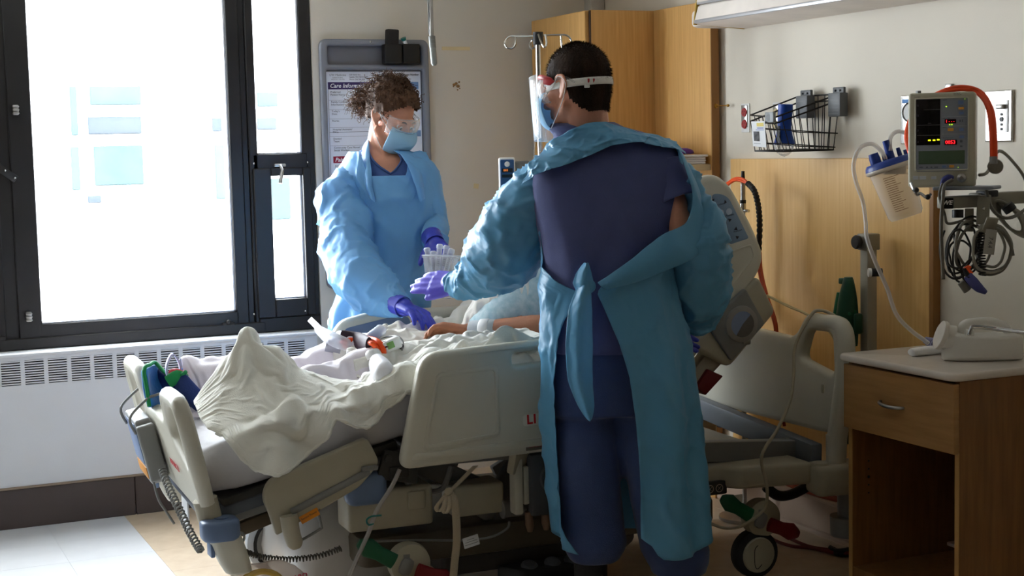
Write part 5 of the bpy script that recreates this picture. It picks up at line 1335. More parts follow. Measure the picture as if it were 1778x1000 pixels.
# scrubs: V neck top and trousers
R = []
for i in range(31):
    r = []
    for j in range(72):
        th = 2*PI*j/72; tt = th if th < PI else th-2*PI
        top = 262+40*max(0, 1-abs(tt-.10)/.62); py = top+(700-top)*(i/30)**1.2; q = T2.p(py, th); r.append(T2.p(py, th, -.010+gmix((q.x, q.y, q.z), .002, 9, 3)))
    R.append(r)
mb = MB(); mb.loft(R, True); o = obj('scrub_top', mb, M_scrub2, womT, 180); solid(o, .003, 0)
mb = MB(); mb.tube([p-FWD*.002 for p in R[0]], .0045, 6, closed=True); obj('neck_band', mb, M_scrub2, o, 180)
mb = MB()
for s in (-1, 1): mb.tube([Wp(660+s*36, 690), Wp(660+s*36, 790), V((*(Wp(660+s*36, 820).to_2d()), .10))], [.092, .082, .075], 24, 5)
objs('trouser_leg', mb, M_scrub2, womT, 180)
# gown: closed front, neckline scooped
GW = Torso([(258, 652, 40, .09, .01), (268, 664, 60, .10), (282, 672, 76, .115), (300, 675, 84, .13), (335, 680, 82, .14), (380, 684, 77, .138), (430, 682, 75, .132), (458, 678, 74, .132), (490, 670, 78, .136), (540, 662, 84, .145), (600, 658, 92, .155), (700, 655, 100, .16), (790, 655, 104, .165)], D2, 0)
R = []; m = 120; nrow = 90
for i in range(nrow+1):
    r = []
    for j in range(m+1):
        th = PI*(-.96+1.92*j/m); front = max(0, math.cos(th)); sx = math.sin(th)
        # top edge: low scoop at the front centre, up on the shoulders
        cx = abs(sx-.02); top = 262+ (42 if cx < .34 else max(0, 42*(1-(cx-.34)/.20)) if cx < .54 else 0)*(1 if front > 0 else .3)
        py = top+(790-top)*(i/nrow)**1.15; q = GW.p(py, th); k = min(1, max(0, (py-440)/160))
        f = crease((q.x, q.y, q.z*.8), .008, 9, 41)+k*.014*math.sin(th*8+py*.006+2*n3(q, 3, 4))-.010*max(0, 1-abs(py-462)/22)+.006*math.sin((q.x-q.z)*46)*max(0, n3(q, 4, 17))
        r.append(GW.p(py, th, f))
    R.append(r)
mb = MB(); mb.loft(R, False); o = obj('gown', mb, M_gownB, womT, 180); solid(o, .0012, 0)
# collar folds rising to the neck on either side
for pl_, sd in (([(638, 240, D2+.03), (626, 264, D2-.02), (628, 300, D2-.10), (642, 345, D2-.145)], [(640, 250, D2-.02), (642, 275, D2-.09), (646, 312, D2-.135), (652, 352, D2-.15)]), 1), (([(700, 262, D2-.03), (716, 272, D2-.04), (730, 300, D2-.10), (738, 345, D2-.12)], [(694, 268, D2-.08), (706, 286, D2-.12), (718, 316, D2-.14), (728, 352, D2-.145)]), 2):
    A_ = catmull([Wp(*p) for p in pl_[0]], 8); B_ = catmull([Wp(*p) for p in pl_[1]], 8)
    mb = MB(); mb.loft([[a_.lerp(b_, k/6)-FWD*(.018*math.sin(PI*k/6))+gmix(a_.lerp(b_, k/6), .004, 12, sd)*V((1, 0, 0)) for k in range(7)] for a_, b_ in zip(A_, B_)], False); o = obj('gown_fold', mb, M_gownB, womT, 180); solid(o, .0012, 1)
for P_, sd, am in (([(644, 282, D2, 20), (624, 308, D2+.0, 34), (598, 350, D2-.05, 48), (602, 392, D2-.12, 42), (600, 430, D2-.18, 44), (622, 476, D2-.29, 45), (652, 506, D2-.36, 38), (678, 522, D2-.41, 29), (696, 530, D2-.45, 19), (702, 533, D2-.465, 17)], 51, .010),
                   ([(712, 278, D2, 24), (733, 306, D2-.02, 28), (744, 350, D2-.02, 27), (750, 385, D2-.03, 26), (753, 405, D2-.09, 22), (755, 418, D2-.15, 18), (756, 424, D2-.18, 15)], 57, .007)):
    o = obj('gown_sleeve', sleeve_mesh(P_, seed=sd, amp=am, fs=8), M_gownB, womT, 180); solid(o, .0012, 0)
glove(womT, M_glove2, aW, aH, ahand); glove(womT, M_glove2, bW, bH, bhand)
# curly hair: cap plus many ringlets, gathered bun at the back
rnd = random.Random(11); vs_ = []; fs_ = []
def hlw(y): return float(np.interp(y, [-.12, -.06, -.02, .01, .04, .07, .10], [-.055, -.045, .0, .030, .050, .078, .086]))
for i in range(nth+1):
    th = PI*i/nth*.8
    for j in range(nph):
        ph = 2*PI*j/nph; p = V((.081*math.sin(th)*math.cos(ph), -.020+.099*math.sin(th)*math.sin(ph), .032+.096*math.cos(th))); p += (p-V((0, -.02, .03))).normalized()*(.008+.010*ridge(p, 26, 2)+.006*n3(p, 60, 1)); vs_.append(p)
for i in range(nth):
    for j in range(nph):
        q = [i*nph+j, i*nph+(j+1) % nph, (i+1)*nph+(j+1) % nph, (i+1)*nph+j]; c_ = sum((vs_[k] for k in q), V())/4
        if c_.z > hlw(c_.y)+.014*n3(c_, 38, 4): fs_.append(q)
used = sorted(set(k for f in fs_ for k in f)); mp_ = {k: i for i, k in enumerate(used)}
mb = MB(HW2); mb.add([vs_[k] for k in used], [[mp_[k] for k in f] for f in fs_]); obj('hair', mb, M_hairw, womT, 180)
mb = MB(HW2)
def curl(p, d, L, r, tr, n=16):
    d = d.normalized(); a_ = d.orthogonal().normalized(); b_ = d.cross(a_); ph = rnd.random()*6.3; tw = rnd.uniform(9, 15)
    mb.tube([p+d*(L*t/n)+a_*(r*math.cos(ph+tw*t/n))+b_*(r*math.sin(ph+tw*t/n))+V((0, 0, -.3*L*(t/n)**2)) for t in range(n+1)], [tr*(1-.6*t/n) for t in range(n+1)], 4)
for _ in range(520):
    f = rnd.choice(fs_); p = vs_[f[0]].lerp(vs_[f[2]], rnd.random()); n_ = (p-V((0, -.02, .03))).normalized(); d = n_*rnd.uniform(.15, .5)+V((rnd.uniform(-.4, .4), -1.0, rnd.uniform(-.1, .5)))*rnd.uniform(.4, 1)+V((rnd.uniform(-.3, .3), rnd.uniform(-.2, .2), 0))
    curl(p, d, rnd.uniform(.025, .06), rnd.uniform(.003, .007), rnd.uniform(.0012, .0022))
bun = V((.036, -.128, .0))
qb = MB(HW2); qb.ball(bun, .034, 20, 14); qb.v = [v+(v-HW2 @ bun).normalized()*(.007*ridge(v, 60, 3)+.004*n3(v, 110, 1)) for v in qb.v]; obj('hair_bun', qb, mat('hair_bun_backlit', (92, 60, 38), .6, spec=.25, rgb2=(128, 84, 52), scale=40), womT, 180)  # bun made lighter and warmer in colour, as if lit from behind
for _ in range(420):
    u = V((rnd.gauss(0, 1), rnd.gauss(0, 1), rnd.gauss(0, 1))).normalized(); curl(bun+u*rnd.uniform(.014, .044), u+V((rnd.uniform(-.8, .8), rnd.uniform(-.9, .2), rnd.uniform(-.6, .4))), rnd.uniform(.02, .05), rnd.uniform(.004, .008), rnd.uniform(.001, .002))
for s in (-1, 1):
    for _ in range(12): curl(V((s*.074, .02+rnd.uniform(-.02, .02), .03)), V((s*.15, rnd.uniform(-.2, .5), -1)), rnd.uniform(.025, .05), .003, .001)
obj('hair_curls', mb, M_hairw, womT, 180, kind='stuff')
# ================================================================ back wall: care board, tape, wand, IV pole
YW = Y1
BX = V((1, 0, 0)); BZ = V((0, 0, 1))
cb = thing('care_board', 'tall grey framed care information board with printed sheet on the wall beside window', 'board', (2.197, YW, .86))
CBM = frame((1.950, YW-.002, 1.925), BX, BZ)        # local x right, y up (negative = down), z toward the room
M_cbf = mat('board_grey', (128, 131, 140), .42, var=.04)
mb = MB(); mb.panel(rrect(0, -1.065, .494, 0, .03), [rrect(.034, -.108, .46, -.028, .01), rrect(.026, -1.035, .466, -.128, .012)], .036, .010, CBM @ Matrix.Translation((0, 0, .018)), 3); obj('board_frame', mb, M_cbf, cb)
mb = MB(); mb.panel(rrect(.02, -1.045, .474, -.02, .01), [], .006, .001, CBM @ Matrix.Translation((0, 0, .006))); obj('back_panel', mb, mat('board_inner', (108, 108, 114), .5), cb)
mb = MB(); mb.ball(CBM @ V((.225, -.012, .036)), .006, 10, 6); obj('frame_pin', mb, M_chrome, cb)
PS = .431/164          # metres per picture pixel on the sheet
PM = CBM @ Matrix.Translation((.029, -.137, .0105))
mb = MB(PM); mb.box((.2155, -.445, 0), (.431, .89, .001)); sheet = obj('printed_sheet', mb, mat('poster_paper', (226, 230, 240), .6, var=.02), cb, 0)
def prect(x0, y0, x1, y1, m_, nm, lift=.0008):
    mb = MB(PM @ Matrix.Translation((0, 0, lift))); mb.box(((x0+x1)/2*PS, -(y0+y1)/2*PS, 0), ((x1-x0)*PS, (y1-y0)*PS, .0004)); return obj(nm, mb, m_, sheet, 0)
M_purple = mat('print_purple', (58, 42, 98), .6); M_pblue = mat('print_blue', (112, 142, 184), .6); M_maroon = mat('print_maroon', (150, 24, 58), .6); M_pgreen = mat('print_green', (116, 132, 36), .6)
prect(3, 17, 98, 28.5, M_purple, 'heading_bar'); prect(98.5, 17, 160, 28.5, M_pblue, 'heading_bar'); prect(3, 97.5, 98, 98, M_ink, 'rule')
prect(8, 137, 98, 148, M_maroon, 'heading_bar'); prect(100, 134, 162, 145, M_pgreen, 'heading_bar'); prect(100, 97, 162, 107, M_pblue, 'heading_bar')
for y in (46, 61, 76, 90, 104.5, 119.5): prect(4, y, 98, y+.45, mat('rule_grey', (150, 150, 158), .7), 'rule')
for x in (81.5, 120): prect(x, 2, x+.5, 10, M_ink, 'rule')
prect(3, 28, 3.5, 260, M_ink, 'rule')
def ptext(s_, x, y, size, m_, sh=0, bold=0): mb = MB(); mb.text(s_, size*PS, PM @ Matrix.Translation((x*PS, -y*PS, .0016)), .0001, shear=sh, bold=bold); obj('lettering', mb, m_, sheet, 0)
M_pgrey = mat('print_grey', (130, 132, 138), .7)
ptext('UW Medicine', 6, 5.5, 5, M_pgrey); ptext('HARBORVIEW', 11, 9.8, 2.8, M_pgrey); ptext('MEDICAL CENTER', 9, 12.6, 2.8, M_pgrey)
ptext('325 Ninth Ave.', 40, 5, 3.2, M_ink); ptext('Seattle, WA 98104-2499', 40, 8.8, 3.2, M_ink); ptext('Phone: 206.744.3000', 40, 12.6, 3.2, M_ink)
ptext('Room Number:', 83.5, 5, 4.6, M_ink, bold=.0003); ptext('Room Phone Number:', 122, 5, 4.3, M_ink, bold=.0003)
ptext('Care Information', 6, 23, 9.5, mat('print_white', (240, 240, 245), .6), .25, .0004); ptext('Pain Management', 11, 142.8, 9, mat('print_white', (240, 240, 245), .6), .25, .0004)
for y, a_, b_ in ((33, 'Preferred', 'Patient Name:'), (49, 'Family Contact', 'Information:'), (64, "Today's", 'Date:'), (79.5, 'Nurse:', ''), (93.5, 'Hospital Assistant/', "MA's:"), (108.5, 'Doctor/', 'Team:'), (123, 'Community Care Nurse/', 'Social Worker:'), (152.5, 'Acceptable', 'Pain Level:')):
    ptext(a_, 6+y*.03, y, 4.4, M_ink)
    if b_: ptext(b_, 6+y*.03, y+4.3, 4.4, M_ink)
# marker caddy clamped on the board, marker and eraser in it
ph = thing('marker_holder', 'black two-pocket marker holder clipped to the upper right of the grey board', 'holder', pt(699, 92, y=YW-.06))
for x0, x1 in ((668, 699), (700, 730)):
    a_ = pt(x0, 76, y=YW-.075); b_ = pt(x1, 110, y=YW-.075); c_ = (a_+b_)/2; mb = MB(); mb.box(c_+V((0, .022, 0)), (b_.x-a_.x, .05, a_.z-b_.z), .006, 3); obj('pocket', mb, mat('holder_black', (20, 19, 19), .5), ph)
a_ = pt(670, 51, y=YW-.06); b_ = pt(691, 84, y=YW-.06); mb = MB(); mb.box((a_+b_)/2, (.054, .034, a_.z-b_.z), .006, 3, Matrix.Rotation(.06, 3, 'Y')); tag(obj('eraser', mb, mat('eraser_felt', (38, 34, 33), .85, bump=.3, bscale=200), None), 'dark felt eraser block standing in the left pocket of marker holder', 'eraser')
mk = thing('marker', 'teal capped whiteboard marker sticking out of the marker holder', 'marker', pt(705, 82, y=YW-.06))
a_ = pt(707, 84, y=YW-.06); b_ = pt(700, 66, y=YW-.07); mb = MB(); mb.tube([a_, a_.lerp(b_, .75)], .009, 14); obj('barrel', mb, M_white, mk); mb = MB(); mb.tube([a_.lerp(b_, .72), b_], [.0085, .0125], 14); obj('cap', mb, mat('marker_teal', (0, 110, 100), .4), mk)
# tape, scars
M_tape = mat('masking_tape', (222, 204, 158), .6)
a_ = pt(767, 81, y=YW); b_ = pt(816, 87.5, y=YW); mb = MB(); mb.box((a_+b_)/2+V((0, -.001, 0)), (b_.x-a_.x, .002, a_.z-b_.z), .0006, 1); tag(obj('tape_strip', mb, M_tape, None, 0), 'long strip of yellowed masking tape high on beige wall', 'tape')
a_ = pt(822, 319, y=YW); b_ = pt(831, 327, y=YW); mb = MB(); mb.box((a_+b_)/2+V((0, -.001, 0)), (b_.x-a_.x, .002, a_.z-b_.z), .0006, 1, Matrix.Rotation(.15, 3, 'Y')); tag(obj('tape_scrap', mb, M_tape, None, 0), 'small square scrap of tape on wall right of the woman', 'tape')
mb = MB(); c_ = pt(793, 148, y=YW-.002)
for k, (dx, dz, r) in enumerate(((-.012, .002, .008), (-.002, .008, .007), (.006, -.004, .009), (.012, .014, .005), (.004, -.02, .004), (.014, -.014, .003), (-.016, -.006, .003))): mb.ball(c_+V((dx, 0, dz)), (r, .003, r*.8), 8, 5)
tag(obj('wall_scar', mb, mat('bare_plaster', (140, 104, 60), .8), None, 60), 'ragged brown chip in the paint of the wall right of the care board', 'chip')
# hanging grey wand from the ceiling
wd = thing('curtain_wand', 'grey metal hanging wand with coiled sleeve near ceiling between board and tape', 'wand', pt(750, 60, d=6.0))
q0 = pt(747, -40, d=6.0); q0.z = ZC; q1 = pt(748, 0, d=6.0); q2 = pt(749.5, 62, d=6.0); q3 = pt(754, 114, d=6.0)
mb = MB(); mb.tube([q0, q1, q2], .0085, 12); obj('rod', mb, M_steel, wd)
mb = MB(); mb.tube([q2, q2.lerp(q3, .1), q3.lerp(q2, .08), q3], [.009, .0125, .0125, .007], 14); obj('grip', mb, mat('wand_grey', (150, 154, 150), .4, .3), wd)
mb = MB()
for k in range(9): c_ = q2.lerp(q3, .02+k*.045); mb.tube([c_, c_.lerp(q3, .03)], .0138, 14)
obj('coil_ring', mb, M_bedgrey, wd)
mb = MB(); mb.tube([q0+V((-.012, 0, 0)), q1+V((-.012, 0, 0)), pt(745.5, 60, d=6.0)], .003, 6); obj('pull_cord', mb, M_grey, wd)
# IV pole with four hooks, pump clamped on it
DI = 6.0
iv_ = thing('iv_pole', 'chrome IV pole with four looped hooks behind the man', 'pole', pt(937, 300, d=DI)); iv_.location.z = 0
M_ivch = mat('iv_chrome', (205, 202, 196), .2, 1)
top = pt(934, 58, d=DI); bx_, by_ = top.x, top.y
mb = MB(); mb.cyl((bx_, by_, .12), (bx_, by_, top.z), .0115, .0115, 16); obj('pole_tube', mb, M_ivch, iv_)
mb = MB(); mb.tube([(bx_, by_, top.z-.045), (bx_, by_, top.z+.005)], .021, 16); obj('hook_hub', mb, M_black, iv_)
for (pts) in (((932, 62, 0), (905, 63, 0), (886, 63, 0), (877, 72, 0), (880, 82, 0), (889, 84, 0), (895, 77, 0), (895, 65, 0)), ((934, 62, .01), (960, 61, .03), (982, 61, .04), (991, 68, .05), (992, 80, .05), (984, 86, .05), (976, 82, .05), (974, 60, .05)),
              ((931, 60, .02), (926, 68, .10), (920, 76, .12), (922, 84, .12), (928, 82, .12), (930, 72, .1)), ((935, 60, -.04), (940, 74, -.1), (945, 82, -.12), (949, 76, -.12), (947, 60, -.1))):
    mb = MB(); mb.tube([pt(a, b, d=DI+c) for a, b, c in pts], .0042, 8, 5); obj('hook', mb, M_ivch, iv_)
mb = MB(); q = V((bx_, by_, pt(938, 180, d=DI).z)); mb.tube([q+V((0, 0, -.03)), q+V((0, 0, .03))], .018, 14); mb.box(q+RGT*.03, (.03, .02, .02), .006); obj('pole_clamp', mb, M_black, iv_)
for k in range(5):
    a_ = 2*PI*k/5+.3; e = V((bx_+.27*math.cos(a_), by_+.27*math.sin(a_), .06)); mb = MB(); mb.tube([V((bx_, by_, .13)), V((bx_, by_, .12)).lerp(e, .5)+V((0, 0, .02)), e], [.018, .014, .012], 10, 4); obj('base_leg', mb, M_steel, iv_)
    mb = MB(); mb.lathe([(0, -.01), (.022, -.01), (.025, 0), (.022, .01), (0, .01)], (e.x, e.y, .026), (1, .4, 0), 14); obj('wheel', mb, M_black, iv_)
pu = thing('infusion_pump', 'white infusion pump with blue face on the IV pole left of the man', 'pump', pt(880, 305, d=DI-.08))
c_ = pt(880, 318, d=DI-.08); RM = frame(c_, RGT, BZ)
mb = MB(); mb.panel(rrect(-.031, -.10, .034, .10, .008), [], .09, .008, RM @ Matrix.Translation((0, 0, -.045)), 3); obj('casing', mb, M_white, pu)
mb = MB(); mb.panel(rrect(-.024, -.095, .030, .092, .005), [], .006, .001, RM @ Matrix.Translation((0, 0, .002))); fc = obj('face', mb, mat('pump_blue', (40, 84, 134), .4), pu)
mb = MB(); mb.panel(rrect(-.018, .042, .024, .058, .002), [], .002, .0004, RM @ Matrix.Translation((0, 0, .0055))); mb.panel(rrect(-.018, .022, .024, .034, .002), [], .002, .0004, RM @ Matrix.Translation((0, 0, .0055))); objs('display', mb, mat('pump_lcd', (20, 34, 44), .3), fc)
mb = MB(); mb.lathe([(0, .006), (.009, .006), (.011, 0)], RM @ V((.003, .074, .004)), -FWD, 16); obj('pump_button', mb, M_white, fc)
mb = MB(); mb.text('888', .012, RM @ Matrix.Translation((-.012, .050, .0072)), .0001); obj('digits', mb, mat('pump_digits', (200, 120, 60), .5, emit=(220, 120, 50), estr=.6), fc, 0)
mb = MB(); mb.panel(rrect(.034, -.03, .09, .085, .006), [], .07, .006, RM @ Matrix.Translation((0, 0, -.05)), 2); obj('side_module', mb, M_grey, pu)
mb = MB(); mb.bar(c_+FWD*.05, V((bx_, by_, c_.z)), .02, .03, .004); obj('pump_bracket', mb, M_black, pu)
mb = MB(); mb.tube([pt(934, 440, d=DI-.02), pt(936, 470, d=DI-.04), pt(930, 500, d=DI-.05), pt(924, 520, d=DI-.05), pt(920, 560, d=DI-.05)], .004, 8, 6); obj('power_lead', mb, M_bedgrey, pu, 180)
for k, dx in enumerate((-3, 3, 9)):
    mb = MB(); mb.tube([pt(934+dx, 175, d=DI-.03), pt(934+dx*1.6, 240, d=DI-.05), pt(930+dx*2, 330, d=DI-.05), pt(934+dx, 430, d=DI-.06)], .0025, 6, 6); obj('drip_line', mb, M_clear, iv_, 180)

# ================================================================ wardrobe in the corner, shelf, linen
wr = thing('wardrobe', 'tall maple wardrobe in the room corner behind the man', 'wardrobe', (3.1, 5.93, 0))
xa = 2.955; yb = 5.66; zt_ = 2.012
mb = MB(); mb.box(((xa+3.262)/2, (yb+6.2)/2, zt_/2), (3.262-xa, 6.2-yb, zt_), .002, 1); obj('carcass', mb, M_maple, wr, 0)
mb = MB(); mb.box((xa-.011, (yb+.018+6.2)/2, zt_/2), (.020, 6.2-yb-.02, zt_-.004), .003, 1); dr = obj('door', mb, M_maple, wr)
mb = MB(); mb.tube([(xa-.02, yb+.08, 1.05), (xa-.045, yb+.08, 1.05), (xa-.045, yb+.08, 1.17), (xa-.02, yb+.08, 1.17)], .005, 8); obj('handle', mb, M_steel, dr)
mb = MB(); mb.box((xa-.0015, yb+.008, zt_/2), (.004, .012, zt_-.004)); obj('door_gap', mb, mat('gap_dark', (52, 30, 14), .8), wr, 0)
sh = thing('shelf_unit', 'maple back panel with an open shelf beside the wardrobe', 'shelf', (3.25, 5.43, 0))
mb = MB(); mb.box((3.268, (5.205+5.655)/2, zt_/2), (.036, .45, zt_), .002, 1); obj('back_panel', mb, M_maple, sh, 0)
mb = MB(); mb.box((3.268, 5.203, zt_/2), (.036, .006, zt_), .001, 1); obj('edge_band', mb, M_mapledark, sh, 0)
for z in (1.352, .80): mb = MB(); mb.box((3.10, 5.43, z), (.30, .44, .026), .003, 1); obj('shelf_board', mb, mat('shelf_edge', (202, 184, 152), .5), sh)
zs = 1.3655
rnd = random.Random(3)
for k in range(4):
    mb = MB(); R = []; h = .009
    mb.panel(rrect(-.10, -.16, .10, .16, .02), [], h, .004, Matrix.Translation((3.135+.003*k, 5.375+rnd.uniform(-.006, .006), zs+h/2+k*(h+.0005))) @ Matrix.Rotation(rnd.uniform(-.03, .03), 4, 'Z'), 2)
    tag(obj('folded_linen', mb, M_sheet), ('white folded linen lowest of the four on shelf', 'second folded linen from the shelf up', 'third folded linen from the shelf up', 'topmost white folded linen under the purple pouches')[k], 'linen', 'folded linens on the shelf')
M_pouch = mat('purple_pouch', (92, 48, 150), .45, bump=.2, bscale=40)
for k, (x, y, z, rz, L_) in enumerate(((3.150, 5.37, zs+.0415, .3, .16), (3.12, 5.42, zs+.062, -.35, .14))):
    mb = MB(Matrix.Translation((x, y, z)) @ Matrix.Rotation(rz, 4, 'Z')); R = []
    for i in range(9):
        t = i/8*2-1; e = math.sqrt(max(0, 1-abs(t)**2.5)); R.append([V((L_*.45*t, yy*(.8+.2*e), zz*max(e, .12)+.006*n3((t*3, yy*9, k), 2))) for yy, zz in rrect(-.09, -.0, .09, .024, .01, 3)])
    mb.loft(R, True, True); tag(obj('pouch', mb, M_pouch, None, 60), ('lower purple pouch lying on the folded linen', 'upper purple pouch crossing the lower one on shelf')[k], 'pouch', 'purple pouches on the shelf')
# small brass coat hook on the head wall
bh = thing('coat_hook', 'small brass coat peg sticking out of the maple panel edge', 'hook', pt(1250, 184, x=X1)); q = pt(1241, 184, x=3.27); q.y = 5.199
mb = MB(); mb.lathe([(0, .004), (.008, .004), (.010, 0)], q, (0, -1, 0), 14); mb.tube([q, q+V((.012, -.065, -.001))], .0025, 8); obj('peg', mb, mat('brass', (176, 130, 56), .3, 1), bh); mb = MB(); mb.ball(q+V((.0125, -.068, -.001)), .006, 10, 7); obj('knob', mb, mat('brass', (176, 130, 56), .3, 1), bh)

# ================================================================ head wall: lamp box, panel, outlets, basket
lf = thing('wall_lamp', 'long white over-bed wall lamp along the top of the head wall', 'lamp', (3.2, 4.5, 1.95))
ya, yb2 = 5.19, 3.0; xf = 3.075
M_lampw = mat('lamp_enamel', (236, 226, 216), .5); M_lamptrim = mat('lamp_trim', (198, 198, 202), .3, .6)
mb = MB()
prof = [(3.298, 1.888), (xf+.012, 1.898), (xf, 1.905), (xf-.004, 1.914), (xf+.012, 1.968), (xf+.02, 1.975), (3.298, 1.975)]
mb.loft([[V((x, y, z)) for x, z in prof] for y in (ya-.16, yb2)], True, True); obj('lower_housing', mb, M_lampw, lf, 30)
mb = MB(); mb.loft([[V((x, y, z)) for x, z in ((xf+.006, 1.984), (xf+.016, 2.045), (3.298, 2.045), (3.298, 1.984))] for y in (ya-.16, yb2)], True, True); obj('upper_housing', mb, M_lampw, lf, 30)
mb = MB(); mb.bar((xf-.003, ya-.16, 1.910), (xf-.003, yb2, 1.910), .010, .014, .003); obj('front_trim', mb, M_lamptrim, lf)
mb = MB(); mb.bar((xf+.012, ya-.16, 1.980), (xf+.012, yb2, 1.980), .012, .010, .002); obj('front_trim', mb, M_lamptrim, lf)
mb = MB(); mb.add([V((x, ya-.158, z)) for x, z in ((3.298, 1.886), (xf-.006, 1.90), (xf+.016, 2.05), (3.298, 2.05))]+[V((x, ya-.152, z)) for x, z in ((3.298, 1.886), (xf-.006, 1.90), (xf+.016, 2.05), (3.298, 2.05))], [[0, 1, 2, 3], [7, 6, 5, 4], [0, 4, 5, 1], [1, 5, 6, 2], [2, 6, 7, 3]]); obj('end_cap', mb, mat('cap_yellow', (206, 168, 70), .5), lf, 0)
mb = MB(); mb.box((3.2, ya-.10, 1.93), (.16, .11, .07), .02); obj('wall_mount', mb, M_lampw, lf)
mb = MB(); mb.box((3.284, (5.10+3.915)/2, (1.384+.17)/2), (.028, 5.10-3.915, 1.384-.17), .002, 1); pw = obj('trim_3', mb, mat('maple_headpanel_lit', (228, 180, 108), .42, rgb2=(238, 194, 124), scale=3.2, stretch=(26, 26, 1.2), bump=.06, bscale=18), None, 0); pw['kind'] = 'structure'  # same veneer, brightened and warmed in colour for the glow on it
mb = MB(); mb.box((3.284, 3.905, (1.384+.17)/2), (.030, .022, 1.384-.17), .002, 1); obj('edge_band', mb, M_mapledark, pw, 0)
def outlet(px0, py0, px1, py1, m_, lbl, red=True):
    a_ = pt(px0, py0, x=X1-.002); b_ = pt(px1, py1, x=X1-.002); c_ = (a_+b_)/2; t = thing('wall_outlet', lbl, 'outlet', c_)
    w, h = abs(a_.y-b_.y), abs(a_.z-b_.z); M = frame(c_, (0, -1, 0), BZ)
    mb = MB(); mb.panel(rrect(-w/2-.005, -h/2-.008, w/2+.008, h/2+.006, .003), [], .005, .001, M); obj('outlet_frame', mb, M_white, t)
    mb = MB(); mb.panel(rrect(-w/2, -h/2+.012, w/2-.004, h/2, .002), [], .005, .001, M @ Matrix.Translation((0, 0, .003))); obj('cover_plate', mb, M_steel, t)
    for s in (-1, 1):
        mb = MB(); mb.lathe([(0, .004), (.016, .004), (.018, 0)], M @ V((0, s*.023-.002, .005)), M.to_3x3() @ V((0, 0, 1)), 20); r = obj('receptacle', mb, m_, t)
        mb = MB()
        for dx, dy in ((-.006, .003), (.006, .003), (0, -.008)): mb.box(M @ V((dx, s*.023-.002+dy, .0092)), (.001, .002, .006))
        obj('slots', mb, M_black, r, 0)
outlet(1289, 183, 1300, 226, M_red, 'red twin emergency outlet in steel plate left of basket')
outlet(1344, 181, 1355, 231, mat('ivory', (214, 196, 150), .5), 'ivory twin outlet in steel plate behind the wire basket')
# wire basket
bk = thing('wire_basket', 'black wire basket hung on the wall from two grey brackets', 'basket', (3.19, 4.56, 1.42))
hk1, hk2 = pt(1385, 168, x=3.285), pt(1457, 163, x=3.285); f1, f2 = pt(1303, 200, x=3.08), pt(1345, 204, x=3.08)
b1, b2, c1, c2 = pt(1311, 262, x=3.09), pt(1362, 263, x=3.09), pt(1398, 259, x=3.265), pt(1447, 260, x=3.265)
M_wire = mat('wire_black', (40, 37, 34), .4, .4)
def wire(nm, pts, r=.0022, closed=False): mb = MB(); mb.tube(pts, r, 6, 0, closed); return obj(nm, mb, M_wire, bk, 60)
dn = V((0, 0, -.022))
wire('rim_wire', [f1, f2, hk2, hk1], .003, True); wire('rim_wire', [f1+dn, f2+dn, hk2+dn, hk1+dn], .003, True)
wire('base_ring', [b1, b2, c2, c1], .003, True)
k_ = lambda t, a, b: a.lerp(b, t)
for z_ in (.30, .72):
    wire('band_wire', [f1.lerp(b1, z_+.05), f2.lerp(b2, z_+.05), V((hk2.x, hk2.y, f2.lerp(b2, z_).z)).lerp(c2, z_), V((hk1.x, hk1.y, f1.lerp(b1, z_).z)).lerp(c1, z_)], .002, True)
for i in range(9):
    t = i/8; wire('upright_wire', [f2.lerp(hk2, t)+dn, b2.lerp(c2, t)], .0018); wire('upright_wire', [f1.lerp(hk1, t)+dn, b1.lerp(c1, t)], .0018)
for i in range(1, 6):
    t = i/6; wire('upright_wire', [f1.lerp(f2, t), b1.lerp(b2, t)], .0018); wire('upright_wire', [hk1.lerp(hk2, t), c1.lerp(c2, t)], .0018); wire('floor_wire', [b1.lerp(b2, t), c1.lerp(c2, t)], .0018)
for i in range(4): t = (i+.5)/4; wire('spacer', [f2.lerp(hk2, t), f2.lerp(hk2, t)+dn], .002)
for (x0, y0, x1, y1) in ((1381, 167, 1401, 205), (1437, 162, 1458, 202)):
    a_ = pt(x0, y0, x=3.245); b_ = pt(x1, y1, x=3.245); c_ = (a_+b_)/2; M = frame(c_, (0, -1, 0), BZ); w = abs(a_.y-b_.y); h = a_.z-b_.z
    mb = MB(); mb.box(c_+V((.016, -.003, 0)), (.035, w, h), .003); br = obj('wall_bracket', mb, mat('bracket_grey', (88, 90, 92), .45), bk)
    mb = MB()
    for q in range(7): mb.box(M @ V((0, -h/2+.01+q*h/8, .001)), (.002, w*.8, .003))
    obj('bracket_ribs', mb, mat('bracket_grey', (88, 90, 92), .45), br, 0)
    mb = MB(); mb.box(c_+V((.02, -.006, h/2+.008)), (.012, w*.9, .024), .003); mb.ball(c_+V((.012, -.006+w*.2, h/2+.008)), .004, 8, 5); mb.ball(c_+V((.012, -.006-w*.2, h/2+.008)), .004, 8, 5); objs('bracket_tab', mb, mat('bracket_grey', (88, 90, 92), .45), br)
a_ = pt(1330, 195, x=3.075); b_ = pt(1345, 213, x=3.075); mb = MB(); mb.box((a_+b_)/2, (.012, abs(a_.y-b_.y), a_.z-b_.z), .003); mb.lathe([(0, .002), (.012, .002), (.013, 0)], (a_+b_)/2+V((-.006, 0, 0)), (-1, -.3, 0), 16); obj('basket_badge', mb, mat('badge_grey', (142, 146, 148), .4), bk)
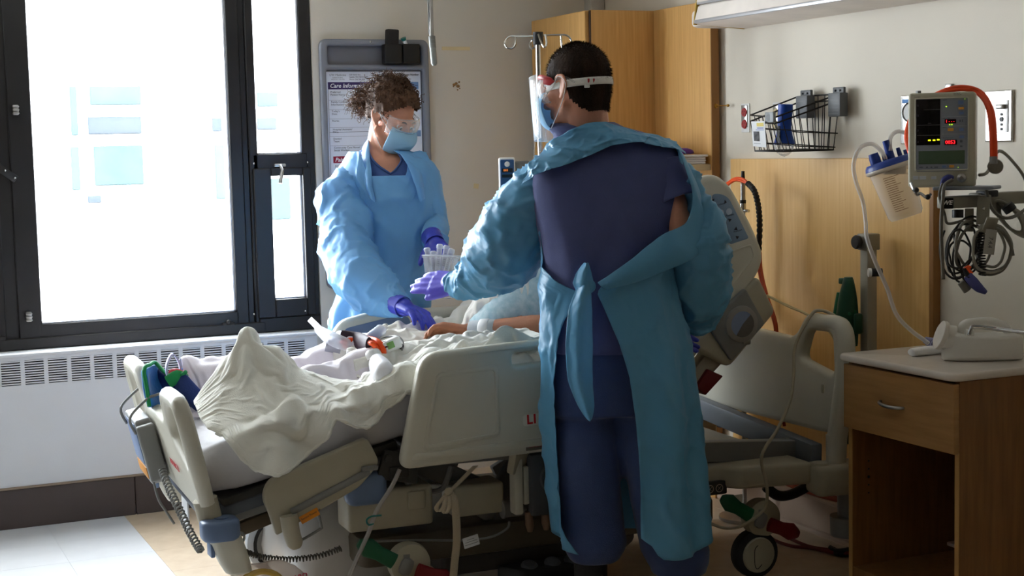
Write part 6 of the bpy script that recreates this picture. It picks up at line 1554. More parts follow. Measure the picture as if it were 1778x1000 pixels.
# badge card on the basket front
bc = thing('badge_card', 'white card with small portrait photo hanging on the basket front', 'card', pt(1318, 232, x=3.06))
cc = [pt(*q, x=3.062) for q in ((1305, 211), (1328, 210), (1331, 256), (1308, 254))]
mb = MB(); mb.add(cc+[p+V((-.0012, 0, 0)) for p in cc], [[0, 1, 2, 3], [7, 6, 5, 4], [0, 4, 5, 1], [1, 5, 6, 2], [2, 6, 7, 3], [3, 7, 4, 0]]); obj('card', mb, M_paper, bc, 0)
def onc(u0, v0, u1, v1, nm, m_, lift=.002):
    bl = lambda u, v: cc[0].lerp(cc[1], u).lerp(cc[3].lerp(cc[2], u), v)+V((-lift, 0, 0))
    mb = MB(); mb.add([bl(u0, v0), bl(u1, v0), bl(u1, v1), bl(u0, v1)], [[0, 1, 2, 3]]); obj(nm, mb, m_, bc, 0)
onc(.12, .40, .55, .78, 'portrait', mat('portrait_grey', (104, 104, 108), .7, rgb2=(40, 38, 40), scale=60)); onc(.4, .06, .92, .20, 'yellow_band', mat('card_yellow', (226, 208, 120), .7)); onc(.42, .25, .9, .28, 'print_line', mat('card_blue', (90, 110, 180), .7)); onc(.3, .33, .92, .35, 'print_line', mat('card_blue', (90, 110, 180), .7)); onc(.1, .86, .6, .88, 'print_line', M_pgrey)
# blue flared sleeve standing in the basket
bs = thing('blue_sleeve', 'bright blue flared plastic sleeve standing upright in the basket', 'sleeve', pt(1362, 250, x=3.17))
q0 = pt(1364, 181, x=3.17); q1 = pt(1362, 221, x=3.17); q2 = pt(1362, 250, x=3.17)
mb = MB(); mb.tube([q0, q0.lerp(q1, .5), q1, q1.lerp(q2, .5), q2], [.026, .026, .025, .030, .040], 20, 4); obj('sleeve_body', mb, mat('sleeve_blue', (14, 66, 160), .45), bs, 60)
mb = MB(); mb.tube([q2+V((0, .02, .004)), q2+V((0, 0, -.012)), q2+V((0, -.03, .0))], [.03, .034, .02], 12, 3); obj('clear_wrap', mb, M_clear, bs, 60)
mb = MB(); mb.panel(rpoly([(-.010, -.03), (.014, -.03), (.012, .035), (-.002, .035)], .006), [], .004, .001, frame(q1.lerp(q2, .5)+V((-.034, -.010, 0)), (0, -1, 0), BZ)); obj('dark_slot', mb, M_black, bs)
# ================================================================ right side: monitor on its arm, suction, column, bedside cabinet
def PX(px, py, d): return pt(px, py, d=d)
DM = 4.30
ang = math.radians(20); mx = (RGT*math.cos(ang)-FWD*math.sin(ang)).normalized(); mz = (-FWD*math.cos(ang)-RGT*math.sin(ang)).normalized()
mo = thing('patient_monitor', 'beige patient monitor with red digits and dark screen on wall arm', 'monitor', PX(1645, 325, DM))
mc = PX(1634, 243, DM); MM = frame(mc, mx, BZ, mz); K = DM/FPX/math.cos(ang)       # metres per pixel across the face
Ky = DM/FPX
def mxy(px, py): return ((px-1634)*K, -(py-243)*Ky)
def mrect(px0, py0, px1, py1, r=.002): a_ = mxy(px0, py1); b_ = mxy(px1, py0); return rrect(a_[0], a_[1], b_[0], b_[1], r)
M_mon = mat('monitor_beige', (184, 180, 160), .45, var=.02); M_monin = mat('monitor_face', (132, 138, 150), .45)
mb = MB(); mb.panel(mrect(1582, 161, 1688, 325, .010), [], .055, .008, MM @ Matrix.Translation((0, 0, -.020)), 3); obj('front_case', mb, M_mon, mo)
mb = MB(); mb.panel(mrect(1588, 164, 1687, 318, .012), [], .09, .010, MM @ Matrix.Translation((0, 0, -.085)), 3); obj('rear_case', mb, mat('monitor_side', (158, 152, 134), .5), mo)
mb = MB(); mb.panel(mrect(1594, 171, 1677, 297, .006), [], .003, .001, MM @ Matrix.Translation((0, 0, .0085))); fp = obj('face_panel', mb, M_monin, mo)
mb = MB(); mb.panel(mrect(1593, 170, 1677.5, 296, .004), [mrect(1595, 172, 1676, 294, .003)], .006, .002, MM @ Matrix.Translation((0, 0, .009))); obj('face_rim', mb, mat('monitor_rim', (196, 194, 178), .4), mo)
mb = MB(); mb.panel(mrect(1595.5, 172.5, 1633, 251.5, .001), [], .002, .0005, MM @ Matrix.Translation((0, 0, .0105))); scn = obj('screen', mb, mat('screen_black', (10, 10, 12), .12), mo)
mb = MB(); mb.panel(mrect(1599, 261.5, 1671.5, 284.5, .001), [], .002, .0005, MM @ Matrix.Translation((0, 0, .0105))); obj('lcd', mb, mat('lcd_green', (74, 92, 72), .25), mo)
def mfx(nm, boxes, m_, par, z=.0125):
    mb = MB()
    for x0, y0, x1, y1 in boxes: mb.panel(mrect(x0, y0, x1, y1, .0008), [], .0012, .0003, MM @ Matrix.Translation((0, 0, z)), 1)
    return objs(nm, mb, m_, par, 0)
mfx('screen_rule', [(1607, 190, 1633, 190.6), (1597, 216.6, 1633, 217.2), (1597, 234.2, 1633, 234.8), (1614, 213.4, 1619, 214)], mat('screen_grey', (120, 120, 120), .5), scn)
mfx('dash', [(1614, 242, 1618.4, 244.4), (1621.4, 242, 1625.6, 244.4), (1628, 241.4, 1632.2, 243.8)], mat('led_yellow', (220, 220, 20), .4, emit=(230, 235, 20), estr=1.2), scn)
mfx('digit_window', [(1640, 207.5, 1658, 215), (1640, 243, 1659.5, 251.5)], mat('digit_window', (40, 4, 6), .2), fp)
def mtext(s_, px, py, size, m_, bold=0): mb = MB(); x, y = mxy(px, py); mb.text(s_, size*Ky, MM @ Matrix.Translation((x, y, .0136)), .0001, bold=bold); obj('lettering', mb, m_, mo, 0)
M_ledr = mat('led_red', (255, 40, 40), .4, emit=(255, 30, 40), estr=1.6)
mtext('0053', 1641.2, 247.4, 8.5, M_ledr, .0002); mtext('1 - - -', 1641.5, 211.4, 6.5, M_ledr)
mfx('led_green', [(1647, 216.2, 1649, 217.6), (1650.4, 216.2, 1652.4, 217.6), (1641.5, 185, 1643.4, 186.6), (1671, 173, 1672, 174.4), (1661, 290, 1662, 291.4)], mat('led_green', (170, 230, 40), .4, emit=(180, 240, 40), estr=1.2), fp)
mfx('orange_key', [(1661.5, 187.4, 1670, 191.4), (1645, 223, 1654, 228), (1647.5, 286.6, 1655, 291)], mat('key_orange', (226, 160, 60), .5), fp)
mfx('blue_key', [(1661, 176, 1669.5, 183), (1662.5, 195, 1670, 200), (1662.5, 223, 1670, 228.5), (1663, 236, 1670.5, 241), (1636, 287, 1643, 291)], mat('key_blue', (104, 124, 170), .5), fp)
mfx('grey_key', [(1600, 288.6, 1606, 290.6), (1611, 288.4, 1614, 291), (1618, 288.4, 1621, 291), (1624, 288.6, 1630, 290.6), (1663, 209, 1665, 213), (1667, 208.6, 1668.6, 213), (1664, 244, 1668, 248), (1664, 253, 1668, 256)], mat('key_grey', (86, 92, 104), .5), fp)
mfx('face_rule', [(1636, 203.6, 1674, 204), (1636, 219.4, 1674, 219.8), (1636, 233, 1674, 233.4)], mat('face_line', (176, 182, 192), .5), fp)
mtext('heart rate', 1637, 205.8, 3, M_ink); mtext('event', 1637, 174.4, 3, M_ink); mtext('alarm', 1637, 221.5, 3, M_ink); mtext('blood pressure', 1637, 239.5, 2.8, M_ink); mtext('monitor', 1592, 168, 3.2, M_ink); mtext('PATIENT', 1654, 163.6, 2.8, M_ink); mtext('MONITOR', 1654, 166.2, 2.8, M_ink)
for py, s_ in ((183, '1'), (200, '2'), (226, '3'), (246, '4')): mtext(s_, 1597, py, 4.5, M_pgrey)
mfx('badge_label', [(1590, 304.6, 1598.6, 311), (1600, 304.8, 1611, 311), (1619, 305.6, 1627, 310.6)], mat('label_pale', (196, 202, 208), .5), mo, .008)
mb = MB(); q = MM @ V((*mxy(1667, 309), .01)); mb.lathe([(0, .018), (.005, .018), (.008, .012), (.012, .01), (.013, 0)], q, mz, 18); obj('socket', mb, M_steel, mo)
mb = MB(); q = MM @ V((*mxy(1646, 308), .01)); mb.tube([q+mx*.010, q+mz*.012, q-mx*.012+mz*.014+V((0, 0, -.008)), q-mx*.018+mz*.012+V((0, 0, -.03))], [.007, .009, .008, .005], 10, 3); obj('blue_plug', mb, mat('plug_blue', (54, 60, 130), .45), mo)
mb = MB(); q = MM @ V((*mxy(1597, 160), -.02)); mb.box(q, (.012, .012, .012), .002); obj('case_stud', mb, M_bedgrey, mo)
# side knob
q = PX(1727, 289, DM-.02); mb = MB(); mb.lathe([(0, .016), (.018, .016), (.021, .012), (.021, 0), (.01, -.03)], q, mz*.9+mx*.4, 22); kn = obj('side_knob', mb, mat('knob_grey', (118, 114, 104), .5), mo); 
# blood pressure hoses over the top
def hose(nm, pts, r, m_, par, k=8, n=10): mb = MB(); mb.tube([PX(*p) for p in pts], r, n, k); return obj(nm, mb, m_, par, 180)
hh_ = thing('pressure_hose', 'orange twin hose looped over the top of the monitor', 'hose', PX(1670, 152, DM-.02))
M_hose = mat('hose_orange', (232, 74, 22), .5, var=.06)
for o_ in (0, 1): hose('tube', [(1728-o_*5, 276, DM-.05), (1727-o_*5, 235, DM-.06), (1722-o_*5, 192, DM-.04), (1706-o_*3, 163+o_*3, DM+.02), (1680, 152+o_*3, DM+.04), (1650, 154+o_*3, DM+.06), (1618, 168, DM+.09), (1594, 186, DM+.11), (1579, 212, DM+.10), (1574, 240, DM+.07), (1580, 266, DM+.05)], .0068, M_hose, hh_)
mb = MB(); mb.tube([PX(1581, 262, DM+.05), PX(1583, 276, DM+.05)], .009, 10); obj('connector', mb, M_steel, hh_); mb = MB(); mb.tube([PX(1725, 272, DM-.05), PX(1725, 284, DM-.05)], .011, 10); obj('connector', mb, M_bedgrey, hh_)
# arm: tray, beam, hook bracket, knob
am = thing('monitor_mount', 'grey wall mount and tray carrying the monitor and its cable hook', 'arm', PX(1700, 345, DM+.05))
M_arm = mat('arm_grey', (140, 136, 122), .45, .2)
mb = MB(); mb.panel(rpoly([(-.065, -.06), (.10, -.06), (.12, .04), (-.05, .06)], .01), [], .010, .003, frame(PX(1662, 326, DM+.01), mx, -mz)); obj('tray', mb, mat('tray_blue_grey', (128, 134, 144), .4, .3), am)
mb = MB(); mb.bar(PX(1636, 352, DM-.02), PX(1712, 348, DM+.04), .05, .034, .004); obj('arm_block', mb, M_arm, am)
mb = MB(); mb.bar(PX(1690, 346, DM+.06), PX(1778, 342, DM+.16), .04, .036, .004); mb2 = mb; e_ = PX(1778, 342, DM+.16); mb.bar(e_, V((X1-.008, e_.y-.1, e_.z)), .04, .036, .004); objs('beam', mb, M_arm, am)
mb = MB(); mb.box(PX(1714, 336, DM+.06), (.05, .04, .02), .004); obj('beam_cap', mb, M_black, am)
LBM = frame(PX(1645, 352.5, DM-.052), mx, BZ, mz)
mb = MB(); mb.panel(rrect(-.017, -.016, .017, .015, .003), [], .02, .003, LBM); lb = obj('arm_badge', mb, mat('badge_black', (14, 14, 16), .35), am)
mb = MB(); mb.text('WE', .017, LBM @ Matrix.Translation((-.013, .001, .0105)), .0003, shear=.25, bold=.0006); obj('lettering', mb, M_white, lb, 0)
mb = MB(); mb.cyl(PX(1663, 364, DM), PX(1663, 378, DM), .016, .016, 18); obj('arm_knob', mb, M_black, am)
mb = MB(); mb.bar(PX(1683, 362, DM+.0), PX(1683, 402, DM+.0), .024, .008, .001, up=FWD); obj('hook_strap', mb, M_arm, am)
mb = MB(); mb.bar(PX(1708, 342, DM-.03), PX(1706, 390, DM-.03), .036, .006, .001, up=FWD); mb.bar(PX(1706, 390, DM-.03), PX(1716, 400, DM-.06), .036, .006, .001, up=FWD); mb.bar(PX(1716, 400, DM-.06), PX(1724, 378, DM-.09), .034, .006, .001, up=FWD); obj('cable_hook', mb, M_arm, am)
mb = MB(); mb.ball(PX(1708, 362, DM-.035), .005, 8, 6); obj('bolt', mb, M_chrome, am)
mb = MB(); mb.tube([PX(1582, 318, DM+.02), PX(1587, 330, DM), PX(1592, 338, DM), PX(1598, 336, DM), PX(1608, 342, DM-.01), PX(1616, 338, DM)], .0045, 8, 5); obj('lead_clip', mb, M_chrome, am); mb = MB(); mb.ball(PX(1591, 330, DM-.01), .008, 10, 7); mb.ball(PX(1611, 342, DM-.02), .008, 10, 7); objs('clip_tip', mb, M_black, am)
# cables
M_cab1 = mat('cable_grey', (104, 100, 90), .5); M_cab2 = mat('cable_dark', (46, 44, 42), .5); M_cab3 = mat('cable_pale', (134, 130, 118), .5)
cbt = thing('monitor_cables', 'coiled grey monitor leads hanging from the cable hook', 'cable', PX(1700, 420, DM-.04))
def loop(nm, cx, cy, rx, ry, d, r, m_, tilt=0, a0=0, a1=2*PI, jit=3, n=15):
    pts = []
    for i in range(n+1):
        a_ = a0+(a1-a0)*i/n; x = rx*math.sin(a_); y = -ry*math.cos(a_); pts.append((cx+x*math.cos(tilt)-y*math.sin(tilt)+jit*n3((i*.7, cx*.1, 0), 1), cy+x*math.sin(tilt)+y*math.cos(tilt)+jit*n3((i*.7, cx*.1, 5), 1), d+.02*math.sin(a_+cx)))
    mb = MB(); mb.tube([PX(*p) for p in pts], r, 8, 4); return obj(nm, mb, m_, cbt, 180)
for k, (cx, cy, rx, ry, m_, tl) in enumerate(((1722, 432, 34, 42, M_cab3, .15), (1725, 434, 30, 38, M_cab1, .1), (1718, 428, 26, 36, M_cab3, -.1), (1722, 438, 33, 40, M_cab1, .25), (1690, 424, 30, 42, M_cab3, -.1), (1674, 420, 26, 48, M_cab2, .5), (1668, 432, 24, 44, M_cab2, .3), (1664, 440, 20, 42, M_cab2, .05), (1684, 430, 22, 40, M_cab1, .3), (1672, 446, 22, 30, M_cab2, -.5))):
    loop('cable_loop', cx, cy, rx, ry, DM-.045+.008*k*(.5 if k > 4 else 1), .0042 if m_ is not M_cab2 else .003, m_, tl)
for pts, r, m_ in ((((1654, 312, DM-.06), (1640, 322, DM-.06), (1637, 345, DM-.07), (1634, 400, DM-.06), (1638, 485, DM-.05)), .0052, M_cab1), (((1637, 318, DM-.05), (1631, 340, DM-.05), (1640, 372, DM-.05), (1646, 388, DM-.04), (1672, 383, DM-.03)), .004, M_cab1), (((1712, 330, DM-.02), (1722, 362, DM-.03), (1742, 378, DM-.03), (1765, 374, DM), (1790, 355, DM+.05)), .005, M_cab1), (((1728, 396, DM-.06), (1742, 405, DM-.05), (1754, 424, DM-.05), (1759, 444, DM-.05)), .005, M_cab1), (((1640, 400, DM-.03), (1632, 430, DM-.03), (1640, 470, DM-.03), (1662, 484, DM-.03), (1690, 462, DM-.03), (1708, 420, DM-.03)), .0032, M_cab2), (((1655, 400, DM-.02), (1664, 450, DM-.02), (1674, 486, DM-.03), (1690, 500, DM-.04)), .0034, M_cab2), (((1668, 395, DM-.02), (1655, 440, DM-.02), (1658, 480, DM-.03), (1666, 490, DM-.03)), .003, M_cab2)):
    mb = MB(); mb.tube([PX(*p) for p in pts], r, 8, 7); obj('lead', mb, m_, cbt, 180)
mb = MB(); a_ = PX(1702, 400, DM-.05); b_ = PX(1706, 478, DM-.05); pts = []
for i in range(160): t = i/159; c_ = a_.lerp(b_, t); pts.append(c_+RGT*(.010*math.cos(t*100))+FWD*(.010*math.sin(t*100))+V((0, 0, 0)))
mb.tube(pts, .0022, 5); obj('coil_cord', mb, M_black, cbt, 180)
mb = MB(); mb.tube([PX(1676, 464, DM-.06), PX(1686, 476, DM-.06)], [.008, .007], 10); mb.tube([PX(1684, 462, DM-.055), PX(1680, 468, DM-.055)], .006, 8); objs('orange_boot', mb, M_orange, cbt)
mb = MB(); mb.tube([PX(1674, 466, DM-.065), PX(1682, 482, DM-.065)], [.005, .008], 10); obj('strain_relief', mb, M_black, cbt)
mb = MB(); mb.tube([PX(1680, 478, DM-.065), PX(1690, 490, DM-.065), PX(1700, 500, DM-.065), PX(1712, 508, DM-.06)], [.012, .015, .013, .006], 12, 4, flat=.6); obj('blue_connector', mb, mat('connector_violet', (74, 78, 140), .45), cbt, 60)
mb = MB(); mb.tube([PX(1668, 490, DM-.05), PX(1680, 505, DM-.05)], [.010, .012], 10); obj('sensor_clip', mb, M_cab1, cbt)
tgm = frame(PX(1719, 420, DM-.075), (mx+BZ*-.12).normalized(), (BZ+mx*.12).normalized()); mb = MB(); mb.panel(rrect(-.015, -.035, .015, .035, .002), [], .002, .0005, tgm); tg_ = obj('lead_tag', mb, mat('tag_grey', (150, 148, 138), .6), cbt)
mb = MB(); mb.text('7.4.4', .016, tgm @ Matrix.Translation((.001, .014, .0014)) @ Matrix.Rotation(-PI/2, 4, 'Z'), .0001); obj('lettering', mb, M_ink, tg_, 0)
cb2 = thing('cable_bundle', 'bundle of pale cables tied up under the beam at right edge', 'cable', PX(1760, 375, DM+.06))
for k in range(7):
    mb = MB(); pts = [(1737+14+22*math.sin(a_)*(1+.1*k*.3)-12*math.cos(a_)+k*2.2, 376-26*math.cos(a_)+8*math.sin(a_)+k*1.4, DM+.04+.01*k) for a_ in [2*PI*i/14 for i in range(14)]]; mb.tube([PX(*p) for p in pts], .0048, 8, 4, closed=True); obj('cable_loop', mb, M_cab3, cb2, 180)
mb = MB(); mb.tube([PX(1748, 356, DM+.02), PX(1756, 366, DM+.02)], .018, 12); obj('tie', mb, M_black, cb2)
mb = MB(); mb.tube([PX(1700, 304, DM+.06), PX(1715, 298, DM+.08), PX(1735, 262, DM+.2), PX(1768, 292, DM+.2), PX(1785, 322, DM+.2)], .005, 8, 6); obj('cable_run', mb, M_cab3, cb2, 180)
# wall plates
def plate(px0, py0, px1, py1, lbl, nm='gas_plate'):
    a_ = pt(px0, py0, x=X1-.004); b_ = pt(px1, py1, x=X1-.004); c_ = (a_+b_)/2; t = thing(nm, lbl, 'wall plate', c_); w, h = abs(a_.y-b_.y), a_.z-b_.z; M = frame(c_, (0, -1, 0), BZ)
    mb = MB(); mb.panel(rrect(-w/2, -h/2, w/2, h/2, .004), [], .010, .004, M, 3); obj('plate', mb, mat('polished_steel', (205, 203, 198), .22, 1, var=.05), t); return t, M, w, h
gp, M, w, h = plate(1565, 166, 1606, 250, 'steel wall plate with suction gauge half hidden behind the monitor')
q = pt(1584, 195, x=X1-.05); mb = MB(); mb.lathe([(.0, .004), (.030, .004), (.034, .010), (.036, .004), (.036, -.035)], q, (-1, -.2, 0), 28); obj('gauge', mb, M_bedgrey, gp); mb = MB(); mb.lathe([(0, .0085), (.029, .0085), (.029, .004)], q, (-1, -.2, 0), 24); obj('dial_face', mb, M_white, gp)
mb = MB(); mb.panel(rrect(-.045, .055, .0, .068, .002), [], .003, .0008, M @ Matrix.Translation((0, 0, .007))); obj('blue_label', mb, mat('label_blue', (60, 130, 200), .5), gp)
mb = MB(); mb.tube([pt(1584, 212, x=X1-.05), pt(1584, 240, x=X1-.05)], [.016, .012], 14); obj('regulator', mb, M_bedblue, gp)
sp, M, w, h = plate(1712, 158, 1759, 246, 'square steel wall plate with sockets right of the monitor', 'steel_plate')
mb = MB(); mb.panel(rrect(-.02, -.05, .045, .048, .002), [], .003, .0008, M @ Matrix.Translation((0, 0, .006))); obj('inner_plate', mb, M_steel, sp); mb = MB(); mb.box(M @ V((.02, .028, .014)), (.016, .030, .014), .004); obj('latch', mb, M_steel, sp)
mb = MB()
for dy, r in ((.005, .004), (-.010, .007), (-.026, .004), (-.040, .004)): mb.lathe([(0, .003), (r, .003), (r, 0)], M @ V((.018, dy, .0075)), (-1, 0, 0), 14)
objs('port', mb, M_black, sp)
mb = MB(); mb.box(pt(1648, 151, x=X1-.006), (.012, .03, .02), .003); tag(obj('wall_clip', mb, M_steel), 'tiny steel clip on the wall just above the monitor', 'clip')
# suction canister
DC = 4.55
su = thing('suction_canister', 'clear graduated suction canister with blue lid, tilted left of the monitor', 'canister', PX(1560, 380, DC))
t0 = PX(1545, 289, DC); t1 = PX(1574, 377, DC); ax_ = (t1-t0).normalized(); L_ = (t1-t0).length; sx = (RGT-ax_*RGT.dot(ax_)).normalized()
mb = MB(); r0 = .066; mb.lathe([(r0, 0), (r0*.985, .01), (r0*.62+.012, L_-.012), (r0*.62+.006, L_), (0, L_+.002)], t0, ax_, 32); obj('jar', mb, clear_mat('canister_clear', (240, 224, 206), .34, .12), su, 60)
mb = MB()
for k in range(17):
    z = .03+k*(L_-.05)/17; r = r0+(r0*.64+.009-r0)*z/L_; yv = ax_.cross(sx); n = 7
    a1_ = .55 if k % 4 else .75
    mb.tube([t0+ax_*z+(sx*math.sin(a)+(-yv if yv.dot(FWD) > 0 else yv)*math.cos(a))*(r+.0006) for a in [-.75+a1_*i/n for i in range(n+1)]], .0008, 4)
for k in range(3): z = .03+k*.026; r = r0+(r0*.64+.009-r0)*z/L_; yv = ax_.cross(sx); yv = -yv if yv.dot(FWD) > 0 else yv; c_ = t0+ax_*z+(sx*math.sin(.55)+yv*math.cos(.55))*(r+.001); mb.tube([c_+sx*(.010*math.cos(a))+ax_*(.009*math.sin(a)) for a in [2*PI*i/10 for i in range(10)]], .0008, 4, closed=True)
obj('graduations', mb, mat('grad_brown', (110, 84, 66), .6), su, 0, kind='stuff')
mb = MB(); mb.lathe([(r0*1.0, .012), (r0*1.12, .008), (r0*1.13, 0), (r0*1.05, -.004)], t0, ax_, 32); obj('collar', mb, mat('collar_clear', (196, 186, 174), .3), su, 60)
M_blid = mat('lid_blue', (26, 58, 140), .4)
mb = MB(); mb.lathe([(0, -.022), (r0*.98, -.020), (r0*1.08, -.012), (r0*1.12, -.002), (r0*1.05, 0)], t0, ax_, 32); lid = obj('lid', mb, M_blid, su, 60)
for s_, r, h in ((-.036, .017, .034), (.012, .012, .06), (.040, .007, .028), (-.008, .006, .022), (.058, .006, .016)):
    mb = MB(); b_ = t0-ax_*.018+sx*s_; mb.tube([b_, b_-ax_*h*.5, b_-ax_*h], [r, r, r*.85], 14); obj('port', mb, M_blid, lid)
hose('suction_tube', [(1538, 276, DC-.02), (1530, 262, DC-.02), (1513, 250, DC-.02), (1492, 258, DC-.02), (1482, 285, DC-.02), (1486, 315, DC-.02), (1498, 350, DC-.02), (1503, 385, DC-.04), (1505, 412, DC-.06), (1518, 450, DC-.08), (1540, 500, DC-.08), (1556, 545, DC-.09), (1580, 572, DC-.10), (1604, 590, DC-.12), (1612, 596, DC-.13)], .0062, clear_mat('tube_clear', (226, 220, 216), .40, .2), su)
hose('suction_tube', [(1546, 262, DC-.01), (1546, 240, DC), (1556, 229, DC+.02), (1570, 230, DC+.05), (1584, 240, DC+.1), (1588, 246, DC+.15)], .0062, clear_mat('tube_clear', (226, 220, 216), .40, .2), su)
mb = MB(); mb.box(t0+RGT*.03+FWD*.07, (.06, .05, .05), .006); obj('canister_bracket', mb, M_bedgrey, su)
# grey post with clamp, green oxygen regulator
po = thing('post_stand', 'pale grey square post with black knob standing behind the bedside cabinet', 'post', (3.2, 4.13, 0))
a_ = pt(1508, 412, x=3.2); mb = MB(); mb.box((3.2, a_.y, .56), (.042, .042, 1.10), .006); obj('post', mb, mat('post_grey', (158, 152, 136), .45), po)
mb = MB(); mb.box((3.2, a_.y, a_.z-.015), (.055, .056, .055), .004); obj('post_collar', mb, M_arm, po)
q = pt(1493, 420, x=3.17); mb = MB()
mb.lathe([(0, .022), (.020, .022), (.024, .016), (.022, .004), (.012, 0), (.008, -.02)], q, V((-.6, -.2, 0))+(-RGT)*.6, 16); obj('knob', mb, M_black, po)
mb = MB(); c_ = pt(1520, 473, x=3.17); mb.tube([c_-RGT*.016, c_+RGT*.022], .014, 14); obj('clamp_grip', mb, M_black, po); mb = MB(); mb.tube([c_-RGT*.024, c_-RGT*.014], .0145, 14); obj('clamp_end', mb, M_white, po)
gr_ = thing('oxygen_regulator', 'dark green oxygen regulator on a cylinder behind the headboard grip', 'regulator', pt(1470, 600, x=3.12))
M_green = mat('oxygen_green', (16, 66, 44), .4)
xg = 3.14
P_ = lambda px, py: pt(px, py, x=xg)
mb = MB(); mb.tube([P_(1471, 600), P_(1471, 560), P_(1472, 520), P_(1473, 495), P_(1473, 481)], [.035, .040, .032, .022, .014], 16, 4); obj('regulator_body', mb, M_green, gr_, 50)
mb = MB(); mb.lathe([(0, .026), (.020, .026), (.026, .02), (.028, 0)], P_(1473, 543), -FWD*.9-RGT*.1, 18); mb.lathe([(0, .032), (.006, .032), (.006, .024)], P_(1473, 543), -FWD*.9-RGT*.1, 12); obj('flow_dial', mb, mat('oxygen_green2', (22, 92, 60), .4), gr_)
mb = MB(); mb.tube([P_(1459, 584), P_(1456, 552), P_(1457, 528), P_(1458, 508)], [.012, .020, .016, .010], 14, 3); obj('side_valve', mb, mat('oxygen_green2', (22, 92, 60), .4), gr_, 50)
mb = MB(); mb.box(P_(1464, 488), (.02, .03, .02), .004); mb.box(P_(1490, 562), (.03, .02, .07), .008); objs('regulator_tab', mb, M_green, gr_)
mb = MB(); g0 = P_(1470, 606); mb.tube([V((g0.x, g0.y, .42)), V((g0.x, g0.y, .43)), V((g0.x, g0.y, .55)), V((g0.x, g0.y, .63)), V((g0.x, g0.y, .68)), g0+V((0, 0, .03))], [.045, .056, .056, .05, .03, .02], 24); obj('cylinder', mb, M_green, gr_, 50)
# steel rod with orange and black sleeved hoses behind the raised head of the bed
rd = thing('hose_rod', 'steel rod with black tip carrying orange hoses behind the raised bed head', 'rod', pt(1290, 400, x=3.15)); rd.location.z = .4
XR = 3.17
R_ = lambda px, py, dx=0: pt(px, py, x=XR+dx)
mb = MB(); mb.cyl(R_(1290, 520)*1, R_(1290, 312), .0095, .0095, 14); obj('rod_tube', mb, M_steel, rd); mb = MB(); mb.cyl(R_(1290, 312), R_(1290, 297), .008, .006, 12); mb.cyl(R_(1290, 353), R_(1290, 347), .012, .012, 14); objs('black_fitting', mb, M_black, rd)
mb = MB(); mb.cyl(R_(1290, 365), R_(1290, 353), .0115, .0115, 14); mb.tube([R_(1291, 366), R_(1300, 366)], .006, 8); objs('steel_fitting', mb, M_chrome, rd)
mb = MB(); q = R_(1290, 520); mb.tube([q, V((q.x, q.y, .03))], .0095, 12); mb.lathe([(.0, 0), (.10, 0), (.10, .012), (.02, .03)], (q.x, q.y, .002), (0, 0, 1), 20); objs('stand_foot', mb, M_steel, rd)
oh = thing('oxygen_hoses', 'orange hoses in a black spiral sleeve curving down the maple head panel', 'hose', R_(1318, 400, -.03))
for o_ in (0, 1): mb = MB(); mb.tube([R_(1262, 319+o_*3, -.02), R_(1276, 310+o_*3, -.04), R_(1290, 311+o_*4, -.05), R_(1300, 320, -.05)], .0055, 8, 6); obj('orange_end', mb, M_orange, oh, 180)
sl = [R_(1298, 318, -.05), R_(1310, 332, -.05), R_(1317, 360, -.04), R_(1319, 395, -.03), R_(1317, 440, -.02)]
mb = MB(); cs_ = catmull(sl, 14); mb.tube(cs_, [.0115 if i % 3 else .0088 for i in range(len(cs_))], 12); obj('spiral_sleeve', mb, mat('sleeve_black', (32, 28, 27), .6), oh, 60)
for o_ in (0, 1): mb = MB(); mb.tube([R_(1316+o_*4, 438, -.02), R_(1318+o_*4, 470, -.02), R_(1328+o_*3, 510, -.03), R_(1342+o_*3, 552, -.04), R_(1347+o_*2, 580, -.04), R_(1350, 660, -.04), R_(1362, 740, -.05)], .0058, 8, 6); obj('orange_run', mb, mat('hose_rust', (176, 66, 26), .5), oh, 180)
tb = MB(); tb.tube([R_(1330, 512, -.03), R_(1370, 532, -.05), R_(1405, 548, -.06), R_(1440, 575, -.08), R_(1452, 600, -.09), R_(1456, 640, -.09)], .005, 8, 7); tag(obj('oxygen_tube', tb, clear_mat('tube_yellow', (206, 190, 140), .6, .3), None, 180), 'thin pale tube sagging from behind the bed head toward green regulator', 'tube')
# ---------------------------------------------------------------- bedside cabinet
bcX0, bcX1, bcY0, bcY1, bcZ0, bcZ1 = 2.812, 3.262, 3.262, 3.762, .10, .775
cbn = thing('bedside_cabinet', 'oak bedside cabinet with white top, one drawer and open niche at right', 'cabinet', (3.04, 3.51, 0))
mb = MB(); ov = .012
mb.panel(rpoly([(bcX0-ov, bcY0-ov), (bcX1, bcY0-ov), (bcX1, bcY1+ov), (bcX0-ov, bcY1+ov)], [.05, .01, .01, .02], 6), [], .024, .010, Matrix.Translation((0, 0, .788)), 4); obj('top', mb, mat('solid_surface', (208, 200, 190), .25, var=.03, scale=30), cbn)
th_ = .019
def slab(nm, a_, b_, m_): mb = MB(); mb.box([(p+q)/2 for p, q in zip(a_, b_)], [abs(q-p) for p, q in zip(a_, b_)], .0015, 1); return obj(nm, mb, m_, cbn)
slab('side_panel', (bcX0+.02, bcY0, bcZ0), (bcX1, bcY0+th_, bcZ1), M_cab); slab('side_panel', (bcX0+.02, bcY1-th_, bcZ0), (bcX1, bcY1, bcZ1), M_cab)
for y in (bcY0, bcY1-th_): slab('edge_band', (bcX0+.018, y+.0005, bcZ0+.001), (bcX0+.0205, y+th_-.0005, .575), mat('edge_oak', (176, 134, 76), .5))
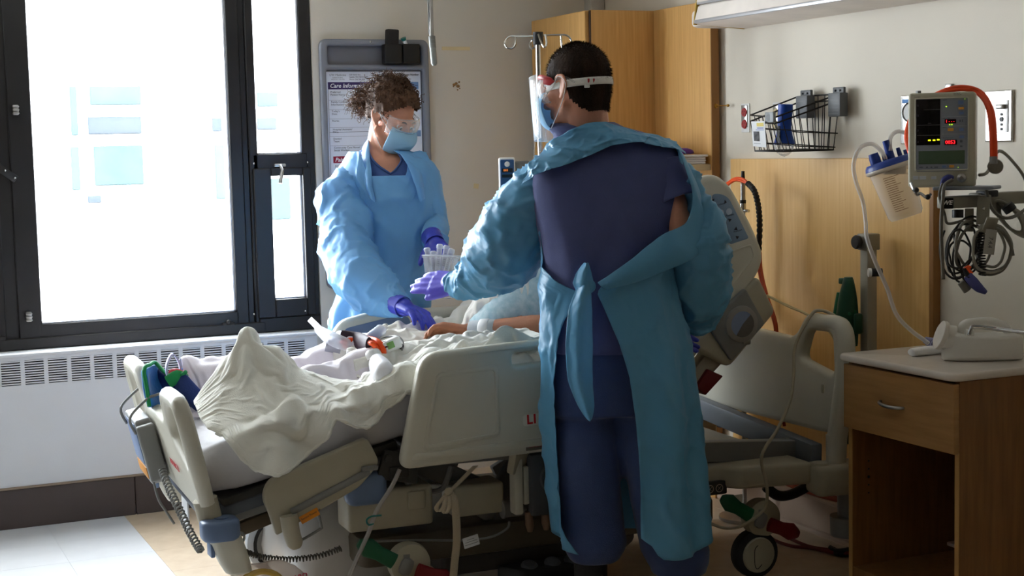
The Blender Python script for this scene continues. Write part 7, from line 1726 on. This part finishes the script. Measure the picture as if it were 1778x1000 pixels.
slab('bottom_panel', (bcX0+.02, bcY0+th_, bcZ0), (bcX1, bcY1-th_, bcZ0+.035), M_cab); slab('back_panel', (bcX1-.012, bcY0+th_, bcZ0+.035), (bcX1, bcY1-th_, bcZ1), M_cab); slab('divider', (bcX0+.03, bcY0+th_, .575), (bcX1-.012, bcY1-th_, .592), M_cab)
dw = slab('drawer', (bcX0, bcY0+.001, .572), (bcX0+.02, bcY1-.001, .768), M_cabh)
mb = MB(); yc = 3.528; zc = .672; mb.tube([(bcX0, yc+.052, zc+.005), (bcX0-.012, yc+.046, zc+.004), (bcX0-.020, yc+.02, zc), (bcX0-.020, yc-.02, zc-.001), (bcX0-.012, yc-.046, zc), (bcX0, yc-.052, zc)], [.004, .005, .0055, .0055, .005, .004], 10, 4); obj('handle', mb, M_steel, dw)
mb = MB()
for k, z in enumerate((.30, .325, .35, .375, .40)): mb.lathe([(0, .001), (.0028 if k != 2 else .0045, .001), (.0028 if k != 2 else .0045, 0)], (bcX0+.08, bcY1-th_-.0002, z+.06), (0, -1, 0), 10)
objs('peg_hole', mb, M_black, cbn)
for x in (bcX0+.06, bcX1-.05):
    for y in (bcY0+.05, bcY1-.05):
        mb = MB(); mb.lathe([(0, -.012), (.03, -.012), (.035, -.006), (.035, .006), (.03, .012), (0, .012)], (x, y, .035), (.3, 1, 0), 20); obj('caster', mb, M_black, cbn); mb = MB(); mb.box((x, y, .082), (.03, .03, .036), .006); obj('caster_stem', mb, M_steel, cbn)
# things on the cabinet: urinal bottle, packet, tube end
zt2 = .8005
ur = thing('urinal_bottle', 'translucent white plastic urinal bottle lying on cabinet, cap to left', 'bottle', (2.98, 3.43, zt2))
ub = lambda px, py: pt(px, py, d=4.42)
M_ur = mat('frosted_plastic', (242, 240, 234), .4, var=.02, tl=.2)
base_pts = [(ub(1638, 590), .020), (ub(1648, 592), .034), (ub(1662, 600), .046), (ub(1680, 606), .050), (ub(1720, 604), .050), (ub(1756, 603), .050), (ub(1766, 603), .046), (ub(1770, 603), .03)]
mb = MB(); R = []
for c_, r in base_pts:
    zb = zt2+.002; hgt = max(.03, (c_.z+r*.85)-zb); R.append([V((c_.x, c_.y, 0))+FWD*x+V((0, 0, zb+(y+1)*.5*hgt)) for x, y in [(q[0], q[1]) for q in [(a*r*1.0, b) for a, b in rrect(-1, -1, 1, 1, .35, 4)]]])
mb.loft(R, True, True); obj('bottle_body', mb, M_ur, ur, 60)
nk0 = ub(1652, 588); nk1 = ub(1628, 572+8); nd = (nk1-nk0).normalized()
mb = MB(); mb.tube([nk0, nk0.lerp(nk1, .4), nk0.lerp(nk1, .6)], [.040, .036, .040], 24); obj('neck', mb, M_ur, ur, 60)
mb = MB(); mb.lathe([(.042, 0), (.044, .004), (.043, .014), (.036, .018), (.030, .016), (.012, .017), (0, .016)], nk0.lerp(nk1, .55), nd, 28); obj('cap', mb, mat('cap_white', (226, 220, 212), .4), ur, 50)
mb = MB(); mb.tube([ub(1668, 584), ub(1674, 566), ub(1690, 560), ub(1720, 558), ub(1742, 566), ub(1752, 578)], [.014, .016, .013, .012, .013, .014], 12, 4); obj('bottle_handle', mb, M_ur, ur, 60)
mb = MB(); mb.tube([ub(1671, 576)-FWD*.03, ub(1684, 577)-FWD*.03], [.012, .012], 10); obj('cap_strap', mb, M_ur, ur, 60)
cr_ = MB(); cr_.tube([pt(1683, 582, d=4.30), pt(1686, 571, d=4.30), pt(1692, 567, d=4.30), pt(1730, 571, d=4.28), pt(1790, 578, d=4.2), pt(1830, 582, d=4.16)], .0058, 10, 5); tag(obj('chrome_rod', cr_, M_chrome, None, 180), 'bent chrome rod hooked through the urinal bottle handle', 'rod')
pk = MB(); a_ = pt(1582, 612, z=zt2+.012); b_ = pt(1636, 606, z=zt2+.012); pk.tube([a_, a_.lerp(b_, .1), a_.lerp(b_, .5), b_], [.010, .013, .014, .014], 12, 3, flat=1.5, up=(0, 0, 1)); pko = obj('packet_body', pk, M_paper, None, 60); pko.name = 'paper_packet'; tag(pko, 'rolled white paper packet lying on the cabinet top in front of bottle', 'packet')
tc = thing('tube_connector', 'clear lilac suction connector at the tube end on cabinet', 'connector', pt(1617, 600, z=zt2))
mb = MB(); a_ = pt(1606, 590, z=zt2+.03); b_ = pt(1624, 598, z=zt2+.018)
for k in range(4): mb.tube([a_.lerp(b_, k*.2)+V((0, 0, .0)), a_.lerp(b_, k*.2+.14)], .011+.002*k, 14)
objs('rib', mb, clear_mat('lilac_clear', (170, 172, 214), .5, .2), tc); mb = MB(); mb.tube([a_+V((0, 0, .0)), a_.lerp(b_, .5), b_], .009, 12); obj('core', mb, clear_mat('lilac_clear', (170, 172, 214), .5, .2), tc)
# cords on the floor and on the ledge by the headboard
M_cordr = mat('cord_red', (112, 22, 16), .5)
fl = thing('red_cords', 'dark red power cords on floor running to a black plug by cabinet', 'cord', pt(1400, 950, z=0))
for k, pts in enumerate((((1330, 925, .01), (1345, 938, .01), (1375, 948, .01), (1410, 952, .01), (1450, 960, .01), (1476, 960, .02)), ((1372, 935, .01), (1392, 944, .01), (1415, 951, .01), (1452, 956, .012)))):
    mb = MB(); mb.tube([pt(a, b, z=c) for a, b, c in pts], .0065, 8, 6); obj('cord', mb, M_cordr, fl, 180)
mb = MB(); mb.tube([pt(1450, 958, z=.014), pt(1466, 959, z=.016), pt(1490, 954, z=.02)], [.012, .016, .016], 10, 3); mb.tube([pt(1441, 950, z=.02), pt(1456, 957, z=.016)], .008, 8); objs('plug', mb, M_black, fl)
lg = thing('ledge_cords', 'rust red cords lying along the pale base ledge behind headboard', 'cord', (X1-.05, 4.5, .17))
for k in range(3):
    mb = MB(); mb.tube([V((X1-.045-.012*k, 5.0-.1*k, .168)), V((X1-.05-.014*k, 4.7, .17)), V((X1-.045-.02*k, 4.45, .168)), V((X1-.05, 4.2, .17)), V((X1-.05, 3.95, .168))], .006, 8, 6); obj('cord', mb, mat('cord_rust', (150, 62, 34), .5), lg, 180)
mb = MB(); mb.box((X1-.05, 4.4, .158), (.10, 1.6, .012), .002); lo = obj('ledge', mb, M_basepale, bpy.data.objects['baseboard_right'])
# ================================================================ things on, under and hung from the bed
def bx(px, py, v): return bpx(px, py, v)
# control pendant box hung on the footboard by two wire hooks
pd = thing('footboard_pump', 'grey mattress pump with blue label hung on the footboard by two wire hooks', 'pump', fb_o+BV*.2)
PB = FB @ Matrix.Translation((.17, .10, -.055))
mb = MB(); mb.panel(rrect(-.10, -.115, .135, .10, .012), [], .05, .008, PB, 3); bo = obj('casing', mb, mat('pump_case', (150, 150, 150), .45), pd)
mb = MB(); mb.panel(rrect(-.07, -.05, .12, .085, .006), [], .003, .0008, PB @ Matrix.Translation((0, 0, -.026))); obj('blue_panel', mb, mat('pump_panel', (120, 138, 170), .45), bo)
mb = MB(); mb.panel(rrect(-.07, -.10, .12, -.06, .004), [], .003, .0008, PB @ Matrix.Translation((0, 0, -.026))); obj('orange_panel', mb, mat('pump_orange', (206, 140, 60), .5), bo)
mb = MB(); mb.panel(rrect(-.135, -.10, -.10, .085, .01), [], .056, .008, PB, 3); obj('side_cover', mb, M_bedgrey, pd)
for x in (.11, -.10):
    mb = MB(); mb.tube([PB @ V((x, .06, -.03)), PB @ V((x, .115, -.035)), FB @ V((.17+x, .255, -.03)), FB @ V((.17+x, .262, .0)), FB @ V((.17+x, .255, .03)), FB @ V((.17+x, .20, .035))], .0045, 8, 5); obj('wire_hook', mb, M_bedgrey, pd, 180)
mb = MB(); mb.tube([PB @ V((-.115, -.10, -.02)), PB @ V((-.12, -.16, -.02)), PB @ V((-.15, -.2, -.01)), PB @ V((-.18, -.235, -.0))], .004, 8, 6); obj('lead', mb, M_bedgrey, pd, 180)
# coiled cord down the footboard and under the bed
def coil(pts, turns, r, tr):
    C = catmull(pts, 40); n = len(C); out = []; nrm = None
    for i, c in enumerate(C):
        t = (C[min(i+1, n-1)]-C[max(i-1, 0)]).normalized()
        nrm = t.orthogonal().normalized() if nrm is None else (nrm-t*nrm.dot(t)).normalized(); b_ = t.cross(nrm); a_ = 2*PI*turns*i/n; out.append(c+nrm*(r*math.cos(a_))+b_*(r*math.sin(a_)))
    mb = MB(); mb.tube(out, tr, 6); return mb
cc_ = thing('coil_cord', 'grey coiled cord running down the outside of the footboard', 'cord', fb_o)
p_ = [FB @ V(q) for q in ((.0, .04, -.045), (-.10, .0, -.05), (-.22, -.045, -.05), (-.34, -.09, -.05), (-.42, -.125, -.045))]
obj('coil', coil(p_, 26, .011, .0034), M_bedgrey, cc_, 180)
c2_ = thing('coil_cord', 'grey coiled cord sagging under the bed from the foot post to caster pedal', 'cord', bed(.3, -.45, .25))
obj('coil', coil([bx(425, 958, -.45), bx(455, 967, -.46), bx(500, 971, -.46), bx(550, 966, -.46), bx(592, 952, -.46)], 36, .008, .0026), mat('coil_dark', (88, 84, 76), .5), c2_, 180)
# urine drainage bag hung from the foot frame
ub_ = thing('drainage_bag', 'clear drainage bag with yellow tubing and red print hung under the bed foot', 'bag', bed(.22, -.47, .10))
UB = frame(bx(460, 1020, -.49), BU, ZV)
mb = MB(); R = []
for i in range(15):
    t = i/14; y = .075-.26*t; w = float(np.interp(t, [0, .08, .25, .6, 1], [.055, .095, .135, .15, .14])); th = .016*math.sin(PI*min(1, t*1.3+.05))+.004
    R.append([V((x, y+.006*n3((x*20, i, 0), 1), z+.003*n3((x*25, i*.8, 3), 1))) for x, z in [(w*math.cos(a), th*math.sin(a)) for a in [2*PI*k/24 for k in range(24)]]])
mb.M = UB; mb.loft(R, True, True); obj('pouch', mb, clear_mat('bag_clear', (226, 214, 206), .55, .25), ub_, 60)
mb = MB(UB); mb.tube([(-.085, -.02, .02), (-.07, .035, .022), (-.02, .055, .022), (.03, .04, .022), (.055, .0, .02), (.05, -.04, .02)], .0085, 10, 6); obj('yellow_tube', mb, clear_mat('tube_amber', (212, 176, 70), .7, .25), ub_, 180)
mb = MB(); mb.text('BARD', .022, UB @ Matrix.Translation((.065, .018, .021)) @ Matrix.Rotation(.15, 4, 'Z'), .0003, shear=.2, bold=.0006); obj('lettering', mb, mat('print_crimson', (170, 40, 70), .6), ub_, 0)
mb = MB(UB); mb.box((.028, -.012, .024), (.03, .012, .006), .002); obj('green_clip', mb, mat('clip_green', (20, 90, 50), .5), ub_)
mb = MB(); mb.tube([bx(425, 978, -.48), bx(418, 955, -.47), bx(414, 938, -.45), bx(408, 930, -.44), bx(420, 925, -.44), bx(424, 935, -.45), bx(416, 948, -.46)], .004, 8, 5); mb.tube([bx(412, 930, -.44), bx(405, 940, -.45), bx(410, 962, -.47), bx(408, 985, -.47)], .0022, 6, 5); objs('hanger_cord', mb, mat('cord_grey', (150, 148, 142), .6), ub_, 180)
mb = MB(); mb.panel(rrect(-.012, -.035, .012, .03, .003), [], .004, .001, frame(bx(421, 968, -.475), BU, ZV)); obj('hanger_plate', mb, M_white, ub_)
bg_ = MB(frame(bx(322, 886, .30), BV*-1, ZV)); bg_.panel(rpoly([(-.06, .08), (.05, .08), (.065, -.06), (-.05, -.075)], .01), [], .006, .002); bgo = obj('plastic_bag', bg_, clear_mat('bag_white', (232, 234, 236), .75, .3), None); tag(bgo, 'small white plastic pouch hanging behind the coiled cord at bed foot', 'bag')
# catheter tube down the near side with teal clip
ct = thing('drain_tube', 'clear drainage tube hanging down the bed side with small teal clip', 'tube', bed(.66, -.49, .3))
mb = MB(); mb.tube([bx(694, 815, -.49), bx(680, 845, -.50), bx(655, 885, -.51), bx(640, 925, -.51), bx(622, 965, -.51), bx(602, 1010, -.51)], .0065, 10, 6); obj('tube', mb, clear_mat('tube_frost', (190, 186, 182), .6, .25), ct, 180)
mb = MB(); q = bx(651, 896, -.515); mb.tube([q+BU*.02, q-BU*.012, q-BU*.026+V((0, 0, -.01)), q-BU*.02+V((0, 0, -.024)), q-BU*.005+V((0, 0, -.022))], .003, 8, 4); obj('teal_clip', mb, mat('clip_teal', (30, 110, 104), .5), ct, 180)
# white cloth restraint strap: tied bow and long hanging tail
ws = thing('cloth_strap', 'off-white cloth strap knotted under the side rail, long tail hanging to floor', 'strap', bed(.86, -.48, .3))
M_strap = mat('strap_cloth', (178, 164, 140), .85, bump=.3, bscale=260, var=.05)
def strap(nm, pts, w=.010, v=-.49):
    C = catmull([bx(a, b, v+c) for a, b, c in pts], 6); mb = MB(); mb.loft([[c+BU*(w*x)+BV*(-.003*(1-x*x)) for x in (-1, -.5, 0, .5, 1)] for c in C], False); o = obj(nm, mb, M_strap, ws, 180); solid(o, .003, 1)
strap('strap_end', [(826, 808, 0), (806, 828, 0), (788, 846, -.005), (778, 855, -.01)]); strap('strap_tail', [(778, 852, -.01), (788, 866, -.02), (792, 900, -.02), (793, 940, -.02), (789, 980, -.02), (784, 1040, -.02)], .013)
strap('bow_loop', [(778, 852, -.01), (768, 866, -.02), (758, 880, -.02), (762, 888, -.022), (770, 880, -.025), (776, 862, -.02)], .008); strap('bow_loop', [(778, 854, -.01), (774, 872, -.025), (770, 886, -.025), (774, 891, -.028), (780, 880, -.028), (780, 860, -.02)], .007)
mb = MB(); mb.ball(bx(779, 853, -.505), (.014, .010, .012), 12, 8); obj('knot', mb, M_strap, ws, 180)
# lead with a white tag under the bed
tl_ = thing('tagged_lead', 'thin grey lead under the bed with white printed tag', 'lead', bed(.95, -.44, .22))
mb = MB(); mb.tube([bx(640, 940, -.42), bx(720, 938, -.43), bx(800, 938, -.44), bx(850, 933, -.44), bx(880, 918, -.44), bx(884, 905, -.44)], .004, 8, 6); obj('lead', mb, M_bedgrey, tl_, 180)
mb = MB(); TM = frame(bx(818, 940, -.455), (BU+ZV*.2).normalized(), (ZV-BU*.2).normalized()); mb.panel(rrect(-.026, -.017, .026, .017, .002), [], .002, .0005, TM); tgo = obj('tag', mb, M_paper, tl_)
mb = MB()
for y, l in ((.008, .012), (.001, .02), (-.007, .022)): mb.box(TM @ V((0, y, .0014)), (l*2, .0006, .002), 0, 1, TM.to_3x3())
obj('tag_print', mb, M_ink, tgo, 0, kind='stuff')
# pale cable draped over the headboard and black power lead
pc = MB(); pc.tube([HBM @ V((-.43, .41, .03)), HBM @ V((-.40, .425, .0)), HBM @ V((-.38, .41, -.03)), bx(1381, 600, -.44), bx(1378, 650, -.48), bx(1372, 695, -.53), bx(1350, 745, -.58), bx(1330, 775, -.60), bx(1322, 800, -.60), bx(1332, 850, -.60), bx(1325, 885, -.58), bx(1290, 912, -.55), bx(1260, 917, -.52), bx(1232, 908, -.48)], .0055, 8, 7)
tag(obj('call_cable', pc, mat('cable_cream', (170, 160, 136), .5), None, 180), 'pale cable looped over headboard grip and hanging down to the floor frame', 'cable')
pl_ = MB(); pl_.tube([bx(1330, 845, -.40), bx(1350, 860, -.40), bx(1375, 858, -.40), bx(1405, 842, -.40), bx(1425, 826, -.40)], .018, 10, 6); tag(obj('power_lead', pl_, M_black, None, 180), 'thick black lead curving beneath the head frame of the bed', 'lead')

# ---- on the covers: breathing circuit parts, orange tube, bottles, sensor
zb = lambda u, v: hsample(HB, u, v)
HON = np.maximum(HB, HC)
def on(px, py, v, lift=.045):
    """where the sight line through a picture point meets the covers: things lie there"""
    r = ray(px, py); t = 4.2
    while t < 6.2:
        p = inv @ (CAM+r*t)
        if p.z < hsample(HON, p.x, max(-.43, min(.43, p.y)))+lift: break
        t += .004
    return CAM+r*t
M_frost = clear_mat('frosted_clear', (228, 232, 240), .45, .25)
vs = thing('flow_valve', 'clear plastic ventilator valve with white label at the far end of covers', 'valve', on(585, 590, .10))
a_ = on(541, 557, .12); b_ = on(562, 578, .12); mb = MB(); mb.tube([a_, b_], .016, 4, up=(0, 1, 0)); obj('label_stub', mb, M_white, vs)
c_ = on(566, 590, .12); d_ = on(592, 596, .10); mb = MB(); mb.tube([on(553, 572, .12), c_.lerp(d_, .3)+V((0, 0, .01)), on(600, 598, .10)], [.016, .024, .022], 18, 4); obj('valve_body', mb, M_frost, vs, 60)
mb = MB(); mb.tube([on(580, 560, .14), on(588, 578, .12), on(598, 594, .10)], [.027, .023, .016], 20, 4, cap=False); o = obj('clear_cup', mb, M_frost, vs, 60); solid(o, .002, 0)
mb = MB(); mb.tube([on(566, 600, .06), on(592, 606, .06)], [.020, .018], 16); obj('grey_base', mb, mat('valve_grey', (150, 152, 162), .4), vs, 60)
mb = MB(); mb.tube([on(576, 584, .08), on(580, 592, .07)], [.004, .006], 8); mb.tube([on(556, 570, .10), on(561, 575, .10)], .006, 8); objs('blue_mark', mb, M_bedblue, vs)
ot = thing('orange_tubing', 'bright orange tubing looped on the covers beside the clear valve', 'tube', on(640, 600, .11))
mb = MB(); mb.tube([on(584, 600, .14), on(604, 592, .14), on(630, 588, .13), on(652, 591, .11), on(664, 602, .09), on(666, 614, .08)], .0095, 12, 6); obj('tube', mb, M_orange, ot, 180)
mb = MB(); mb.tube([on(596, 604, .13), on(620, 596, .13), on(642, 595, .11), on(654, 604, .09), on(657, 616, .08)], .0085, 12, 6); obj('tube', mb, M_orange, ot, 180)
db = MB(); db.tube([on(590, 584, .18), on(622, 592, .16), on(640, 596, .14)], [.022, .03, .02], 12, 4, flat=.5); tag(obj('dark_sleeve', db, mat('sleeve_plum', (56, 38, 48), .7), None, 60), 'dark plum sleeve lying behind the orange tubing', 'sleeve')
bb = thing('blue_vial', 'small blue-filled clear vial lying on the covers above orange tubing', 'vial', on(655, 580, .14))
a_ = on(642, 588, .14); b_ = on(664, 571, .14); mb = MB(); mb.tube([a_, a_.lerp(b_, .08), b_.lerp(a_, .08), b_], [.016, .020, .020, .017], 16); obj('glass', mb, M_frost, bb, 60); mb = MB(); mb.tube([a_.lerp(b_, .05), a_.lerp(b_, .7)], .0165, 16); obj('blue_fill', mb, mat('fill_blue', (44, 116, 190), .4), bb, 60)
mb = MB(); mb.tube([b_, b_.lerp(a_, -.25)], [.012, .011], 12); obj('vial_cap', mb, M_white, bb)
sn = thing('pulse_sensor', 'small white sensor box with green screen by the orange tubing', 'sensor', on(680, 598, .12))
SM = frame(on(680, 598, .11), (BU+ZV*.35).normalized(), (ZV-BU*.35).normalized())
mb = MB(); mb.panel(rrect(-.03, -.02, .03, .02, .008), [], .034, .008, SM, 3); obj('case', mb, M_white, sn); mb = MB(); mb.panel(rrect(-.020, -.008, .004, .014, .002), [], .002, .0005, SM @ Matrix.Translation((0, 0, .0175))); obj('green_screen', mb, mat('screen_green', (120, 168, 90), .4), sn)
mb = MB(); mb.tube([on(668, 596, .12), on(672, 606, .12)], [.015, .012], 12); obj('dark_cap', mb, mat('cap_wine', (82, 28, 34), .5), sn)
mb = MB(); mb.tube([on(640, 598, .10), on(668, 586, .10), on(690, 584, .09), on(700, 594, .08), on(698, 608, .08)], .003, 8, 6); obj('wire', mb, M_grey, sn, 180); mb = MB(); mb.ball(on(697, 602, .08), .009, 10, 7); mb.ball(on(626, 592, .11), .008, 10, 7); objs('black_bead', mb, M_black, sn)
wb = thing('white_bottle', 'soft white plastic bottle with round cap lying on the covers', 'bottle', on(660, 640, -.12))
a_ = on(646, 610, .02); b_ = on(651, 626, .0); c_ = on(668, 652, -.03); ax_ = (c_-b_).normalized()
mb = MB(); mb.tube([a_, a_.lerp(b_, .3), a_.lerp(b_, .9)], [.022, .026, .026], 20, 2); obj('bottle_cap', mb, M_white, wb, 60); mb = MB(); mb.tube([b_, b_.lerp(c_, .25), b_.lerp(c_, .6), c_, c_+ax_*.02], [.016, .034, .042, .044, .030], 20, 3, flat=.8); obj('bottle_body', mb, mat('bottle_soft', (236, 236, 240), .4, tl=.3, var=.02), wb, 60)
# cup of capped syringes in the woman's far hand
dcup = float((pt(765, 470, d=5)-CAM).length)
DCU = D2-.38
cu_ = thing('measuring_cup', 'clear plastic cup held by the woman, full of capped syringes', 'cup', PX(762, 505, DCU))
ct_ = PX(766, 446, DCU); cb_ = PX(764, 518, DCU)
mb = MB(); axc = (cb_-ct_).normalized(); Lc = (cb_-ct_).length; mb.lathe([(.067, 0), (.069, .003), (.064, .006), (.046, Lc-.004), (.042, Lc), (0, Lc)], ct_, axc, 32); obj('cup_wall', mb, clear_mat('cup_clear', (236, 236, 240), .13, .12), cu_, 60)
mb = MB(); mb.tube([ct_+Matrix.Rotation(2*PI*k/24, 3, axc) @ (RGT*.067) for k in range(24)], .0025, 6, closed=True); obj('cup_rim', mb, M_frost, cu_, 180)
mb = MB(); mb.box(cb_-axc*.012-FWD*.044-RGT*.012, (.02, .006, .012), .002); obj('green_mark', mb, mat('mark_green', (90, 180, 90), .5), cu_)
rnd = random.Random(8)
syr = (((741, 430), (748, 478)), ((752, 436), (754, 486)), ((764, 424), (758, 484)), ((776, 426), (766, 482)), ((785, 432), (770, 488)), ((793, 444), (776, 490)))
wh = ('leftmost in the cup, beside the blue glove', 'second from the left in the cup', 'third from the left in the cup, standing tallest', 'third from the right in the cup', 'second from the right in the cup', 'rightmost in the cup, leaning out over the rim')
for k, (t_, b_) in enumerate(syr):
    dd = DCU+rnd.uniform(-.03, .02); s_ = thing('syringe', 'capped clear syringe '+wh[k], 'syringe', PX(*b_, dd), 'syringes in the clear cup'); a_ = PX(*t_, dd); e_ = PX(*b_, DCU)
    mb = MB(); mb.tube([a_.lerp(e_, .12), e_], .0098, 14); obj('barrel', mb, clear_mat('syringe_clear', (238, 240, 246), .34, .12), s_, 60)
    mb = MB(); mb.tube([a_, a_.lerp(e_, .05), a_.lerp(e_, .12)], [.009, .0125, .0115], 12); obj('cap', mb, M_frost, s_, 60)
    mb = MB(); q = a_.lerp(e_, .3); dq = (e_-a_).normalized(); xq = (RGT-dq*RGT.dot(dq)).normalized()
    for j in range(7): mb.bar(a_.lerp(e_, .25+j*.06)-FWD*.0102-xq*.004, a_.lerp(e_, .25+j*.06)-FWD*.0102+xq*.004, .0012, .0006)
    obj('scale_marks', mb, M_ink, s_, 0, kind='stuff')
    mb = MB(); mb.tube([a_.lerp(e_, .5), a_.lerp(e_, .62)], .0085, 12); obj('stopper', mb, M_bedgrey, s_, 60)
